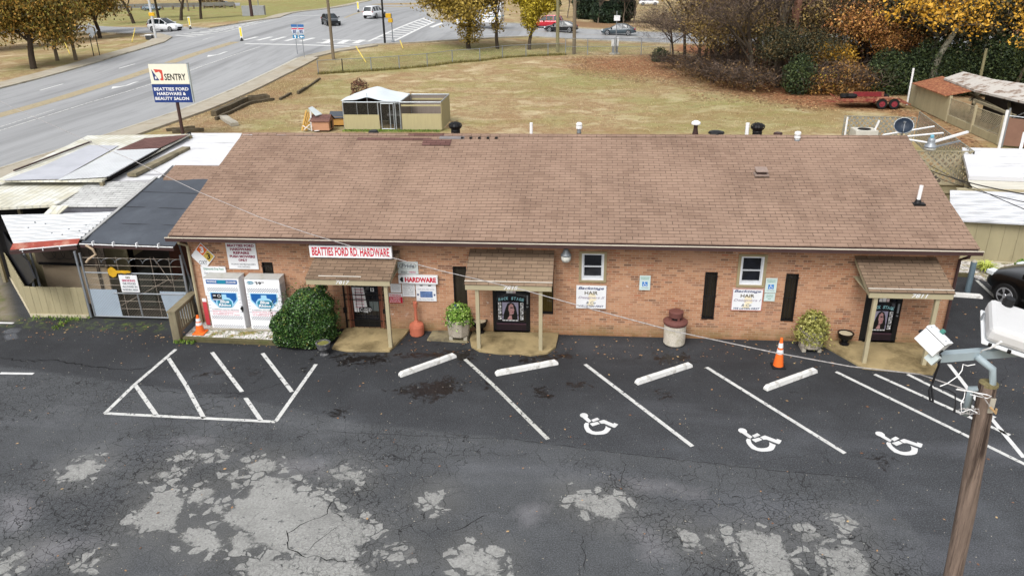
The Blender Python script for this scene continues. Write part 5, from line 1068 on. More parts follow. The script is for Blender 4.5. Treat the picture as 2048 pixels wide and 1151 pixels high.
mb = MB(); q = [on_plane(u, v, (-16.5, .45, 0), pn) for u, v in ((56, 573), (72, 556), (58, 522), (36, 500), (16, 478), (4, 456), (-12, 446), (-20, 500), (0, 508))]; n = len(q); mb.add(q+[p-pn*.03 for p in q], [tuple(range(n)), tuple(range(2*n-1, n-1, -1))]+[(i, n+i, n+(i+1) % n, (i+1) % n) for i in range(n)], BS)
tag(obj('torn_sheeting', mb), 'torn black plastic sheeting hung behind the left board fence', 'sheeting')
mb = MB(); q = [on_plane(u, v, (-16.42, .42, 0), pn) for u, v in ((14, 484), (20, 492), (31, 528), (28, 530), (17, 500))]; mb.add(q, [tuple(range(5))], CONC); tag(obj('torn_strip', mb), 'pale torn strip hanging on the black sheeting', 'strip')
for x, y in ((-16.35, .42), (-16.22, .5)): mb = MB(); mb.tube([(x, y, 0), (x-.1, y+.05, 2.3)], .035, STEEL, 8); tag(obj('steel_post', mb), 'grey steel post at the corner behind the tan fence' if x < -16.3 else 'thinner steel post beside the corner post, nearer the gate', 'post')
# the gate
gx0, gx1, gy0 = -14.62, -11.45, .2
t = thing('chain_link_gate', 'tall chain link yard gate framed in steel tube with two sheet metal corners', 'gate', (gx0, gy0, 0)); mb = MB()
mb.tube([(gx0, gy0, .05), (gx0-.02, gy0, 2.15)], .035, STEEL, 8); mb.tube([(gx0+.14, gy0, .1), (gx0+.12, gy0, 2.1)], .028, STEEL, 8); mb.tube([(gx1, gy0, .05), (gx1, gy0, 2.1)], .035, STEEL, 8)
mb.tube([(gx0+.14, gy0, .1), (gx1, gy0, .1)], .022, STEEL, 6); mb.tube([(gx0+.9, gy0, 1.12-.26), (gx1-.1, gy0, 1.12-.26)], .022, STEEL, 6); mb.tube([(-12.98, gy0, .1), (-13.0, gy0, .88)], .025, STEEL, 8); mb.tube([(gx0+.14, gy0, 1.5), (gx1, gy0, 1.5)], .018, STEEL, 6); obj('frame', mb, t)
mb = MB(); RB = M('rust_wire', C(160, 148, 134), .6, .25)
for z in (.35, .6, 1.1, 1.3, 1.72, 1.95): mb.tube([(gx0+.14, gy0+.03, z), (gx1, gy0+.03, z)], .008, RB, 4)
for x in (-14.0, -13.45, -12.4, -11.85): mb.tube([(x, gy0+.035, .1), (x, gy0+.035, 2.0)], .008, RB, 4)
mb.tube([(-13.7, gy0+.04, .4), (-12.0, gy0+.04, 1.3)], .008, RB, 4); mb.tube([(-11.9, gy0+.04, 1.2), (-12.3, gy0+.04, 2.0)], .008, RB, 4)
for k in range(7): c = Vector((gx0+.5+k*.42, gy0+.02, 1.75)); mb.tube([c+Vector((math.cos(q)*.2, .05*math.sin(q*2), math.sin(q)*.2)) for q in np.linspace(.2, 2.6, 7)], .006, STEEL, 4)
obj('wire_rod', mb, t); mb = MB(); mb.quad((gx0+.14, gy0-.03, .1), (gx1, gy0-.03, .1), (gx1, gy0-.03, 1.5), (gx0+.14, gy0-.03, 1.5), CHAIN); obj('mesh', mb, t)
SHEET = M('bluish_sheet_metal', C(168, 182, 196), .45, .08, 1.5)
mb = MB(); mb.box((gx0+.12, gy0+.0, .1), (gx0+1.0, gy0+.01, .97), SHEET); obj('metal_sheet', mb, t); mb = MB(); mb.poly([(gx1-.75, gy0, .1), (gx1-.05, gy0, .1), (gx1-.05, gy0, .95), (gx1-.85, gy0, .95)], SHEET); obj('metal_sheet', mb, t)
sign('gate_sign', 'white rounded NO SMOKING sign wired to the chain link gate', -13.42, -12.87, .93, 1.46, WHITE, [('NO', .38, .62, .81, .93, BROWNT, 0, .05), ('SMOKING', .13, .87, .62, .76, PK, 0, .05), ('OR FOOD', .13, .87, .44, .57, GREYT, 0, .05), ('ALLOWED IN', .08, .92, .26, .38, GREYT, 0, .05), ('GARDEN AREA', .06, .94, .08, .2, GREYT, 0, .05)], y=gy0-.04)
t = thing('key_emblem', 'yellow key-shaped board hung on the chain link gate', 'emblem', (-13.5, gy0, 1.55)); KY = M('key_yellow', C(206, 160, 36), .6, .15, 6); mb = MB()
def prism(mb, pts, y, th, mat):
    n = len(pts); mb.add([(a, y, b) for a, b in pts]+[(a, y+th, b) for a, b in pts], [tuple(range(n)), tuple(range(2*n-1, n-1, -1))]+[(i, n+i, n+(i+1) % n, (i+1) % n) for i in range(n)], mat)
prism(mb, [(-13.73, 1.55), (-13.7, 1.65), (-13.6, 1.71), (-13.53, 1.67), (-13.46, 1.6), (-13.1, 1.6), (-13.02, 1.57), (-13.06, 1.53), (-13.15, 1.53), (-13.2, 1.5), (-13.3, 1.53), (-13.45, 1.51), (-13.5, 1.42), (-13.6, 1.38), (-13.7, 1.45)], gy0-.06, .02, KY); obj('board', mb, t)
# ---------------------------------------------------------------- right of the building
t = board_fence('board_fence', 'tall tan board fence behind the gravel bed right of the building', (9.75, 6.75), (17.5, 6.0), 1.48, .42)
t = thing('white_carport', 'low ribbed bright white roof behind the right tan fence', 'shed', (14, 9, 0)); mb = MB(); CW = corr_mat('white_ribbed_metal', C(222, 224, 228, .66), .3, 'Y', dirt=C(196, 200, 204), damt=(.6, .85), depth=.1); corr(mb, [(1900, 440, 1.52), (2130, 452, 1.52), (2130, 388, 1.9), (1900, 380, 1.9)], 13, .07, CW); obj('roof', mb, t)
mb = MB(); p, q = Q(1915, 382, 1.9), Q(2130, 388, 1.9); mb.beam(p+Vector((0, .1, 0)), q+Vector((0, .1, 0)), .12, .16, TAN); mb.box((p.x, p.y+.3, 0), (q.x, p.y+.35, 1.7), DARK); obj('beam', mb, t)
t = thing('white_roof_shed', 'large flat white roof behind the ribbed one at the right edge', 'shed', (16, 13, 0)); mb = MB(); pslab(mb, [(1938, 352, 2.1), (2140, 358, 2.1), (2140, 299, 2.2), (1924, 295, 2.2)], .15, WFLAT); obj('roof', mb, t)
mb = MB(); p, q = Q(1938, 352, 2.1), Q(2140, 358, 2.1); mb.quad(p+Vector((.0, -.0, -.16)), q+Vector((0, 0, -.16)), q+Vector((0, -.5, -.35)), p+Vector((0, -.5, -.35)), M('weathered_white_board', C(200, 196, 184), .8, .15, 2, stretch=(.4, 3, 3))); mb.box((p.x+.1, p.y+.3, 0), (q.x, p.y+.4, 1.9), BOARD); obj('wall', mb, t)
mb = MB(); p = Q(2041, 298, 2.2); mb.tube([p, p+Vector((0, 0, .7))], .06, PVC); obj('vent_pipe', mb, t)
LAT = M('lattice_wood', C(172, 162, 136), .85, .2, 4, dirt=C(122, 114, 90)); LATG = M('grey_lattice', C(148, 144, 130), .9, .25, 4)
def lattice(mb, O, U, w, h, pitch, sw, mat, th=.012):
    O, U = Vector(O), Vector(U).normalized(); N_ = Vector((-U.y, U.x, 0))
    for sgn, off in ((1, 0), (-1, th)):
        c = -h
        while c < w+h:
            pts = []
            for e in (0, sw*1.414):
                # line x = c+e + sgn*z
                z0, z1 = 0., h; x_ = lambda z: (c+e+z) if sgn > 0 else (c+e+h-z)
                lo, hi = z0, z1
                if sgn > 0: lo = max(lo, -(c+e)); hi = min(hi, w-(c+e))
                else: lo = max(lo, c+e+h-w); hi = min(hi, c+e+h)
                pts.append((x_(lo), lo, x_(hi), hi) if hi > lo+.02 else None)
            if pts[0] and pts[1]:
                a, b = pts; f = lambda x, z: O+U*x+Vector((0, 0, z))+N_*off
                mb.add([f(a[0], a[1]), f(b[0], b[1]), f(b[2], b[3]), f(a[2], a[3])], [(0, 1, 2, 3)], mat)
            c += pitch
    for a, b in (((0, 0), (w, 0)), ((0, h), (w, h))): mb.beam(O+U*a[0]+Vector((0, 0, a[1])), O+U*b[0]+Vector((0, 0, b[1])), .04, .04, mat)
    for x in (0, w): mb.beam(O+U*x, O+U*x+Vector((0, 0, h)), .05, .04, mat)
ft, fb = Y(1870, 303, 13.3), Y(1925, 410, 13.3); fx0 = 12.6; fx1 = Y(1948, 303, 13.3).x; zt = Y(1948, 303, 13.3).z; zm = Y(1936, 366, 13.3).z
t = thing('lattice_enclosure', 'tan wood enclosure with lattice upper panel behind the right end of the roof', 'enclosure', (fx0, 13.3, 0)); mb = MB(); lattice(mb, (fx0, 13.3, zm), (1, 0, 0), fx1-fx0, zt-zm, .29, .07, LAT); obj('lattice_panel', mb, t)
mb = MB(); mb.box((fx0, 13.28, .05), (fx1, 13.33, zm-.03), BOARD); mb.box((fx0, 13.22, zm-.08), (fx1, 13.28, zm-.01), TAN); mb.box((fx0, 13.22, zm*.55), (fx1, 13.28, zm*.55+.08), TAN); mb.beam((fx0+.8, 13.2, .12), (fx1, 13.2, .03), .05, .08, TAN); obj('board_panel', mb, t)
mb = MB(); a = Vector((fx1, 13.3, .05)); b = Vector((17.2, 22.4, .05)); d = (b-a); lattice(mb, (a.x, a.y, zt-1.5), d, d.length, 1.5, .27, .075, LATG); obj('lattice_side', mb, t)
a = Q(1690, 232, 1.9); b = Q(1832, 235, 1.9); t = thing('lattice_screen', 'long grey lattice screen standing on the lawn behind the roof ridge', 'screen', a); mb = MB(); lattice(mb, (a.x, a.y, .1), b-a, (b-a).length, 1.8, .27, .08, LATG); obj('lattice_panel', mb, t)
mb = MB(); mb.tube([(a.x-.05, a.y-.6, .0), (a.x-.05, a.y-.6, 1.95)], .05, PVC); obj('corner_post', mb, t)
t = thing('condenser_unit', 'pale air conditioning unit inside the lattice screen', 'air conditioner', (13, 17, 0)); p = Q(1713, 262, 1.35); q = Q(1752, 259, 1.35); mb = MB(); mb.box((p.x, p.y, .1), (q.x, p.y+1.0, 1.35), M('unit_beige', C(206, 202, 190), .5, .1)); obj('cabinet', mb, t); mb = MB(); mb.lathe([(.33, 0), (.33, .02)], DARK, ((p.x+q.x)/2, p.y+.5, 1.351), 18); obj('fan_grille', mb, t); mb = MB(); mb.beam((q.x-.1, p.y+.3, 1.36), (q.x+.05, p.y+.3, 1.85), .08, .08, PVC); obj('vent_pipe', mb, t)
mb = MB(); mb.slab([(12.7, 13.5, .06), (16.3, 13.5, .06), (17.1, 22.2, .06), (13.6, 22.6, .06)], .05, M('dark_backing_brown', C(78, 66, 54), .9, .3, 3, stretch=(1, .15, 1))); struct(obj('dark_backing_slab', mb))  # dark slab added behind the lattice so its gaps read dark
# satellite dish standing on the roof edge
c = Y(1807, 253, 11.2); t = thing('satellite_dish', 'dark blue oval satellite dish tilted upward behind the roof edge', 'satellite dish', c); mb = MB(); DB = M('dish_navy', C(34, 46, 62), .5, .15); rings = [(r_, .12*r_*r_) for r_ in (0, .3, .6, .85, 1.)]; vs = []; n = 24; nrm = Vector((-.25, -.75, .45)).normalized(); U = nrm.cross(Vector((0, 0, 1))).normalized(); V = U.cross(nrm)
for r_, h in rings:
    for k in range(n): q = 2*math.pi*k/n; vs.append(c+U*math.cos(q)*r_*.33+V*math.sin(q)*r_*.3+nrm*h)
mb.add(vs, [(i*n+k, i*n+(k+1) % n, (i+1)*n+(k+1) % n, (i+1)*n+k) for i in range(4) for k in range(n)], DB); mb.tube([c+U*math.cos(q)*.335+V*math.sin(q)*.305+nrm*.11 for q in np.linspace(0, 6.283, 25)], .012, STEEL, 5); obj('reflector', mb, t)
mb = MB(); mb.tube([c-V*.3, c-V*.3+nrm*.35, c+nrm*.42], .015, STEEL, 6); mb.lathe([(.03, -.03), (.05, .05)], STEEL, tuple(c+nrm*.42), 10); obj('feed_arm', mb, t); mb = MB(); mb.tube([c-nrm*.05, c-nrm*.1-Vector((0, 0, .5)), (c.x, c.y, .3)], .03, STEEL, 7); obj('mast', mb, t)
for (u0, v0), (u1, v1), lb in (((1766, 270), (1868, 253), 'thin white pole lying over the enclosure, upper of two beside the dish'), ((1812, 273), (1886, 266), 'thin white pole lying over the enclosure, lower of two beside the dish')):
    mb = MB(); mb.tube([Q(u0, v0, 2.2), Q(u1, v1, 2.2)], .045, PVC, 8); tag(obj('white_pole', mb), lb, 'pole')
# flood lamp on the rear right gable
c = Y(1862, 286, 10.2); t = thing('gable_lamp', 'grey dusk-to-dawn lamp with clear dome on a curved arm at the right roof end', 'lamp', c); mb = MB(); mb.lathe([(.05, .2), (.12, .18), (.13, .08), (.13, .0), (.2, -.08), (.23, -.12), (.23, -.15)], STEEL, tuple(c), 18); obj('housing', mb, t, smooth=True)
mb = MB(); mb.lathe([(.21, -.15), (.2, -.23), (.08, -.3)], M('lamp_glass', C(215, 214, 205)), tuple(c), 18); obj('lens', mb, t, smooth=True); mb = MB(); mb.lathe([(.07, .2), (.07, .28), (.03, .31)], M('photocell_blue', C(120, 180, 200), .3, .1), tuple(c), 10); obj('photocell', mb, t)
mb = MB(); mb.tube([c+Vector((-.15, 0, .02)), c+Vector((-.8, .0, .12)), c+Vector((-1.0, 0, .0)), (9.8, c.y, c.z-.35)], .035, PVC, 8); obj('arm', mb, t); mb = MB(); mb.beam(c+Vector((.1, 0, .05)), c+Vector((1.5, .6, .3)), .09, .07, PVC); mb.beam(c+Vector((.2, -.1, -.1)), c+Vector((1.2, .4, -.0)), .06, .05, STEEL); obj('brace', mb, t)
# bollard, bed, plants
t = thing('steel_bollard', 'slate blue steel bollard with pale cap beside the right end of the building', 'bollard', (12.02, 3.81, 0)); mb = MB(); mb.lathe([(.085, 0), (.085, 1.0)], M('bollard_slate', C(106, 124, 134), .6, .12), (12.02, 3.81, 0), 14); obj('shaft', mb, t, smooth=False); mb = MB(); mb.lathe([(.085, 1.0), (.06, 1.04), (.01, 1.06)], CONC, (12.02, 3.81, 0), 14); obj('cap', mb, t)
mb = MB(); mb.slab([(10.4, 5.3, .06), (12.7, 5.15, .06), (12.9, 4.75, .06), (14.2, 4.7, .06), (17.5, 5.2, .06), (17.5, 5.95, .06), (9.8, 6.7, .06)], .07, GRAVEL.m); struct(obj('planting_bed', mb)); mb = MB(); mb.beam((10.4, 5.22, .06), (12.7, 5.08, .06), .1, .12, M('mossy_timber', C(92, 86, 60))); tag(obj('edging_timber', mb), 'timber along the gravel bed below the tall right fence', 'timber')
def spiky(p, label, n, L, mat, sd):
    t = thing('spiky_plant', label, 'plant', p); g = random.Random(sd); m_ = MB()
    for k in range(n):
        a = g.uniform(0, 6.28); e = g.uniform(.3, 1.2); l = L*g.uniform(.6, 1.1); d = Vector((math.cos(a)*math.cos(e), math.sin(a)*math.cos(e), math.sin(e))); s_ = Vector((-math.sin(a), math.cos(a), 0))*.02; p0 = Vector((0, 0, .02)); p1 = p0+d*l*.55; p2 = p1+Vector((d.x*l*.5, d.y*l*.5, d.z*l*.15-.08))
        m_.add([p0-s_, p0+s_, p1+s_, p1-s_, p2], [(0, 1, 2, 3), (3, 2, 4)], mat)
    obj('leaves', m_, t, world=False)
spiky((13.3, 5.5, .05), 'yellow-green arching spiky plant against the tall tan fence', 150, .6, M('spiky_yellow', C(190, 200, 96), .6, .2, 9), 3)
for p, lb, sd, s_ in (((10.95, 5.9, .05), 'dark green upright shrub between building end and bollard', 21, .3), ((14.3, 5.3, .05), 'low green clump beside the black car', 22, .22), ((15.9, 5.6, .05), 'dark green shrub at the right frame edge by the fence', 23, .35)):
    t = thing('small_shrub', lb, 'shrub', p); leafball('leaves', t, 1100, (0, 0, s_), (s_, s_, s_*1.3), .035, BUSHL if sd != 22 else IVY, 2, .02, .3, sd)
# ---------------------------------------------------------------- light pole close to the camera
top = CAM+ray(1978, 765)*7.5; bot = Vector((top.x+.27, top.y-.13, 0)); POLEW = M('lot_pole_wood', C(122, 106, 95), .92, .4, 22, stretch=(1, 1, .06), bump=1., dirt=C(58, 46, 40), dscale=12, damt=(.5, .62))
t = thing('light_pole', 'tall weathered wooden light pole nearest the camera at lower right', 'pole', bot); mb = MB(); mb.tube([bot.lerp(top, k/8)+Vector((.01*math.sin(k*1.3), 0, 0)) for k in range(9)], [.105-.022*k/8+.003*math.sin(k*2.3) for k in range(9)], POLEW, 18, False); mb.lathe([(.0, .0), (.087, -.005), (.087, -.03)][::-1], M('pole_top_moss', C(122, 112, 78), .95, .4, 25), (top.x, top.y, top.z+.006), 18); obj('shaft', mb, t)
mb = MB(); mb.box((top.x-.0, top.y-.1, top.z-.28), (top.x+.05, top.y-.088, top.z-.12), CONC); mb.tube([(top.x-.0, top.y-.12, top.z-.2), (top.x+.02, top.y-.2, top.z-.22), (top.x+.06, top.y-.12, top.z-.22)], .012, M('rust_iron', C(170, 140, 100), .6, .2), 6); obj('eye_bolt', mb, t)
ARM = M('grey_enamel', C(152, 166, 172), .45, .1); am = CAM+ray(1945, 708)*7.5; al = CAM+ray(1878, 708)*7.45; ar = CAM+ray(2030, 722)*7.6; ar.z = al.z = am.z
t2 = thing('lamp_bracket', 'grey square steel crossarm and bent tube at the head of the light pole', 'bracket', am); mb = MB(); mb.beam(al, ar, .085, .085, ARM); obj('crossarm', mb, t2); mb = MB(); mb.tube([am+Vector((.02, -.04, 0)), am+Vector((.16, -.1, -.1)), am+Vector((.2, -.12, -.3)), Vector((top.x-.12, top.y+.05, top.z-.1)), Vector((top.x-.12, top.y+.05, top.z-.4))], .036, ARM, 10); obj('bent_tube', mb, t2, smooth=True)
LAMPW = M('lamp_white', C(235, 238, 240), .45, .04)
c = CAM+ray(1866, 681)*7.35; t3 = thing('flood_lamp', 'white box-shaped flood lamp aimed down left from the light pole', 'lamp', c); b = MB(); b.box((-.17, -.12, -.13), (.17, .12, .13), LAMPW); t3.scale = (.68, .68, .68); o = obj('housing', b, t3, world=False, bevel=.008); e = MB(); e.box((-.175, -.125, .1), (.175, .125, .14), LAMPW); e.lathe([(.035, .14), (.035, .19), (.01, .2)], M('photocell_green', C(70, 130, 118), .4, .1), (-.02, .07, 0), 12); obj('lid', e, t3, world=False, bevel=.004)
e = MB(); e.box((-.2, -.13, -.02), (-.172, .0, .02), BLACK); obj('clamp', e, t3, world=False); e = MB(); e.box((.172, -.02, -.06), (.19, .02, .0), BLACK); obj('clamp', e, t3, world=False)
for sx in (-.13, .13):
    for sy in (-.09, .09): e = MB(); e.lathe([(.008, .14), (.008, .148)], STEEL, (sx, sy, 0), 8); obj('bolt', e, t3, world=False)
e = MB(); e.box((-.174, -.124, .092), (.174, .124, .099), M('gasket', C(90, 92, 92), .8, .1)); obj('gasket', e, t3, world=False); e = MB(); e.box((.1, -.06, -.24), (.24, .06, -.1), M('translucent_grey', C(190, 200, 200), .4, .08)); obj('knuckle', e, t3, world=False)
t3.rotation_euler = (R(-18), R(28), R(-52))
c = CAM+ray(2044, 662)*7.5; t4 = thing('shoebox_lamp', 'big pale rounded shoebox lamp seen from above at the right frame edge', 'lamp', c); b = MB(); b.box((-.32, -.3, -.07), (.32, .3, .1), M('shoebox_pale', C(206, 206, 206), .5, .05, 1.5)); o = obj('housing', b, t4, world=False, bevel=.05); b = MB(); b.box((-.335, -.315, -.1), (.335, .315, -.075), LAMPW); obj('door_frame', b, t4, world=False, bevel=.01)
b = MB(); b.lathe([(.05, .09), (.055, .13), (.045, .18)], BLACK, (-.17, .24, 0), 14); obj('photocell', b, t4, world=False); b = MB()
for k in range(4): b.box((-.28+k*.17, -.34, -.09), (-.25+k*.17, -.31, -.06), BLACK)
b.box((-.345, .1, -.08), (-.33, .13, .0), STEEL); obj('clip', b, t4, world=False); t4.rotation_euler = (R(8), R(12), R(-20))
def cable(name, label, pts, r, mat, cat='cable', sag=0, n=24, parent=None):
    pts = [Vector(p) for p in pts]
    if len(pts) == 2: pts = [pts[0].lerp(pts[1], k/n)-Vector((0, 0, sag*4*(k/n)*(1-k/n))) for k in range(n+1)]
    m_ = MB(); m_.tube(pts, r, mat, 6); o = obj(name, m_, parent)
    if not parent: tag(o, label, cat)
    return o
def px(u, v, d): return CAM+ray(u, v)*d
SILV = M('silver_cable', C(168, 164, 162), .5, .4, 30); BC = M('black_cable', C(22, 22, 26), .5, .2)
A0 = Vector((top.x, top.y-.12, top.z-.2)); endw = Vector((-30, 4, 6.6)); wp = [(1965, 790, 7.4), (1840, 748, 7.8), (1700, 732, 8.4), (1540, 703, 9.1), (1350, 662, 10.1), (1180, 617, 11.0), (1050, 580, 11.8), (880, 541, 12.9), (740, 503, 13.9), (620, 468, 14.9), (520, 434, 15.8), (400, 385, 16.9), (270, 322, 18.3), (130, 262, 20), (20, 212, 21.5), (-120, 140, 24)]
cp = [px(*q) for q in wp]; cable('service_drop', 'twisted silver overhead cable sweeping from the light pole across the whole facade to upper left', [A0]+[p+Vector((0, 0, .012*math.sin(i*3.1))) for i, p in enumerate(cp)], .0065, SILV)
cable('hanging_cable', 'thick black cable hanging in a loop below the white flood lamp', [px(1881, 708, 7.4), px(1878, 728, 7.4), px(1865, 765, 7.5), px(1858, 780, 7.5), px(1860, 800, 7.5), px(1866, 804, 7.5), px(1864, 780, 7.5), px(1862, 770, 7.5)], .011, BC)
cable('hanging_cable', 'thin black lead ending in a plug left of the light pole', [px(1868, 772, 7.5), px(1895, 778, 7.5), px(1910, 786, 7.5), px(1911, 808, 7.5), px(1908, 825, 7.5)], [.006]*4+[.014], BC)
cable('white_cable', 'white lead looping from the lamp bracket down to the overhead cable', [px(1950, 728, 7.5), px(1935, 731, 7.5), px(1926, 728, 7.5), px(1924, 740, 7.5), px(1915, 752, 7.5), px(1895, 766, 7.5), px(1880, 772, 7.5)], .005, PVC)
cable('white_cable', 'white lead hanging in a curl against the light pole', [px(1912, 778, 7.5), px(1930, 782, 7.5), px(1928, 795, 7.5), px(1922, 806, 7.5), px(1923, 824, 7.5), px(1940, 818, 7.5), px(1955, 825, 7.45)], .0045, PVC)
cable('white_cable', 'short white wand sticking out over the shoebox lamp', [px(1957, 708, 7.5), px(1965, 700, 7.4), px(1980, 696, 7.3), px(2003, 683, 7.2)], [.006, .006, .009, .011], PVC)
cable('dead_end_wire', 'white wire bail tying the overhead cable to the light pole', [px(1914, 777, 7.5), px(1975, 789, 7.4), px(1983, 792, 7.36), px(1975, 796, 7.4), px(1940, 788, 7.5)], .005, PVC)
cable('coiled_wire', 'messy grey-white coil of wire at mid height beside the light pole', [px(1920+10*math.cos(k*1.7)+k*1.7, 822+7*math.sin(k*1.7), 7.5) for k in range(22)], .0035, SILV)
for i, (a, b, sg) in enumerate(((Y(1845, 335, 9), px(2090, 395, 16), .1), (Y(1850, 345, 9.2), px(2090, 412, 16), .1), (Y(1858, 330, 9.4), px(2090, 435, 16), .05))): cable('power_wire', ['upper thick black wire leaving the right roof end', 'middle black wire leaving the right roof end', 'lowest thin black wire leaving the right roof end'][i], [a, b], .016 if i == 0 else .01, BC, 'wire', sg)
cable('power_wire', 'thin dark wire crossing the top right corner of the shingle roof', [Y(1600, 276, 5.6), Y(1700, 290, 6.6), Y(1800, 306, 7.8), Y(1850, 322, 9)], .012, BC, 'wire')
# ---------------------------------------------------------------- cars
CHROME = M('wheel_silver', C(176, 178, 182), .35, .15, metal=.5); HEADL = M('headlight', C(225, 230, 232), .2, .05); TAILL = M('tail_light', C(165, 25, 30), .3, .1)
def paint(name, c):
    if name in _mc: return _mc[name]
    t = NT(name, .3, .0, .5); t.col(c); t.b.inputs['Coat Weight'].default_value = .5; _mc[name] = t.m; return t.m
# profile rows: (x fraction from rear, bottom z, top of body z, half width) and cabin (x fraction, roof z) by type
TYPES = {'sedan': ([(0, .38, .72, .62), (.03, .28, .92, .8), (.16, .22, 1.0, .9), (.5, .2, .95, .92), (.72, .2, .93, .92), (.9, .22, .82, .88), (.98, .28, .68, .74), (1, .36, .58, .58)], [(.1, .98), (.26, 1.36), (.4, 1.45), (.55, 1.42), (.74, .94)]),
    'suv': ([(0, .45, .95, .72), (.02, .35, 1.08, .88), (.15, .28, 1.12, .95), (.5, .25, 1.1, .96), (.72, .26, 1.08, .96), (.9, .3, 1.0, .92), (.98, .36, .85, .78), (1, .45, .7, .62)], [(.01, 1.1), (.07, 1.6), (.2, 1.72), (.5, 1.72), (.74, 1.1)]),
    'hatch': ([(0, .38, .85, .68), (.03, .28, .98, .84), (.15, .22, 1.0, .9), (.5, .2, .97, .91), (.72, .2, .95, .91), (.9, .22, .84, .87), (.98, .28, .7, .74), (1, .36, .6, .58)], [(.02, .98), (.14, 1.38), (.3, 1.47), (.52, 1.44), (.74, .96)])}
def car(label, p, rz, L, typ, pm, group=None, trim=None):
    t = thing('parked_car' if group is None else 'moving_car', label, 'car', p, rz, group); body, cab = TYPES[typ]; b = MB(); vs = []; n = 0
    for f, zb, zt, w in body:
        x = (f-.5)*L; sec = [(0, zb), (w*.85, zb), (w*.97, zb+.1), (w, (zb+zt)*.5), (w*.97, zt-.12), (w*.84, zt-.01), (w*.4, zt+.03), (0, zt+.035)]; sec = sec+[(-y, z) for y, z in sec[-2:0:-1]]; n = len(sec); vs += [(x, y, z) for y, z in sec]
    k = len(body); b.add(vs, [(i*n+j, i*n+(j+1) % n, (i+1)*n+(j+1) % n, (i+1)*n+j)[::-1] for i in range(k-1) for j in range(n)]+[tuple(range(n)), tuple((k-1)*n+j for j in range(n))[::-1]], pm)
    wz = .34 if typ != 'suv' else .37; wx = (-.29*L, .31*L)
    o = obj('body', b, t, world=False, smooth=True)
    try:
        md = o.modifiers.new('subd', 'SUBSURF'); md.levels = 1; md.render_levels = 1
    except Exception: pass
    bz = lambda f: np.interp(f, [q[0] for q in body], [q[2] for q in body]); bw = lambda f: np.interp(f, [q[0] for q in body], [q[3] for q in body])
    g = MB(); vs = []
    for i, (f, zr) in enumerate(cab):
        x = (f-.5)*L; zl = bz(f)-.06; w0 = bw(f)*.9; hh = max(zr-zl, .02); w1 = w0-.2*min(1, hh/.5); vs += [(x, w0, zl), (x, w1, zr-.03), (x, w1*.8, zr), (x, 0, zr+.015), (x, -w1*.8, zr), (x, -w1, zr-.03), (x, -w0, zl)]
    k = len(cab); g.add(vs, [(i*7+j, i*7+j+1, i*7+7+j+1, i*7+7+j) for i in range(k-1) for j in range(6)], CARGLASS); gl = obj('window', g, t, world=False)
    r = MB(); vs = []; mid = cab[1:-1]
    for i, (f, zr) in enumerate(mid):
        x = (f-.5)*L+(.04 if i == 0 else (-.04 if i == len(mid)-1 else 0)); zl = bz(f)-.06; w0 = bw(f)*.9; w1 = w0-.2*min(1, (zr-zl)/.5); vs += [(x, w1+.012, zr-.06), (x, w1*.8, zr+.014), (x, 0, zr+.03), (x, -w1*.8, zr+.014), (x, -w1-.012, zr-.06)]
    r.add(vs, [(i*5+j, i*5+j+1, i*5+6+j, i*5+5+j) for i in range(len(mid)-1) for j in range(4)], pm)
    for s_ in (1, -1):
        pts = [Vector(((f-.5)*L, s_*(bw(f)*.9-.2*min(1, max(zr-bz(f)+.06, .02)/.5)+.01), zr-.03)) for f, zr in cab]
        r.tube([Vector(((cab[0][0]-.5)*L, s_*bw(cab[0][0])*.9, bz(cab[0][0])-.03))]+pts[1:-1]+[Vector(((cab[-1][0]-.5)*L, s_*bw(cab[-1][0])*.88, bz(cab[-1][0])-.03))], .035, pm, 5)
        for f in ((.42, .2) if typ == 'sedan' else (.46, .26, .1)):
            x = (f-.5)*L; zt = np.interp(f, [q[0] for q in cab], [q[1] for q in cab]); w0 = bw(f)*.9; r.beam((x, s_*(w0+.012), bz(f)-.05), (x, s_*(w0-.2*min(1, (zt-bz(f)+.06)/.5)+.014), zt-.04), .07, .03, pm)
        r.box(((.68-.5)*L, s_*bw(.6)*.93, bz(.6)), ((.72-.5)*L, s_*(bw(.6)+.15), bz(.6)+.14), pm)
    obj('roof', r, t, world=False)
    for s_ in (1, -1):
        for x in wx:
            w = MB(); w.lathe([(.02, -.11), (wz*.62, -.11), (wz*.95, -.1), (wz, -.05), (wz, .1), (.02, .1)], RUBBER, n=20); rw = w; rw.v = [(x+a, s_*(bw(.5)-.06)+c*s_*-1, wz+b_) for a, b_, c in rw.v]; wo = obj('wheel', rw, t, world=False, off=(0, 0, 0))
            q = MB(); q.lathe([(0, -.125), (wz*.16, -.13), (wz*.2, -.115)], CHROME, n=10)
            for k_ in range(5): a = 2*math.pi*k_/5; q.add([(math.cos(a+.18)*wz*.12, math.sin(a+.18)*wz*.12, -.128), (math.cos(a-.18)*wz*.12, math.sin(a-.18)*wz*.12, -.128), (math.cos(a-.22)*wz*.6, math.sin(a-.22)*wz*.6, -.118), (math.cos(a+.22)*wz*.6, math.sin(a+.22)*wz*.6, -.118)], [(0, 1, 2, 3)], CHROME)
            q.lathe([(wz*.6, -.114), (wz*.66, -.12), (wz*.7, -.112)], CHROME, n=20, cap=False); q.v = [(x+a, s_*(bw(.5)-.06)-c*s_, wz+b_) for a, b_, c in q.v]; obj('rim', q, wo, world=False)
            ar_ = MB(); vs = []
            for k_ in range(13): a = math.pi*k_/12; vs += [(x+math.cos(a)*(wz+.02), s_*(bw(.5)+.004), wz+math.sin(a)*(wz+.02)), (x+math.cos(a)*(wz+.1), s_*(bw(.5)-.0), wz+math.sin(a)*(wz+.1))]
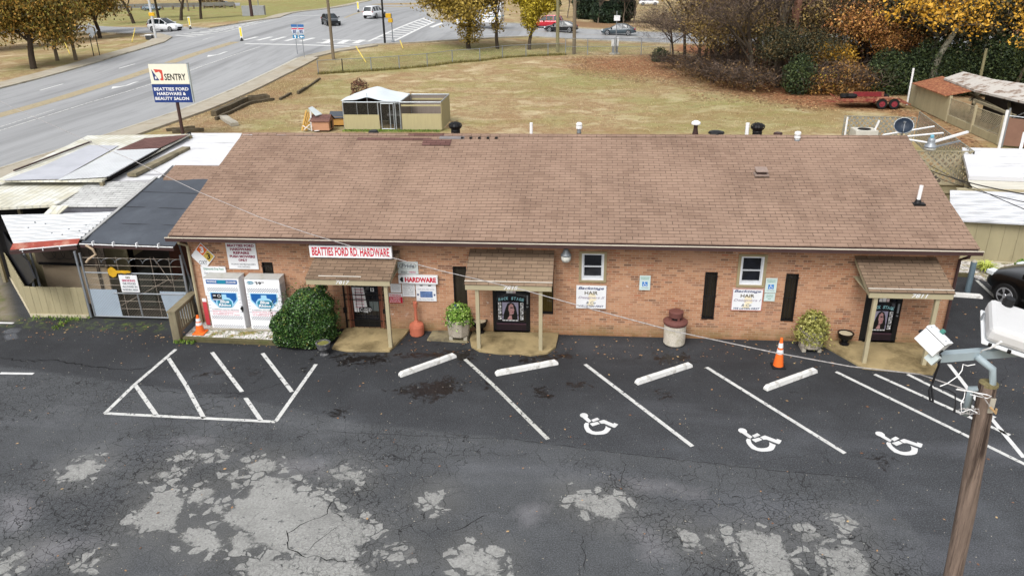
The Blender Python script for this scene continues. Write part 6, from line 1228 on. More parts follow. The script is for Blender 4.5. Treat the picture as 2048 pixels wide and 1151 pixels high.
            ar_.add(vs, [(2*i, 2*i+1, 2*i+3, 2*i+2) for i in range(12)], pm); obj('wheel_arch', ar_, t, world=False)
            ar_ = MB(); ar_.add([(x, s_*(bw(.5)-.03), wz)]+[(x+math.cos(a)*(wz+.04), s_*(bw(.5)+.002), max(wz+math.sin(a)*(wz+.04), .22)) for a in np.linspace(0, math.pi, 13)], [(0, i+1, i+2) for i in range(12)], DARK); obj('wheel_well', ar_, t, world=False)
        zt = body[-2][2]; q = MB(); q.box((.44*L, s_*.5, zt-.1), (.487*L, s_*.8, zt+.04), HEADL); obj('headlight', q, t, world=False, bevel=.02)
        zt = body[1][2]; q = MB(); q.box((-.487*L, s_*.56, zt-.2), (-.455*L, s_*.84, zt-.04), TAILL); obj('tail_light', q, t, world=False, bevel=.02)
        q = MB(); q.box((-.07*L, s_*(bw(.5)+.0), bz(.5)-.2), (-.03*L, s_*(bw(.5)+.02), bz(.5)-.17), trim or CHROME); obj('door_handle', q, t, world=False)
    q = MB(); q.box((.475*L, -.45, .42), (.503*L, .45, .62), BLACK); obj('grille', q, t, world=False); q = MB(); q.box((-.503*L, -.6, .34), (-.48*L, .6, .5), BLACK); obj('bumper_inset', q, t, world=False)
    return t
def heading(a, b): p, q = P(*a), P(*b); return math.atan2(q.y-p.y, q.x-p.x)
rd = heading((1040, 88), (1310, 92)); p = P(1237, 69)
WHP = paint('car_white', C(240, 242, 245)); BKP = paint('car_black', C(16, 16, 20)); p1 = P(1237, 69)
fh = math.pi-.12
car('dark grey-green sedan driving left on the cross street, nearest the woods', P(1237, 70), fh, 4.65, 'sedan', paint('car_grey', C(62, 76, 84)), 'cars on the cross street')
car('black sedan waiting behind two bare poles on the cross street', P(1122, 64), fh-.05, 4.6, 'sedan', BKP, 'cars on the cross street')
car('red minivan partly hidden by the yellow tree on the cross street', P(1092, 56), fh, 4.9, 'suv', paint('car_red', C(196, 28, 48)), 'cars on the cross street')
car('white crossover entering the crossing from the left side street', P(332, 63), -.22, 4.95, 'suv', WHP, 'cars at the crossing')
car('white car seen from behind driving away through the crossing', P(750, 36), R(78), 4.7, 'suv', WHP, 'cars at the crossing')
car('dark car with grey hood coming toward the crossing behind a pole', P(662, 50), R(-58), 4.2, 'hatch', paint('car_dark', C(44, 50, 56)), 'cars at the crossing')
car('grey-blue sedan on the far side street beyond the guard rail', P(304, 21), 0.05, 4.6, 'sedan', paint('car_greyblue', C(110, 128, 145)))
car('dark blue car parked by the bush in the far field', P(452, 14), .1, 4.4, 'hatch', paint('car_blue', C(48, 58, 88)))
car('white car far off above the grassy bank near the woods', P(1297, 11), 0, 4.6, 'suv', WHP)
bp = P(2008, 613); bh = R(118); fw = Vector((math.cos(bh), math.sin(bh), 0)); lf = Vector((-fw.y, fw.x, 0)); cc = Vector((bp.x, bp.y, 0))-fw*(4.9*.31)-lf*.9
car('glossy black car parked at the right frame edge with silver spoke wheel', cc, bh, 4.9, 'suv', paint('car_gloss_black', C(10, 10, 11)))
# white service truck behind the roadside trees
t = thing('white_truck', 'white truck with tall box body half hidden behind the middle trees', 'truck', P(960, 56), math.pi-.08); b = MB(); b.box((-3.2, -1.1, .75), (1.2, 1.1, 3.3), WHP); obj('box_body', b, t, world=False, bevel=.05)
b = MB(); b.add([(1.3, -1.0, .6), (3.1, -.95, .6), (3.1, -.9, 1.25), (2.35, -.88, 1.4), (1.9, -.85, 2.1), (1.3, -.85, 2.15)]+[(1.3, 1.0, .6), (3.1, .95, .6), (3.1, .9, 1.25), (2.35, .88, 1.4), (1.9, .85, 2.1), (1.3, .85, 2.15)], [(0, 1, 2, 3, 4, 5), (11, 10, 9, 8, 7, 6)]+[(i, 6+i, 6+(i+1) % 6, (i+1) % 6) for i in range(6)], WHP); obj('cab', b, t, world=False)
b = MB(); b.box((1.45, -1.0, 1.45), (1.95, 1.0, 1.95), CARGLASS); b.box((2.0, -.84, 1.42), (2.25, .84, 1.75), CARGLASS); obj('window', b, t, world=False); b = MB(); b.box((-3.25, -1.12, 1.5), (1.22, 1.12, 1.6), M('stripe_teal', C(80, 140, 160), .5, .05)); obj('stripe', b, t, world=False)
for x in (-2.2, 2.3):
    for s_ in (1, -1): b = MB(); b.lathe([(.1, -.12), (.42, -.12), (.45, 0), (.42, .12), (.1, .12)], RUBBER, n=16); b.v = [(x+a, s_*.9+c*s_, .45+z) for a, z, c in b.v]; obj('wheel', b, t, world=False)
# ---------------------------------------------------------------- red trailer
p = P(1731, 213); tr = thing('utility_trailer', 'rusty red twin-axle trailer covered with fallen leaves at the edge of the woods', 'trailer', p, R(-2)); RT = M('trailer_red', C(132, 52, 50), .85, .3, 4, dirt=C(150, 104, 76), dscale=4, damt=(.42, .55)); b = MB()
b.box((-1.9, -.9, .42), (1.9, .9, .5), RT); b.box((-1.9, -.95, .5), (.4, -.9, .68), RT); b.box((-1.0, .9, .5), (1.4, .95, .88), RT); b.box((-.7, .86, .55), (1.2, .899, .85), M('trailer_side', C(128, 40, 44), .7, .25, 4)); obj('deck', b, tr, world=False); b = MB()
b.beam((-1.9, -.6, .42), (-2.9, 0, .35), .08, .08, RT); b.beam((-1.9, .6, .42), (-2.9, 0, .35), .08, .08, RT); b.beam((-1.9, -.85, .5), (-2.3, -.85, .75), .06, .06, RT); b.beam((-1.9, .85, .5), (-2.3, .85, .75), .06, .06, RT); obj('drawbar', b, tr, world=False)
b = MB(); b.beam((1.9, -.8, .46), (2.7, -.8, .3), .08, .08, RT); b.beam((1.9, .8, .46), (2.7, .8, .3), .08, .08, RT); b.box((1.9, -.8, .4), (2.5, .8, .44), RT); obj('ramp', b, tr, world=False)
b = MB(); vs = [(.3, .55), (.5, .8), (1.75, .8), (2.0, .55)]; b.add([(x, -1.2, z) for x, z in vs]+[(x, -.9, z) for x, z in vs], [(0, 4, 5, 1), (1, 5, 6, 2), (2, 6, 7, 3)], M('fender_rust', C(170, 120, 96), .8, .2)); obj('fender', b, tr, world=False)
for x in (.72, 1.52):
    for s_ in (-1, 1):
        b = MB(); b.lathe([(.2, -.1), (.33, -.1), (.36, 0), (.33, .1), (.2, .1)], RUBBER, n=18, cap=False); b.v = [(x+a, s_*1.06+c, .36+z) for a, z, c in b.v]; w = obj('wheel', b, tr, world=False)
        b = MB(); b.lathe([(.01, -.1), (.06, -.11), (.1, -.08), (.21, -.09), (.22, .08), (.01, .08)], M('rim_red', C(132, 44, 54), .7, .2), n=14); b.v = [(x+a, s_*1.06+c*(-s_)*-1 if s_ > 0 else -1.06+c, .36+z) for a, z, c in b.v]; obj('rim', b, w, world=False)
mb = MB(); q = p+Vector((-1.0, .2, .55)); mb.lathe([(.2, 0), (.36, .06), (.4, .18), (.33, .28), (.18, .3)], RUBBER, tuple(q), 16); mb.lathe([(.2, .0), (.3, .1), (.28, .3)], BLACK, (q.x-.5, q.y, q.z), 12); tag(obj('black_bag', mb), 'black bag and tyre heaped on the red trailer', 'bag')
# ---------------------------------------------------------------- kennel and the things round it
PANEL = M('panel_tan', C(178, 168, 128), .8, .08, 3, stretch=(6, 6, .5)); PGREY = M('panel_grey_inside', C(132, 122, 114), .85, .12, 3, stretch=(6, 6, .4)); GALV = M('galv_tube', C(172, 178, 182), .4, .1, metal=.3)
kx0, kx1, ky0, ky1, kx2, kh = -15.2, -10.75, 28.45, 31.6, -8.95, 1.75
t = thing('dog_kennel', 'covered chain link dog kennel with a pale tarp roof and tan lower panel', 'kennel', (-13, 30, 0)); mb = MB()
for x in (kx0, -12.95, -11.85, kx1-.9+.1): mb.tube([(x, ky0, 0), (x, ky0, kh)], .035, GALV, 6)
for y in (ky0, ky1): mb.tube([(kx0, y, kh), (kx1-.8, y, kh)], .035, GALV, 6)
for x in (kx0, kx1-.8): mb.tube([(x, ky0, kh), (x, ky1, kh)], .03, GALV, 6); mb.tube([(x, ky1, 0), (x, ky1, kh)], .03, GALV, 6)
for x in (-14.3, -13.6): mb.tube([(x, ky0, .9), (x, ky0, kh)], .012, GALV, 5)
mb.tube([(-13.6, ky0, kh), (-13.6, ky0+.05, kh+.55)], .02, GALV, 6); obj('frame', mb, t)
mb = MB(); mb.box((kx0, ky0-.05, .05), (-12.9, ky0-.02, .98), PANEL); obj('front_panel', mb, t); mb = MB(); mb.box((kx0, ky1, .0), (kx1-.8, ky1+.03, kh), M('kennel_dark_wall', C(60, 54, 50), .9, .3)); mb.box((kx0, ky0+.05, 0), (kx0+.03, ky1, kh), M('kennel_dark_wall', C(60, 54, 50))); mb.box((kx1-.83, ky0+.3, 0), (kx1-.8, ky1, kh), PGREY); obj('wall_panel', mb, t)
mb = MB(); mb.quad((kx0, ky0, .05), (kx1-.8, ky0, .05), (kx1-.8, ky0, kh), (kx0, ky0, kh), CHAIN); obj('mesh', mb, t)
TP = M('pale_tarp', C(214, 222, 226), .7, .05, 2); n = 14; vs = []
for j in range(n+1):
    for i in range(n+1):
        u, v = i/n, j/n; z = kh+.02+.46*max(0, 1-abs(u-.45)*1.9)*(.75+.35*v)-.12*math.sin(math.pi*u*2)**2*(1-v)+.04*math.sin(u*9+v*5); vs.append((kx0-.1+(kx1-.7-kx0)*u, ky0-.06+(ky1-ky0)*v, z))
mb = MB(); mb.add(vs, [(j*(n+1)+i, j*(n+1)+i+1, (j+1)*(n+1)+i+1, (j+1)*(n+1)+i) for j in range(n) for i in range(n)], TP); obj('tarp', mb, t, smooth=True)
mb = MB()
for x in (-12.75, -11.95): mb.tube([(x, ky0-.06, .1), (x, ky0-.06, kh-.08)], .025, GALV, 6)
for z in (.1, kh-.08): mb.tube([(-12.75, ky0-.06, z), (-11.95, ky0-.06, z)], .025, GALV, 6)
obj('door_frame', mb, t)
t = thing('fenced_run', 'open-topped dog run of tan panels joined to the right of the covered kennel', 'kennel', (-10, 30, 0)); mb = MB(); q0 = kx1-.7
mb.tube([(q0-.85, ky0, kh), (kx2, ky0, kh), (kx2, ky1, kh), (q0, ky1, kh)], .04, GALV, 6); mb.tube([(q0-.1, ky0-.03, 0), (q0-.1, ky0-.03, kh-.1), (q0-.75, ky0-.03, kh-.1), (q0-.75, ky0-.03, 0)], .03, GALV, 6); obj('frame', mb, t)
mb = MB(); mb.box((q0, ky0-.04, .05), (kx2, ky0-.01, 1.05), PANEL); mb.box((kx2, ky0, .05), (kx2+.03, ky1, kh-.02), PANEL); obj('outer_panel', mb, t); mb = MB(); mb.box((q0-.85, ky1, .05), (kx2-.01, ky1+.03, kh-.02), PGREY); mb.box((q0, ky1-.05, 1.4), (kx2-.02, ky1-.001, 1.5), PANEL); mb.box((q0, ky0+.0, 1.5), (kx2-.02, ky0+.05, 1.6), PANEL); obj('rear_panel', mb, t)
def doghouse(p, rz, label, w, d, h, bm_, rm):
    t = thing('dog_house', label, 'dog house', p, rz); b = MB(); b.box((-w/2, -d/2, .08), (w/2, d/2, h), bm_); b.add([(-w/2, -d/2, h), (-w/2, d/2, h), (-w/2, 0, h+.25), (w/2, -d/2, h), (w/2, d/2, h), (w/2, 0, h+.25)], [(0, 2, 1), (3, 4, 5)], bm_); obj('wall', b, t, world=False)
    b = MB(); b.slab([(-w/2-.07, -d/2-.08, h-.06), (w/2+.07, -d/2-.08, h-.06), (w/2+.07, 0, h+.28), (-w/2-.07, 0, h+.28)], .03, rm); b.slab([(-w/2-.07, 0, h+.28), (w/2+.07, 0, h+.28), (w/2+.07, d/2+.08, h-.06), (-w/2-.07, d/2+.08, h-.06)], .03, rm); obj('roof', b, t, world=False)
    b = MB(); b.box((-w/2+.05, -d/2+.05, 0), (w/2-.05, d/2-.05, .08), DARK); b.box((w/2+.001, -.17, .15), (w/2+.01, .17, .6), BLACK); obj('opening', b, t, world=False)
doghouse(P(678, 253)+Vector((0, .5, 0)), R(2), 'orange-brown dog house with dark grey shingled roof beside the kennel', 1.15, .95, .62, M('cedar_orange', C(206, 156, 84), .7, .12, 3, stretch=(1, 1, 5)), M('slate_shingle', C(78, 84, 92), .9, .15, 8)); doghouse(P(641, 264)+Vector((0, .6, 0)), R(0), 'faded dog house with dark red-brown roof left of the orange one', 1.1, 1.0, .72, M('cedar_faded', C(186, 140, 110), .75, .12, 3, stretch=(1, 1, 5)), SHING_D)
p = Y(792, 250, 29.5); t = thing('pet_crate', 'black pet crate with grey lid inside the doorway of the open run', 'crate', (p.x, 29.4, 0)); mb = MB(); mb.box((p.x-.35, 29.1, .25), (p.x+.35, 29.8, .85), BLACK); obj('box', mb, t, bevel=.03); mb = MB(); mb.slab([(p.x-.4, 29.0, .87), (p.x+.4, 29.0, .87), (p.x+.4, 29.9, .98), (p.x-.4, 29.9, .98)], .05, M('lid_grey', C(110, 112, 114), .6, .1)); obj('lid', mb, t)
# junk pile: chairs, boards
p = P(622, 262); t = thing('scrap_pile', 'pile of broken white chair frames and yellowish boards by the dog houses', 'pile', p); g = random.Random(5); 
mb = MB(); YW = M('yellow_board', C(196, 156, 84), .8, .15, 4)
for k in range(4): mb.beam((p.x-.55+k*.1, p.y-.1, .05), (p.x-.25+k*.1, p.y+.3, 1.25-k*.1), .14, .03, YW)
obj('board', mb, t); mb = MB()
for k in range(14): a = Vector((p.x+g.uniform(-.35, .7), p.y+g.uniform(-.3, .4), g.uniform(.05, .5))); b = a+Vector((g.uniform(-.5, .5), g.uniform(-.3, .3), g.uniform(-.05, .5))); mb.beam(a, b, .05, .04, PVC)
mb.beam((p.x+.05, p.y, 0), (p.x+.1, p.y+.05, 1.3), .09, .06, PVC); obj('slat', mb, t); mb = MB(); mb.slab([(p.x-.0, p.y, 1.45), (p.x+.45, p.y-.1, 1.0), (p.x+.75, p.y+.25, 1.05), (p.x+.15, p.y+.3, 1.5)], .05, M('chair_grey', C(196, 204, 206), .6, .08)); obj('seat', mb, t)
p = P(703, 212); t = thing('brush_heap', 'dark reddish heap of dead brush behind the kennel', 'brush', p+Vector((0, 2.5, 0))); leafball('twigs', t, 1500, (0, 0, .75), (.75, .5, .95), .06, leaf_mat('dead_brush', [(.2, C(58, 40, 36)), (.6, C(120, 82, 66)), (.9, C(160, 110, 84))], .9), 2, 0, .4, 8)
# railway timbers holding the bank
TIM = M('old_timber', C(96, 86, 68), .95, .3, 3, dirt=C(60, 54, 44), dscale=2); SL = [((428, 232), (494, 202), .4, .34), ((432, 240), (500, 208), .2, .18), ((494, 203), (540, 199), .2, .34), ((500, 208), (548, 200), .2, .18), ((496, 197), (535, 193), .25, .22), ((560, 200), (582, 188), .18, .15), ((596, 188), (612, 178), .2, .2), ((612, 178), (640, 158), .14, .12), ((447, 237), (470, 252), .5, .22), ((333, 262), (390, 256), .2, .15), ((345, 266), (408, 262), .2, .2)]
LB = ['upper long dark timber retaining the roadside bank', 'lower dark timber lying along the same bank', 'stacked timber at the right end of the retaining line', 'squared timber below the stack on the bank', 'topmost timber of the small stack on the bank', 'thin reddish log right of the timber stack', 'short broken log farther up the bank', 'thin log at the top of the bank near the wire fence', 'pale crumbled slab below the long timbers', 'dark board behind the tall roadside sign post', 'darker board just right of the sign post foot']
for (a, b, w, h), lb in zip(SL, LB):
    p, q = P(*a), P(*b); mb = MB(); n = 5; pts = [p.lerp(q, k/n)+Vector((0, 0, h/2+.02*math.sin(k*2))) for k in range(n+1)]
    for k in range(n): mb.beam(pts[k], pts[k+1], w, h, TIM if 'pale' not in lb else CONC)
    tag(obj('bank_timber', mb), lb, 'timber', 'old timbers on the roadside bank')
# ---------------------------------------------------------------- roadside sign
A_ = P(384, 262)*0; sp = Vector((-23.6, 25.6, 0)); d_ = (Y(355, 262, 25.6)); sp = Vector((d_.x+.25, 25.6, 0)); zb = Y(343, 205, 25.6).z; ztop = Y(338, 128, 25.6).z; t = thing('roadside_sign', 'tall two-panel roadside sign, cream above and navy blue below, on a brown post', 'sign', sp)
xl, xr = Y(297, 165, 25.6).x, Y(373, 165, 25.6).x; xl2 = sp.x-(xr-xl)/2-.15; xr2 = xl2+(xr-xl); mb = MB(); mb.tube([(sp.x, 25.72, 0), (sp.x-.0, 25.72, zb+.2)], .1, BROWN, 10); obj('post', mb, t)
zm_ = zb+(ztop-zb)*.47; CR = M('sign_cream', C(232, 229, 212), .5, .04); NB = M('sign_navy', C(30, 58, 122), .5, .08)
mb = MB(); mb.box((xl2, 25.6, zm_+.03), (xr2, 25.82, ztop), CR); mb.box((xl2-.03, 25.62, zm_), (xr2+.03, 25.84, zm_+.03), STEEL); mb.box((xl2-.04, 25.63, ztop), (xr2+.04, 25.86, ztop+.03), STEEL); mb.box((xr2+.002, 25.63, zb), (xr2+.05, 25.8, ztop), M('sign_side', C(196, 208, 212), .5, .08)); obj('cream_panel', mb, t)
mb = MB(); mb.box((xl2, 25.6, zb), (xr2, 25.82, zm_), NB); obj('navy_panel', mb, t)
w_, h_ = xr2-xl2, ztop-zm_; mb = MB(); text(mb, 'SENTRY', xl2+w_*.37, xl2+w_*.93, zm_+h_*.2, zm_+h_*.53, 25.595, BLKT, 0, .02)
hb = zm_-zb; text(mb, 'BEATTIES FORD', xl2+w_*.04, xl2+w_*.95, zb+hb*.66, zb+hb*.84, 25.595, WHITE, 0, .025); text(mb, 'HARDWARE &', xl2+w_*.1, xl2+w_*.86, zb+hb*.4, zb+hb*.58, 25.595, WHITE, 0, .025); text(mb, 'BEAUTY SALON', xl2+w_*.03, xl2+w_*.92, zb+hb*.13, zb+hb*.31, 25.595, WHITE, 0, .025); obj('lettering', mb, t)
f = lambda a, b: (xl2+w_*(.06+.28*a), 25.595, zm_+h_*(.2+.55*b)); mb = MB(); mb.poly([f(0, 1), f(.1, 0), f(.6, 0)], NAVY); mb.poly([f(.2, 1), f(.85, .95), f(1, .9), f(1, 0), f(.72, 0)], M('emblem_red', C(205, 75, 62), .5, .2, 8))
f2 = lambda a, b: (xl2+w_*(.06+.28*a), 25.59, zm_+h_*(.2+.55*b)); mb.poly([f2(.35, .68), f2(.7, .78), f2(.85, .55), f2(.8, .2), f2(.6, .1)], CR); mb.poly([f2(.3+.13*(1 if k % 2 == 0 else .42)*math.sin(k*math.pi/5), .24+.2*(1 if k % 2 == 0 else .42)*math.cos(k*math.pi/5)) for k in range(10)], WHITE); obj('emblem', mb, t)
# ---------------------------------------------------------------- poles, fence, signs, boxes on the verge
def pole(name, label, base, topx, r0, h, mat, cat='pole', group=None, n=8):
    b = P(*base); d = (Y(topx[0], topx[1], b.y)-b); k = h/max(d.z, .5); d = d*k; t = MB(); t.tube([b, b+Vector((d.x*.0, 0, h))], [r0, r0*.75], mat, n); o = obj(name, t, off=b, world=False); return tag(o, label, cat, group)
PW = M('verge_pole_wood', C(122, 110, 92), .9, .25, 5, stretch=(1, 1, .1)); PG = M('greenish_pole_wood', C(134, 128, 96), .9, .25, 5, stretch=(1, 1, .1))
pole('utility_pole', 'slim weathered utility pole at the street corner behind the blue route signs', (667, 118), (652, 0), .17, 9, PW); pole('utility_pole', 'dark slender steel pole at the edge of the crossing', (770, 87), (760, 0), .13, 9, BLACK); pole('utility_pole', 'greenish wooden pole left of a matching pole by the wire fence', (1115, 104), (1117, 0), .2, 10, PG); pole('utility_pole', 'paler wooden pole behind the wire fence, right of the greenish one', (1148, 108), (1148, 0), .2, 10, PW)
pole('signal_pole', 'silver signal pole with a yellow box at the left corner of the crossing', (312, 78), (300, 0), .16, 9, M('signal_silver', C(205, 208, 210), .5, .1)); pole('brown_post', 'thick brown post beside the grey utility cabinet across the road', (504, 33), (500, 0), .3, 6, BROWN)
pole('street_post', 'slim steel post right of the brown post across the road', (519, 28), (516, 0), .1, 5, STEEL); pole('field_post', 'grey wooden pole in the far field between tree trunks, left one', (377, 22), (374, 0), .25, 6, PW); pole('field_post', 'grey wooden pole in the far field beside the dark bush', (440, 16), (437, 0), .25, 6, PW)
pole('wooden_bollard', 'short grey wooden bollard under the left tree, left one', (115, 121), (108, 90), .2, 1.9, PW); pole('wooden_bollard', 'short grey wooden bollard under the left tree, right one', (152, 120), (142, 88), .2, 2.0, PW)
for a, b, lb in (((127, 80), (140, 108), 'yellow guy-wire guard under the left tree'), ((270, 57), (264, 84), 'orange-yellow guy-wire guard left of the white crossover'), ((712, 93), (732, 125), 'long yellow guy-wire guard at the grassy corner'), ((800, 81), (806, 97), 'short yellow guy-wire guard right of the dark pole')):
    q = P(*b); hh = Y(a[0], a[1], q.y+1.2); mb = MB(); mb.tube([q, hh], .05, M('guard_yellow', C(225, 200, 90), .6, .08), 6); tag(obj('guy_guard', mb), lb, 'guard')
for u, v, lb in ((381, 58, 'small yellow traffic delineator at the far kerb right of the white crossover'), (484, 82, 'yellow traffic delineator standing in the median'), (717, 24, 'yellow traffic delineator in the far median left of the white car')):
    q = P(u, v); hh = 1.6; t = thing('delineator', lb, 'delineator', q); mb = MB(); mb.box((q.x-.16, q.y-.03, q.z+.35), (q.x+.16, q.y+.03, q.z+hh), WHITE); mb.box((q.x-.11, q.y-.04, q.z+.5), (q.x+.11, q.y-.032, q.z+hh-.1), M('delineator_yellow', C(240, 215, 40), .5, .04)); obj('panel', mb, t); mb = MB(); mb.lathe([(.2, 0), (.2, .12), (.08, .2), (.08, .36)], BLACK, tuple(q), 8); obj('base', mb, t)
YB_ = M('signal_yellow', C(226, 178, 40), .5, .06)
def sigbox(base, boxes, lb):
    b = P(*base); t = thing('pedestrian_signal', lb, 'signal', b); mb = MB(); zt_ = max(Y(u, v0, b.y).z for u, v0, v1, w in boxes); mb.tube([b, (b.x, b.y, zt_)], .06, STEEL, 7); mb.lathe([(.2, 0), (.2, .1), (.09, .25)], STEEL, tuple(b), 8); obj('post', mb, t)
    for u, v0, v1, w in boxes: p0, p1 = Y(u, v0, b.y), Y(u, v1, b.y); mb = MB(); mb.box((p0.x-w/2, b.y-.3, p1.z), (p0.x+w/2, b.y+.1, p0.z), YB_); obj('signal_head', mb, t, bevel=.03)
sigbox((786, 84), [(777, 27, 36, .62), (781, 37, 45, .5)], 'thin post with two yellow pedestrian signal boxes by the striped crossing')
b = P(311, 80); mb = MB(); c0, c1 = Y(306, 25, b.y), Y(306, 32, b.y); mb.box((c0.x-.35, b.y-.5, c1.z), (c0.x+.35, b.y-.2, c0.z), YB_); tag(obj('pedestrian_signal', mb, bevel=.04), 'single yellow signal box on the silver pole above the white crossover', 'signal')
mb = MB(); b = P(303, 79); mb.box((b.x-.6, b.y-.3, b.z), (b.x+.2, b.y+.3, b.z+.5), M('box_black_white', C(70, 72, 74), .6, .3)); mb.box((b.x-.62, b.y-.32, b.z+.5), (b.x+.22, b.y+.32, b.z+.6), WHITE); tag(obj('ground_box', mb), 'low dark box with white lid at the foot of the silver signal pole', 'utility box')
def cabinet(u0, u1, v0, v1, lb, mat, dp=.8):
    a, b = P(u0, v1), P(u1, v1); top_ = Y(u0, v0, a.y); t = thing('utility_cabinet', lb, 'utility cabinet', a); mb = MB(); mb.box((a.x, a.y, a.z), (b.x, a.y+dp, top_.z), mat); obj('cabinet', mb, t, bevel=.03); mb = MB(); mb.box((a.x+.05, a.y-.02, a.z+.15), (b.x-.05, a.y-.002, top_.z-.1), mat); obj('door', mb, t)
cabinet(485, 502, 12, 33, 'grey utility cabinet across the main road beside a brown post', M('cabinet_grey', C(150, 152, 154), .5, .1))
t = thing('meter_post', 'white meter boxes on short legs behind the wire fence, below a small white sign', 'utility box', P(1229, 108)); b = P(1229, 108); mb = MB()
for x0_, x1_, v0_, v1_ in ((1223, 1233, 80, 92), (1231, 1237, 76, 92)): p0, p1 = Y(x0_, v0_, b.y), Y(x1_, v1_, b.y); mb.box((p0.x, b.y-.2, p1.z), (p1.x, b.y+.2, p0.z), M('meter_white', C(222, 224, 222), .5, .05))
obj('box', mb, t); mb = MB()
for dx in (-.3, .15): mb.box((b.x+dx, b.y-.1, b.z), (b.x+dx+.2, b.y+.1, b.z+1.2), STEEL)
mb.lathe([(.6, 0), (.5, .12)], CONC, tuple(b), 10); obj('leg', mb, t); mb = MB(); q = Y(1231, 22, b.y); mb.tube([(b.x+.1, b.y-.3, 0), (b.x+.1, b.y-.3, q.z)], .05, STEEL, 6); q = Y(1231, 36, b.y-.3); mb.box((b.x-.2, b.y-.36, q.z-.3), (b.x+.45, b.y-.34, q.z+.25), WHITE); obj('sign_pole', mb, t)
# back of the diamond sign
b0, b1 = P(188, 113), P(200, 113); cpt = Y(184, 61, b0.y); t = thing('diamond_sign', 'large silver back of a diamond road sign on two posts near the left trees', 'road sign', b0); mb = MB(); s_ = abs(Y(184, 45, b0.y).z-Y(184, 76, b0.y).z)/2; cc_ = Vector(((b0.x+b1.x)/2-.1, b0.y-.08, cpt.z)); mb.add([cc_+Vector(v) for v in ((-s_, 0, 0), (0, 0, -s_), (s_, 0, 0), (0, 0, s_), (-s_, .02, 0), (0, .02, -s_), (s_, .02, 0), (0, .02, s_))], [(0, 1, 2, 3), (7, 6, 5, 4), (0, 4, 5, 1), (1, 5, 6, 2), (2, 6, 7, 3), (3, 7, 4, 0)], M('sign_back', C(212, 220, 228), .4, .05)); obj('panel', mb, t); mb = MB()
for b in (b0, b1): mb.tube([b, (b.x, b.y, cpt.z+s_*.4)], .05, M('post_dark', C(60, 58, 50), .6, .1), 6)
obj('post', mb, t)
# interstate route signs
for u, lb, arrow_, in ((595, 'blue route marker with an up arrow, left of a pair at the street corner', 'up'), (612, 'blue route marker with a left arrow, right of a pair at the street corner', 'left')):
    base = P(u if u < 600 else 609, 108 if u < 600 else 117); y = base.y; t = thing('route_sign', lb, 'road sign', base); mb = MB(); tp_ = Y(u-7, 48, y).z; mb.tube([base, (base.x, y, tp_)], .04, STEEL, 6); obj('post', mb, t)
    x = base.x; zz = lambda v: Y(u, v, y).z; f_ = MB(); SB = M('route_blue', C(50, 105, 165), .5, .06); SBL = M('route_pale', C(196, 208, 222), .5, .06)
    f_.box((x-.32, y-.09, zz(54)), (x+.32, y-.06, zz(49)), SB); f_.add([(x+a*.33, y-.08, (zz(69)+zz(55))/2+b_*(zz(55)-zz(69))/2) for a, b_ in ((-.9, .85), (-.4, 1), (.4, 1), (.9, .85), (1, 0), (.6, -.7), (0, -1), (-.6, -.7), (-1, 0))], [tuple(range(9))], SBL); f_.add([(x+a*.33, y-.085, (zz(69)+zz(55))/2+b_*(zz(55)-zz(69))/2) for a, b_ in ((-.85, .8), (.85, .8), (.92, .45), (-.92, .45))], [(0, 1, 2, 3)], RED)
    text(f_, '85', x-.18, x+.18, zz(67), zz(60), y-.09, NAVY, 0, .03); f_.box((x-.26, y-.09, zz(77)), (x+.26, y-.06, zz(70)), M('arrow_teal', C(30, 130, 175), .5, .06)); cz_ = (zz(77)+zz(70))/2
    if arrow_ == 'up': f_.poly([(x-.05, y-.094, cz_-.2), (x+.05, y-.094, cz_-.2), (x+.05, y-.094, cz_+.02), (x+.13, y-.094, cz_+.02), (x, y-.094, cz_+.2), (x-.13, y-.094, cz_+.02), (x-.05, y-.094, cz_+.02)], WHITE)
    else: f_.poly([(x+.2, y-.094, cz_-.05), (x+.2, y-.094, cz_+.05), (x-.02, y-.094, cz_+.05), (x-.02, y-.094, cz_+.13), (x-.2, y-.094, cz_), (x-.02, y-.094, cz_-.13), (x-.02, y-.094, cz_-.05)], WHITE)
    obj('panel', f_, t)
# chain link fence along the lot
fp = [(637, 148), (686, 145), (743, 142), (799, 138), (855, 133), (905, 126), (960, 122), (1005, 116), (1052, 113), (1096, 111), (1131, 110), (1175, 110), (1228, 110), (1282, 110), (1340, 111)]
b0 = P(*fp[0]); t = thing('wire_fence', 'long chain link fence along the back edge of the lawn', 'fence', b0)
for i, q in enumerate(fp):
    p = P(*q); h = 1.25 if i < 10 else 1.75; mb = MB(); mb.tube([p, p+Vector((0, 0, h))], .045, STEEL if i != 1 else BLACK, 6); obj('post', mb, t)
mb = MB(); rl_ = MB()
for i in range(len(fp)-1):
    a, b = P(*fp[i]), P(*fp[i+1]); h = 1.2 if i < 10 else 1.7; rl_.tube([a+Vector((0, 0, h)), b+Vector((0, 0, h))], .025, STEEL, 5); mb.quad(a, b, b+Vector((0, 0, h)), a+Vector((0, 0, h)), CHAINF)
    if i >= 10: rl_.tube([a+Vector((0, 0, h*.5)), b+Vector((0, 0, h*.5))], .02, STEEL, 5)
obj('top_rail', rl_, t); obj('mesh', mb, t)
mb = MB()
a, b = P(200, 22), P(470, 16); mb.beam(a+Vector((0, 0, 1.0)), b+Vector((0, 0, 1.0)), .3, .9, M('guard_wall', C(120, 118, 112), .9, .2, .5)); 
for k in range(14): c_ = a.lerp(b, k/13); mb.box((c_.x-.15, c_.y-.3, -.1), (c_.x+.15, c_.y+.1, .9), PW)
tag(obj('guard_rail', mb), 'long grey guard rail beside the far side street at upper left', 'guard rail')
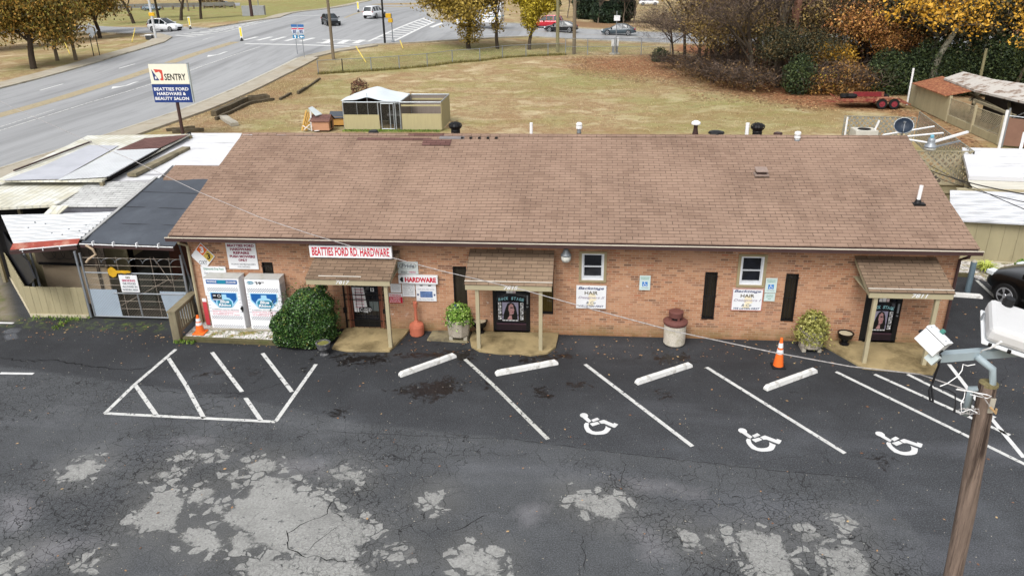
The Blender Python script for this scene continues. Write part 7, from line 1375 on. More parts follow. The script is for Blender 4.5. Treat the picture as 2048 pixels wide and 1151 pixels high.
struct(drape([tuple(Q(*q, 0))[:2] for q in ((150, 19), (150, 12), (480, 6), (480, 12))], .02, 8, 'side_street', ROAD2))
# ---------------------------------------------------------------- rusty-roofed shed and its fence, right
x0 = 22.75; t = board_fence('board_fence', 'tall tan board fence with rust-roofed shed behind it', (22.85, 38.6), (22.75, 31.9), 1.55, .3, base=False)
t = thing('lattice_fence', 'tan lattice fence over a low board base running toward the camera at right', 'fence', (22.8, 31.9, 0)); mb = MB(); lattice(mb, (22.8, 31.85, .45), (.03, -1, 0), 6.6, 1.0, .17, .05, LAT); obj('lattice_panel', mb, t); mb = MB(); mb.box((22.78, 25.2, 0), (22.84, 31.85, .44), BOARD); obj('board_panel', mb, t)
for y in (31.9, 28.5, 25.2): mb = MB(); mb.box((22.74, y-.06, 0), (22.88, y+.06, 1.6), TAN); obj('post', mb, t)
LEAFY = M('rust_leafy_roof', C(138, 84, 60), .9, .3, 5, dirt=C(186, 132, 92), dscale=6, damt=(.5, .62)); GRY = M('grey_patched_roof', C(196, 190, 182), .85, .12, 1.4, dirt=C(130, 108, 92), dscale=1.4, damt=(.5, .62))
t = thing('tumbledown_shed', 'long tumbledown shed with rust-brown and grey patched roof and dark open front', 'shed', (25, 34, 0)); mb = MB(); pslab(mb, [(1824, 166, 1.6), (1891, 191, 1.6), (1945, 181, 2.0), (1885, 152, 2.1)], .06, LEAFY); obj('rusty_roof', mb, t)
mb = MB(); pslab(mb, [(1888, 156, 2.15), (1950, 180, 2.1), (2048, 203, 2.2), (2200, 235, 2.2), (2200, 160, 2.6), (2048, 167, 2.6), (1985, 158, 2.6), (1927, 143, 2.6)], .12, GRY); obj('grey_roof', mb, t)
mb = MB(); p, q = Q(1945, 182, 2.0), Q(2200, 236, 2.1); n_ = Vector((.8, .6, 0)); mb.add([(p.x+1.2, p.y+.8, 0), (q.x+1.5, q.y+.8, 0), (q.x+1.5, q.y+.8, 2.1), (p.x+1.2, p.y+.8, 2.0)], [(0, 1, 2, 3)], M('shed_dark_interior', C(62, 56, 54), .9, .4, 1)); obj('wall', mb, t)
mb = MB()
for (a, b) in (((1940, 188), (2010, 225)), ((1948, 200), (2030, 232)), ((1958, 178), (1948, 205)), ((2018, 200), (2020, 235)), ((1960, 185), (1940, 200))): mb.beam(Q(*a, 1.5), Q(*b, 1.4), .14, .14, WOODG)
for u, v in ((2022, 238), (1946, 215)): p = Q(u, v, .4); mb.box((p.x-.1, p.y-.1, 0), (p.x+.1, p.y+.1, 2.0), WOODG)
obj('timber_frame', mb, t)
for (u, v), z0, hh, mt, lb in (((1822, 166), 0, 2.5, PVC, 'short white pole at the far corner of the tan fence'), ((1960, 158), 0, 3.6, PG, 'greenish wooden post rising through the shed roof'), ((2005, 265), 0, 2.6, PVC, 'white-topped pole at the near end of the lattice fence')):
    p = Q(u, v, 1.5); mb = MB(); mb.tube([(p.x, p.y, 0), (p.x, p.y, hh)], .07 if mt is PVC else .1, mt, 8); tag(obj('fence_pole', mb), lb, 'pole')
p, q = Q(2003, 294, 0), Q(2035, 296, 0); t = thing('brown_gate', 'brown sheet panel gate in a pipe frame at the right edge', 'gate', p); mb = MB(); mb.add([(p.x, p.y, .1), (q.x+.8, q.y-.5, .1), (q.x+.8, q.y-.5, 1.5), (p.x, p.y, 1.6)], [(0, 1, 2, 3)], M('brown_sheet', C(132, 100, 84), .8, .1)); mb.add([(p.x, p.y+.03, .1), (q.x+.8, q.y-.47, .1), (q.x+.8, q.y-.47, 1.5), (p.x, p.y+.03, 1.6)], [(3, 2, 1, 0)], M('brown_sheet', C(132, 100, 84))); obj('panel', mb, t)
mb = MB(); mb.tube([(p.x, p.y, 0), (p.x, p.y, 2.1)], .05, STEEL, 7); mb.tube([(q.x+.8, q.y-.5, 0), (q.x+.8, q.y-.5, 2.2)], .05, STEEL, 7); mb.tube([(p.x, p.y, 1.7), (q.x+.8, q.y-.5, 1.6)], .03, STEEL, 6); obj('frame', mb, t)
cable('guy_wire', 'long pale pipe slanting down from the right edge over the leaves', [Q(1965, 267, 0), Y(2070, 215, 24)], .03, STEEL, 'pipe')
# ---------------------------------------------------------------- trees
BARK = M('tree_bark', C(72, 62, 52), .95, .35, 4, stretch=(1, 1, .2)); BARKG = M('grey_bark', C(118, 106, 92), .95, .3, 4, stretch=(1, 1, .2))
def skeleton(sd, h, spread, fork=.28, r0=.2, levels=4, kids=(3, 4), up=.5, lean=(0, 0)):
    g = random.Random(sd); segs = []; tips = []
    def grow(p, d, L, r, lv):
        n = 3; pts = [p]; rs = [r]
        for k in range(n):
            d = (d+Vector((g.gauss(0, .12), g.gauss(0, .12), g.gauss(0, .06)+.05*up))).normalized(); p = p+d*L/n; pts.append(p); rs.append(r*(1-.45*(k+1)/n))
        segs.append((pts, rs, lv))
        if lv >= 2: tips.extend([pts[-1], pts[-2], pts[1]] if lv == levels else [pts[-1]])
        if lv < levels:
            for k in range(g.randint(*kids)):
                a = 2*math.pi*(k+g.random())/3.5; t_ = g.uniform(.45, 1.0); i = min(int(t_*n), n-1); q = pts[i].lerp(pts[i+1], t_*n-i); s_ = spread*g.uniform(.6, 1.2)
                nd = (d*g.uniform(.5, 1.)+Vector((math.cos(a), math.sin(a), up*.5))*s_).normalized(); grow(q, nd, L*g.uniform(.55, .8), rs[-1]*.8, lv+1)
    grow(Vector((0, 0, -.1)), Vector((lean[0], lean[1], 1)).normalized(), h*fork, r0, 1); return segs, tips
def tree_meshes(sd, h, spread, leafn, lsize, lmat, cr=.7, bark=None, floor=.6, **k):
    segs, tips = skeleton(sd, h, spread, **k); top = max(p.z for p in tips); f = h/top; lv = k.get('levels', 4); tr = MB()
    for pts, rs, l in segs: tr.tube([p*f for p in pts], [max(r, .012) for r in rs], bark or BARK, 6 if l < 3 else 3, False)
    T = np.array([tuple(p*f) for p in tips]); g = np.random.default_rng(sd); c = T[g.integers(0, len(T), leafn)]+g.normal(size=(leafn, 3))*cr*np.array([1, 1, .75]); c = c[c[:, 2] > floor]; n = len(c)
    a = g.normal(size=(n, 3)); a[:, 2] += .6; a /= np.linalg.norm(a, axis=1)[:, None]; b = np.cross(a, g.normal(size=(n, 3))); b /= np.linalg.norm(b, axis=1)[:, None]; e = np.cross(a, b); s_ = (lsize*(.55+.9*g.random(n)))[:, None]
    V = np.stack([c-b*s_, c-e*s_*.6, c+b*s_, c+e*s_*.6], 1).reshape(-1, 3); return tr, (V, np.arange(4*n).reshape(n, 4), g.random(n), lmat)
def twig_mesh(sd, h, spread, n, L, mat, cr=.6, w=.012, **k):
    tr, (V, F, r_, _) = tree_meshes(sd, h, spread, n, .1, mat, cr, **k); c = V.reshape(-1, 4, 3).mean(1); g = np.random.default_rng(sd+9); n = len(c); d = g.normal(size=(n, 3)); d[:, 2] = np.abs(d[:, 2])*.9+.1; d /= np.linalg.norm(d, axis=1)[:, None]
    s_ = np.cross(d, g.normal(size=(n, 3))); s_ /= np.linalg.norm(s_, axis=1)[:, None]; l = (L*(.4+g.random(n)))[:, None]
    V = np.stack([c-s_*w, c+s_*w, c+d*l+s_*w*.4, c+d*l-s_*w*.4], 1).reshape(-1, 3); return tr, (V, np.arange(4*n).reshape(n, 4), g.random(n), mat)
LM = lambda n, *st: leaf_mat(n, [(p, C(*c)) for p, c in st], .65, .5)
GOLD = LM('gold_leaf', (.15, (96, 76, 26)), (.4, (186, 136, 34)), (.65, (220, 168, 50)), (.9, (236, 196, 92))); RUST = LM('rust_leaf', (.15, (88, 58, 38)), (.3, (120, 82, 48)), (.5, (170, 112, 60)), (.7, (200, 146, 78)), (.9, (206, 172, 96)))
OAK = LM('oak_brown_leaf', (.15, (62, 56, 24)), (.35, (104, 92, 38)), (.5, (150, 120, 46)), (.62, (180, 132, 58)), (.74, (136, 132, 54)), (.92, (186, 160, 78))); EVER = LM('evergreen_leaf', (.15, (18, 28, 20)), (.5, (38, 56, 38)), (.8, (66, 86, 56)))
DKG = LM('dark_green_leaf', (.15, (26, 30, 20)), (.42, (48, 52, 32)), (.6, (76, 74, 44)), (.76, (112, 90, 54)), (.9, (140, 108, 62))); YGR = LM('yellow_green_leaf', (.15, (110, 96, 24)), (.45, (176, 156, 40)), (.75, (206, 186, 58)), (.92, (222, 206, 100)))
OLG = LM('olive_gold_leaf', (.15, (86, 72, 30)), (.4, (142, 120, 48)), (.65, (176, 148, 62)), (.9, (196, 176, 90))); TWIG = LM('brown_twig', (.2, (54, 44, 38)), (.55, (88, 72, 62)), (.85, (130, 110, 94))); BRL = LM('dead_brown_leaf', (.15, (66, 52, 38)), (.45, (112, 90, 60)), (.7, (146, 122, 66)), (.9, (172, 146, 72)))
_tree = {}
def build(kind):
    if kind in _tree: return _tree[kind]
    K = {'oak': lambda: tree_meshes(31, 8.6, 1.1, 40000, .15, OAK, 1.0, fork=.17, r0=.42, levels=4, kids=(5, 7), up=-.05, floor=1.8), 'oak2': lambda: tree_meshes(37, 8.0, .95, 20000, .15, OAK, .9, fork=.18, r0=.3, levels=4, kids=(4, 6), up=0., floor=1.7), 'park': lambda: tree_meshes(35, 9.5, .6, 5000, .17, OAK, .7, fork=.38, r0=.28, levels=4, kids=(3, 4), up=.9, floor=5),
        'olive': lambda: tree_meshes(41, 8.2, 1.2, 16000, .14, OLG, .9, fork=.09, r0=.3, levels=4, kids=(5, 6), up=.25, floor=.8), 'yellow': lambda: tree_meshes(43, 8, .32, 11000, .15, YGR, .65, fork=.15, r0=.24, levels=4, kids=(4, 5), up=.8, floor=1.5), 'thin': lambda: tree_meshes(47, 9, .45, 4500, .15, OLG, .6, fork=.3, r0=.22, levels=4, kids=(3, 4), up=1.2),
        'bare': lambda: twig_mesh(51, 10, 1.0, 3600, .6, TWIG, .9, .013, fork=.15, r0=.24, levels=4, kids=(3, 5), up=.6), 'bare2': lambda: twig_mesh(53, 7.5, 1.4, 4200, .6, TWIG, .9, .013, fork=.08, r0=.16, levels=4, kids=(5, 6), up=.15),
        'brown': lambda: tree_meshes(57, 10, .7, 7000, .13, BRL, .7, fork=.22, r0=.22, levels=4, kids=(3, 5), up=.6), 'barel': lambda: tree_meshes(59, 8.5, .9, 3800, .1, BRL, .7, fork=.14, r0=.18, levels=5, kids=(3, 4), up=.5), 'thicket': lambda: twig_mesh(79, 3.2, 1.2, 1000, .7, TWIG, .7, .013, fork=.1, r0=.045, levels=4, kids=(5, 6), up=.5), 'lowdark': lambda: tree_meshes(83, 8, 1.0, 17000, .1, DKG, .9, fork=.1, r0=.2, levels=4, kids=(5, 6), up=.3), 'lowgold': lambda: tree_meshes(85, 7, .9, 4000, .16, GOLD, .7, fork=.15, r0=.15, levels=4, kids=(4, 5), up=.4),
        'gold': lambda: tree_meshes(61, 10, 1.0, 9000, .17, GOLD, .85, fork=.3, r0=.26, levels=4, kids=(3, 5), up=.6, bark=BARKG),
        'goldlow': lambda: tree_meshes(63, 8.2, .9, 2100, .13, GOLD, .5, fork=.38, r0=.2, levels=4, kids=(4, 5), up=.2, bark=BARKG, floor=3.2, lean=(.45, -.1)), 'slim': lambda: twig_mesh(87, 10, .5, 700, .5, TWIG, .6, .012, fork=.45, r0=.2, levels=4, kids=(3, 4), up=.9), 'rust': lambda: tree_meshes(67, 8.5, .9, 4800, .11, RUST, .8, fork=.13, r0=.2, levels=4, kids=(3, 5), up=.6), 'dark': lambda: tree_meshes(71, 10, .7, 14000, .2, DKG, .8, fork=.15, r0=.25, levels=4, kids=(4, 5), up=.5), 'ever': lambda: tree_meshes(73, 5, .7, 9000, .16, EVER, .5, fork=.12, r0=.15, levels=4, kids=(4, 5), up=.5),
        'crape': lambda: twig_mesh(77, 5.5, .45, 3500, .4, TWIG, .45, .018, fork=.3, r0=.1, levels=4, kids=(3, 4), up=1.2, bark=BARKG)}[kind]()
    tm, (V, F, r_, lm) = K; tr = bpy.data.meshes.new('trunk'); tr.from_pydata([tuple(v) for v in tm.v], [], tm.f); [tr.materials.append(q) for q in tm.mats]; tr.polygons.foreach_set('use_smooth', [True]*len(tr.polygons))
    o = npmesh('crown', V, F, lm, None, attrs={'rnd': ('FACE', r_)}); cr = o.data; bpy.data.objects.remove(o); _tree[kind] = (tr, cr); return _tree[kind]
def tree(kind, p, label, s=1., rz=0., group=None, name='tree', sz=None):
    tr, cr = build(kind); t = thing(name, label, 'tree' if name != 'shrub' else 'shrub', p, rz, group); t.scale = (s, s, sz or s); link('trunk', tr, t); link('crown', cr, t); return t
tree('oak', P(67, 137), 'large spreading golden-green tree with a thick dark trunk at upper left', .8, .4, sz=1.); tree('oak2', P(200, 76), 'smaller golden-brown tree behind the silver diamond sign', 1.0, 1.2)
tree('oak2', P(-12, 100), 'golden-brown tree cut by the left frame edge behind the large tree', 1.1, 2.5); tree('oak2', P(140, 72), 'olive-brown tree between the large left tree and the diamond sign', 1., 4.)
for (u, v), rz, s, lb in (((268, 47), .3, 1.15, 'leaning dark trunk above the white crossover, crown out of view'), ((317, 36), 1.7, 1.1, 'slim dark tree just right of the silver signal pole'), ((362, 41), 3.0, 1.2, 'thick dark forked trunk on the green bank beyond the crossing'), ((402, 38), 4.4, 1.0, 'thin dark trunk right of the thick forked one on the green bank')): tree('park', P(u, v), lb, s, rz, 'trees on the green bank')
tree('olive', P(938, 97), 'leafy olive-gold tree at the corner, left of three by the cross street', 1.0, .5); tree('thin', P(995, 97), 'forked thin-leaved tree, middle of three by the cross street', 1., 2.); tree('yellow', P(1058, 99), 'narrow bright yellow-green tree, right of three by the cross street', .9, 1.)
for k, (u, v, r, h, lb) in enumerate(((1100, 22, 2.2, 4.6, 'dark evergreen shrub just right of the red minivan'), (1176, 38, 2.7, 5.2, 'dark evergreen shrub left of the largest gap on the mulch bed'), (1212, 45, 2.6, 3.3, 'low dark evergreen shrub behind the small white sign'), (1242, 43, 2.4, 4.2, 'dark evergreen shrub above the grey-green sedan'))):
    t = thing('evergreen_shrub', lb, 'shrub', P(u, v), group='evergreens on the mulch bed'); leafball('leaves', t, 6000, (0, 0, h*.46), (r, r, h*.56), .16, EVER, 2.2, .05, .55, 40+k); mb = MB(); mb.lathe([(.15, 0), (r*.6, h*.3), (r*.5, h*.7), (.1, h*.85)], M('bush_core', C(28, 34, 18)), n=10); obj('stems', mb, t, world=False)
for u, v, lb in ((1135, 36, 'bare multi-stem small tree between two poles across the street'), (1196, 46, 'bare multi-stem small tree between two evergreens'), (1247, 47, 'bare multi-stem small tree in front of the right evergreen'), (1267, 46, 'bare multi-stem small tree at the right end of the mulch bed')): tree('crape', P(u, v), lb, 1.2, u*.1, 'bare small trees on the mulch bed')
t = thing('round_bush', 'round reddish-brown bush beside the dark blue parked car', 'bush', P(425, 15)); leafball('branches', t, 2500, (0, 0, 1.4), (3.2, 2, 1.9), .16, BRL, 2, 0, .5, 61)
for b_, n_, rr_, hz, mt, sz_ in (((938, 97), 2200, (1.7, 1.5, 2.0), 2.3, OLG, .11), ((1058, 99), 4200, (1.35, 1.3, 2.9), 4.6, YGR, .12), ((995, 97), 500, (1., 1., 1.2), 2.6, OLG, .1)):
    p = P(*b_); par = [o for o in bpy.data.objects if o.get('category') == 'tree' and (o.location-p).length < .01][0]; leafball('low_foliage', par, n_, (.2, -.1, hz), rr_, sz_, mt, 2, .5, .1, n_)
# the woods: front ranks tree by tree, placed along the lawn edge
woods = [('bare2', 1352, 63, .8, 'bare brown tree reaching over the cross street at the left end of the woods'), ('bare2', 1392, 57, .85, 'bare grey-brown tree near the left front of the woods'), ('barel', 1425, 66, .9, 'bare twiggy tree behind the wire fence end'), ('barel', 1420, 51, .8, 'tree with sparse yellow-brown leaves at the left bend of the woods'),
    ('bare', 1468, 60, .95, 'tall bare tree with dense fine twigs, second rank left of the woods'), ('barel', 1470, 48, .85, 'bare thickety tree above the leaf-covered lawn corner'), ('bare', 1515, 46, .95, 'tall bare tree left of the thick red-brown trunk'), ('bare2', 1505, 55, 1., 'spreading bare tree behind the thick red-brown trunk'), ('barel', 1610, 52, 1., 'tall thin tree with a few dead leaves right of the thick trunk'),
    ('bare', 1570, 64, 1.1, 'tall bare tree deep in the woods'), ('lowdark', 1602, 45, .6, 'dark green leafy tree just right of the thick red-brown trunk'), ('barel', 1655, 50, 1., 'slim half-bare tree left of the orange ones'), ('lowgold', 1668, 46, .5, 'small orange-yellow tree above the yellow-leaved bush'), ('rust', 1722, 47, .85, 'orange-leaved tree behind the red trailer, left one'), ('rust', 1772, 49, .9, 'orange-leaved tree above the far corner of the tan fence'),
    ('rust', 1805, 45.5, .6, 'short rust-orange tree left of the golden crown'), ('barel', 1745, 55, 1.1, 'half-bare tree between the two orange ones'), ('goldlow', 1862, 44.5, 1., 'leaning pale trunk with golden yellow crown above the rusty shed roof'), ('goldlow', 1925, 45, 1., 'golden yellow tree above the grey shed roof'), ('lowdark', 1835, 47, 1.0, 'dark green tree directly behind the rusty roof'), ('lowdark', 1900, 46, .95, 'large dark green tree behind the grey roof'),
    ('lowdark', 1975, 46, 1.05, 'dark green ivy-hung tree behind the right part of the grey roof'), ('goldlow', 2040, 40, .75, 'golden yellow branch tree at the upper right frame edge'), ('lowdark', 2040, 48, 1.1, 'dark green tree at the right frame edge'), ('barel', 1700, 60, 1.1, 'tall thin brown tree behind the orange ones'), ('lowdark', 1800, 62, 1.3, 'tall dark tree deep in the woods'), ('lowdark', 1880, 62, 1.3, 'high dark tree deep behind the shed'),
    ('lowdark', 1960, 60, 1.3, 'dark tree deep behind the golden crowns'), ('lowdark', 2060, 60, 1.3, 'dark tree deep behind the right frame edge'), ('rust', 1760, 46.5, .8, 'yellow-orange crown between the orange trees and the golden ones'), ('lowdark', 1835, 52, 1.4, 'tall dark green tree filling the gap behind the golden crowns'), ('lowdark', 1990, 52, 1.4, 'tall dark green tree behind the second golden crown'), ('bare', 1620, 56, 1.2, 'bare tree between bare trunks and orange trees'), ('barel', 1540, 56, 1.2, 'tall half-bare tree behind the two thick trunks'), ('barel', 1440, 60, 1.1, 'tall half-bare tree in the left part of the woods'), ('barel', 1480, 76, 1., 'brown tree beside the cross street behind the woods'), ('bare', 1640, 74, 1.2, 'bare tree at the back of the woods'), ('rust', 1760, 70, 1.2, 'rust tree at the back of the woods')]
for k, (kd, u, y, s, lb) in enumerate(woods): x = Y(u, 100, y).x; tree(kd, (x, y, float(H(x, y))-.03), lb, s, k*1.37, 'trees of the woods at upper right', 'tree')
sg = random.Random(3)
for k in range(16):
    u, y = 1375+k*24+sg.uniform(-12, 12), sg.uniform(46, 60); y = max(y, 64-(u-1330)*.085); x = Y(u, 100, y).x; tree('slim', (x, y, -.05), 'slim dark leafless trunk in the bare left half of the woods', sg.uniform(.8, 1.1), k*2.1, 'slim leafless trunks', 'tree')
for (u, v), du, r0_, mt, lb in (((1571, 172), 6, .42, M('red_bark', C(116, 82, 66), .95, .3, 3, stretch=(1, 1, .15)), 'thick red-brown trunk standing at the lawn edge of the woods'), ((1548, 172), -4, .22, BARKG, 'straight grey-brown trunk just left of the thick red-brown one')):
    p = P(u, v); t = thing('tree', lb, 'tree', p); mb = MB(); mb.tube([p, p+Vector((.05, 0, 3)), p+Vector((.25, .2, 6)), p+Vector((.5, .3, 10))], [r0_, r0_*.85, r0_*.75, r0_*.6], mt, 10)
    for q in range(5): a = p+Vector((.1, .1, 2.2+q*1.1)); mb.tube([a, a+Vector((math.cos(q*2.2)*1., math.sin(q*2.2), .7)), a+Vector((math.cos(q*2.2)*2.4, math.sin(q*2.2)*2, 1.8))], [.1, .07, .03], mt, 5)
    obj('trunk', mb, t, smooth=True)
p = Q(1881, 118, 0); p.y = 42.2; t = thing('tree', 'pale grey leaning trunk showing below the golden crown', 'tree', p); a = Y(1879, 110, 42); b = Y(1908, 66, 42); c = Y(1942, 22, 42.5); mb = MB(); mb.tube([(a.x-.3, 42.2, -.1), a, b, c, c+(c-b)*.8], [.26, .24, .2, .16, .12], M('pale_bark', C(150, 146, 128), .9, .25, 4), 8); obj('trunk', mb, t, smooth=True); mb = MB(); mb.tube([b, b+Vector((-.8, .2, 1.4)), b+Vector((-1.2, .3, 3.))], [.1, .08, .05], M('pale_bark', C(150, 146, 128)), 6); obj('limb', mb, t)
# underbrush along the foot of the woods
BR1 = LM('brush_brown', (.15, (70, 52, 38)), (.5, (124, 94, 58)), (.85, (164, 134, 82))); BR2 = LM('brush_green', (.15, (24, 34, 22)), (.45, (50, 66, 38)), (.85, (92, 104, 54))); BR3 = LM('brush_rust', (.15, (90, 62, 38)), (.5, (160, 116, 60)), (.85, (200, 158, 84)))
def brush(x, y, r, h, mat, lb, sd):
    t = thing('brush', lb, 'bush', (x, y, 0), sd*1.7, group='underbrush at the foot of the woods'); tr, cr = build('thicket'); k = h/3.2*(.75 if mat == BR1 else 1)
    if mat != BR2: o = link('branches', tr, t); o.scale = (r/1.6, r/1.6, k); o = link('twigs', cr, t); o.scale = (r/1.6, r/1.6, k)
    n = {BR1: 700, BR2: 4200, BR3: 1500}[mat]; h = h*.75 if mat == BR1 else h; k = h/3.2; leafball('leaves', t, int(n*r*h/4), (0, 0, h*.45), (r, r*.9, h*.58), .085, mat, 2, 0., .15, sd)
bl = [(1318, 63, 1., 1.5, BR2, 'small green bush at the end of the wire fence'), (1350, 58, 1.6, 2.2, BR1, 'brown thicket at the left bend of the lawn'), (1385, 53, 2., 2.6, BR1, 'brown thicket left of the middle of the lawn edge'), (1425, 49, 2.1, 2.8, BR1, 'dense brown thicket over the red leaves'), (1470, 46, 2., 2.8, BR1, 'brown thicket left of the grey-brown trunk'), (1515, 44.5, 1.8, 2.6, BR1, 'brown thicket between the lawn and the two thick trunks'),
    (1600, 43.2, 1.5, 2.9, BR2, 'dark green bush right of the thick trunk'), (1645, 42.8, 1.4, 2.0, BR3, 'brown tangled bush behind the trailer tongue'), (1690, 43, 1.7, 2.6, BR3, 'yellow-brown thicket behind the trailer'), (1735, 43.6, 1.5, 2.0, BR3, 'brown thicket right behind the trailer wheels'), (1775, 43.5, 1.8, 3.2, BR2, 'green thicket between trailer and the far corner of the tan fence'), (1815, 43.2, 1.8, 3.0, BR2, 'leafy thicket at the far corner of the tan fence'),
    (1860, 43, 2.2, 4, BR2, 'tall dark green thicket behind the rusty roof'), (1920, 43, 2.4, 4.5, BR2, 'tall dark green thicket behind the grey roof'), (1990, 42.5, 2.4, 4.5, BR2, 'tall dark green thicket at the right of the grey roof'), (2050, 41, 2.6, 5, BR2, 'tall dark green thicket at the right edge'), (1450, 55, 2.4, 3.6, BR1, 'inner brown thicket behind the red leaves'), (1530, 50, 2.4, 4., BR1, 'inner brown thicket behind the two thick trunks'), (1640, 49, 2.4, 3.6, BR2, 'inner green thicket behind the trailer tongue'),
    (1720, 50, 2.4, 4., BR3, 'inner rusty thicket below the orange trees'), (1800, 50, 2.6, 4.4, BR2, 'inner green thicket behind the fence corner'), (1580, 57, 2.6, 4, BR1, 'inner brown thicket deep right of the trunks'), (1480, 66, 2.6, 3.4, BR1, 'inner brown thicket near the cross street')]
for k, (u, y, r, h, mt, lb) in enumerate(bl): brush(Y(u, 150, y).x, y, r, h, mt, lb, 100+k)
p = P(1660, 192); yl = thing('yellow_bush', 'low bush with a few bright yellow leaves left of the trailer', 'bush', (p.x, p.y+.6, 0)); leafball('leaves', yl, 150, (0, 0, 1.2), (1.3, .5, .7), .07, M('bright_yellow_leaf', C(228, 210, 60), .6, .1), 2, 0, .3, 77); tr, cr = build('thicket'); o = link('twigs', cr, yl); o.scale = (.7, .5, .5)
# far belt: beyond the streets, so the ground does not run bare to the horizon
fb = thing('far_treeline', 'hazy brown and green belt of distant trees', 'trees'); fb['kind'] = 'stuff'
gg = np.random.default_rng(5); n = 30000; ang = gg.uniform(-1.2, 1.25, n); rr = gg.uniform(300, 420, n); c = np.stack([np.sin(ang)*rr, np.cos(ang)*rr, gg.random(n)**1.3*16], 1); a = gg.normal(size=(n, 3)); a /= np.linalg.norm(a, axis=1)[:, None]; b = np.cross(a, gg.normal(size=(n, 3))); b /= np.linalg.norm(b, axis=1)[:, None]; e = np.cross(a, b); V = np.stack([c-b*2.2, c-e*1.6, c+b*2.2, c+e*1.6], 1).reshape(-1, 3); npmesh('foliage', V, np.arange(4*n).reshape(n, 4), BRL, fb, attrs={'rnd': ('FACE', gg.random(n))})
tr_ = bpy.data.objects['utility_trailer']
gd = np.random.default_rng(4); n = 420; c = np.stack([gd.uniform(-1.9, 1.9, n), gd.uniform(-.9, .9, n), .505+gd.random(n)*.05], 1); a = gd.normal(size=(n, 3))*np.array([1, 1, .3]); a /= np.linalg.norm(a, axis=1)[:, None]; b = np.cross(a, [0, 0, 1.]); V = np.stack([c-a*.07, c-b*.05, c+a*.07, c+b*.05], 1).reshape(-1, 3)
o = npmesh('leaf_litter', V, np.arange(4*n).reshape(n, 4), LM('trailer_leaf', (.2, (120, 70, 48)), (.6, (176, 116, 78)), (.9, (206, 160, 120))), tr_, attrs={'rnd': ('FACE', gd.random(n))})
# ---------------------------------------------------------------- scattered leaves and grass
def scatter(name, label, P_, size, mat, z=.012, flat=True, kind='stuff', stand=0.):
    n = len(P_); g = np.random.default_rng(n); c = np.column_stack([P_, H(P_[:, 0], P_[:, 1])+z]); th = g.uniform(0, 6.28, n); s_ = size*(.5+g.random(n)); ti = g.uniform(-.4, .4, n) if flat else None
    if flat: b = np.stack([np.cos(th), np.sin(th), np.zeros(n)], 1)*s_[:, None]; e = np.stack([-np.sin(th), np.cos(th), ti*.5], 1)*s_[:, None]*.6; V = np.stack([c-b, c-e, c+b, c+e+np.array([0, 0, .004])], 1)
    else:
        b = np.stack([np.cos(th), np.sin(th), np.zeros(n)], 1)*.018; up = np.stack([g.normal(0, .4, n), g.normal(0, .4, n), np.ones(n)], 1)*s_[:, None]; V = np.stack([c-b, c+b, c+up+b*.3, c+up-b*.3], 1)
    o = npmesh(name, V.reshape(-1, 3), np.arange(4*n).reshape(n, 4), mat, None, attrs={'rnd': ('FACE', g.random(n))}); o['kind'] = kind; o['label'] = label; o['category'] = 'leaves' if flat else 'grass'; return o
def inpoly(poly, n, sd):
    g = np.random.default_rng(sd); p = np.array(poly); out = np.zeros((0, 2))
    while len(out) < n:
        q = g.uniform(p.min(0), p.max(0), (n, 2)); out = np.vstack([out, q[sdf(q[:, 0], q[:, 1], poly) < 0]])
    return out[:n]
LIT = LM('litter_leaf', (.1, (88, 60, 42)), (.4, (142, 100, 70)), (.7, (186, 148, 104)), (.95, (218, 196, 150)))
scatter('fallen_leaves', 'red and tan fallen leaves under the edge of the woods', np.vstack([inpoly(pg([(1120, 113), (1400, 108), (1700, 185), (1860, 225), (1990, 300), (1880, 290), (1780, 222), (1600, 222), (1380, 175), (1150, 150)]), 9000, 3), inpoly([(8, 40), (24, 36), (24, 46), (12, 60), (6, 70)], 3000, 4)]), .09, LIT, .0)
scatter('scattered_leaves', 'stray leaves blown over the lawn', inpoly(pg([(430, 262), (640, 150), (1100, 112), (1500, 190), (1700, 262)]), 1600, 5), .06, LIT, .0)
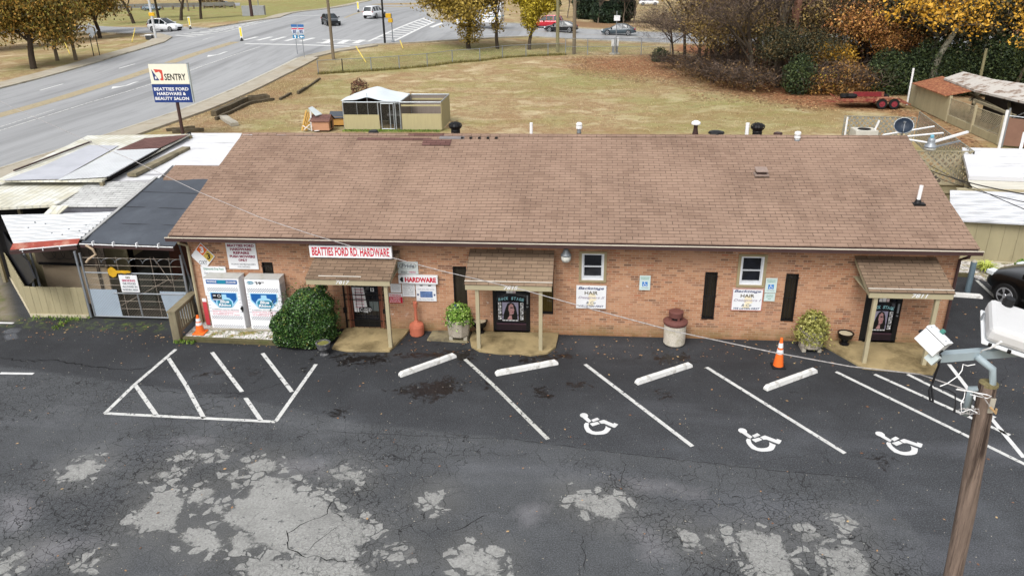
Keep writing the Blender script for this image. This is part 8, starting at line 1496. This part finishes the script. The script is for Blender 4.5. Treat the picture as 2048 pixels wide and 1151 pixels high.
scatter('lot_litter', 'small dry leaves and crumbs scattered over the asphalt lot', np.vstack([inpoly([(-17, -1.4), (10, -1.4), (10, -.05), (-17, -.02)], 420, 6), inpoly([(-18, -13), (12, -13), (12, -1), (-18, -1)], 260, 7), inpoly([(9.8, -3), (13, -3), (13, 5), (9.8, 5)], 60, 8)]), .028, LIT, .012)
scatter('pale_crumbs', 'tiny pale stones on the asphalt lot', inpoly([(-18, -13), (12, -13), (12, 0), (-18, 0)], 2600, 9), .011, CONC, .006)
GRS = LM('grass_blade', (.15, (140, 128, 84)), (.45, (182, 162, 118)), (.7, (204, 184, 142)), (.95, (164, 162, 104)))
scatter('lawn_grass', 'dry tan and green grass tufts over the lawn', np.vstack([inpoly(pg([(430, 262), (640, 148), (1100, 110), (1340, 108), (1500, 190), (1800, 230), (1830, 262)]), 16000, 10), inpoly(pg([(640, 146), (700, 98), (830, 88), (1330, 94), (1340, 108), (1050, 112)]), 9000, 11), inpoly(pg([(300, 262), (420, 215), (600, 125), (640, 160), (450, 262)]), 5000, 12)]), .06, GRS, -.03, False)
fl = np.vstack([np.array([tuple(P(*fp[i]).lerp(P(*fp[i+1]), q))[:2] for q in np.random.default_rng(i).random(420)]) for i in range(10)]); fl += np.random.default_rng(2).normal(0, .12, fl.shape)
scatter('fence_line_grass', 'dark uncut grass along the foot of the wire fence', fl, .2, LM('uncut_grass', (.2, (92, 84, 40)), (.6, (130, 120, 60)), (.9, (160, 148, 84))), -.03, False)
WEED = LM('weed_green', (.15, (60, 84, 26)), (.5, (104, 136, 44)), (.9, (160, 176, 80)))
scatter('weeds', 'green weeds and moss along the fence foot and gravel bed', np.vstack([inpoly([(-16.5, -.06), (-14.6, -.06), (-14.6, .22), (-16.5, .22)], 110, 13), inpoly([(-11.3, -1.3), (-10.7, -1.3), (-10.6, -.95), (-11.3, -.9)], 200, 14), inpoly([(-15.4, -.7), (-15.1, -.7), (-15.1, 0), (-15.3, 0)], 60, 15), inpoly([(-11, -.95), (-8.5, -1.0), (-8.5, -.5), (-11, -.5)], 350, 16), inpoly([(-15.2, 27.8), (-9, 27.8), (-9, 28.4), (-15.2, 28.4)], 1500, 17)]), .06, WEED, .03, False)
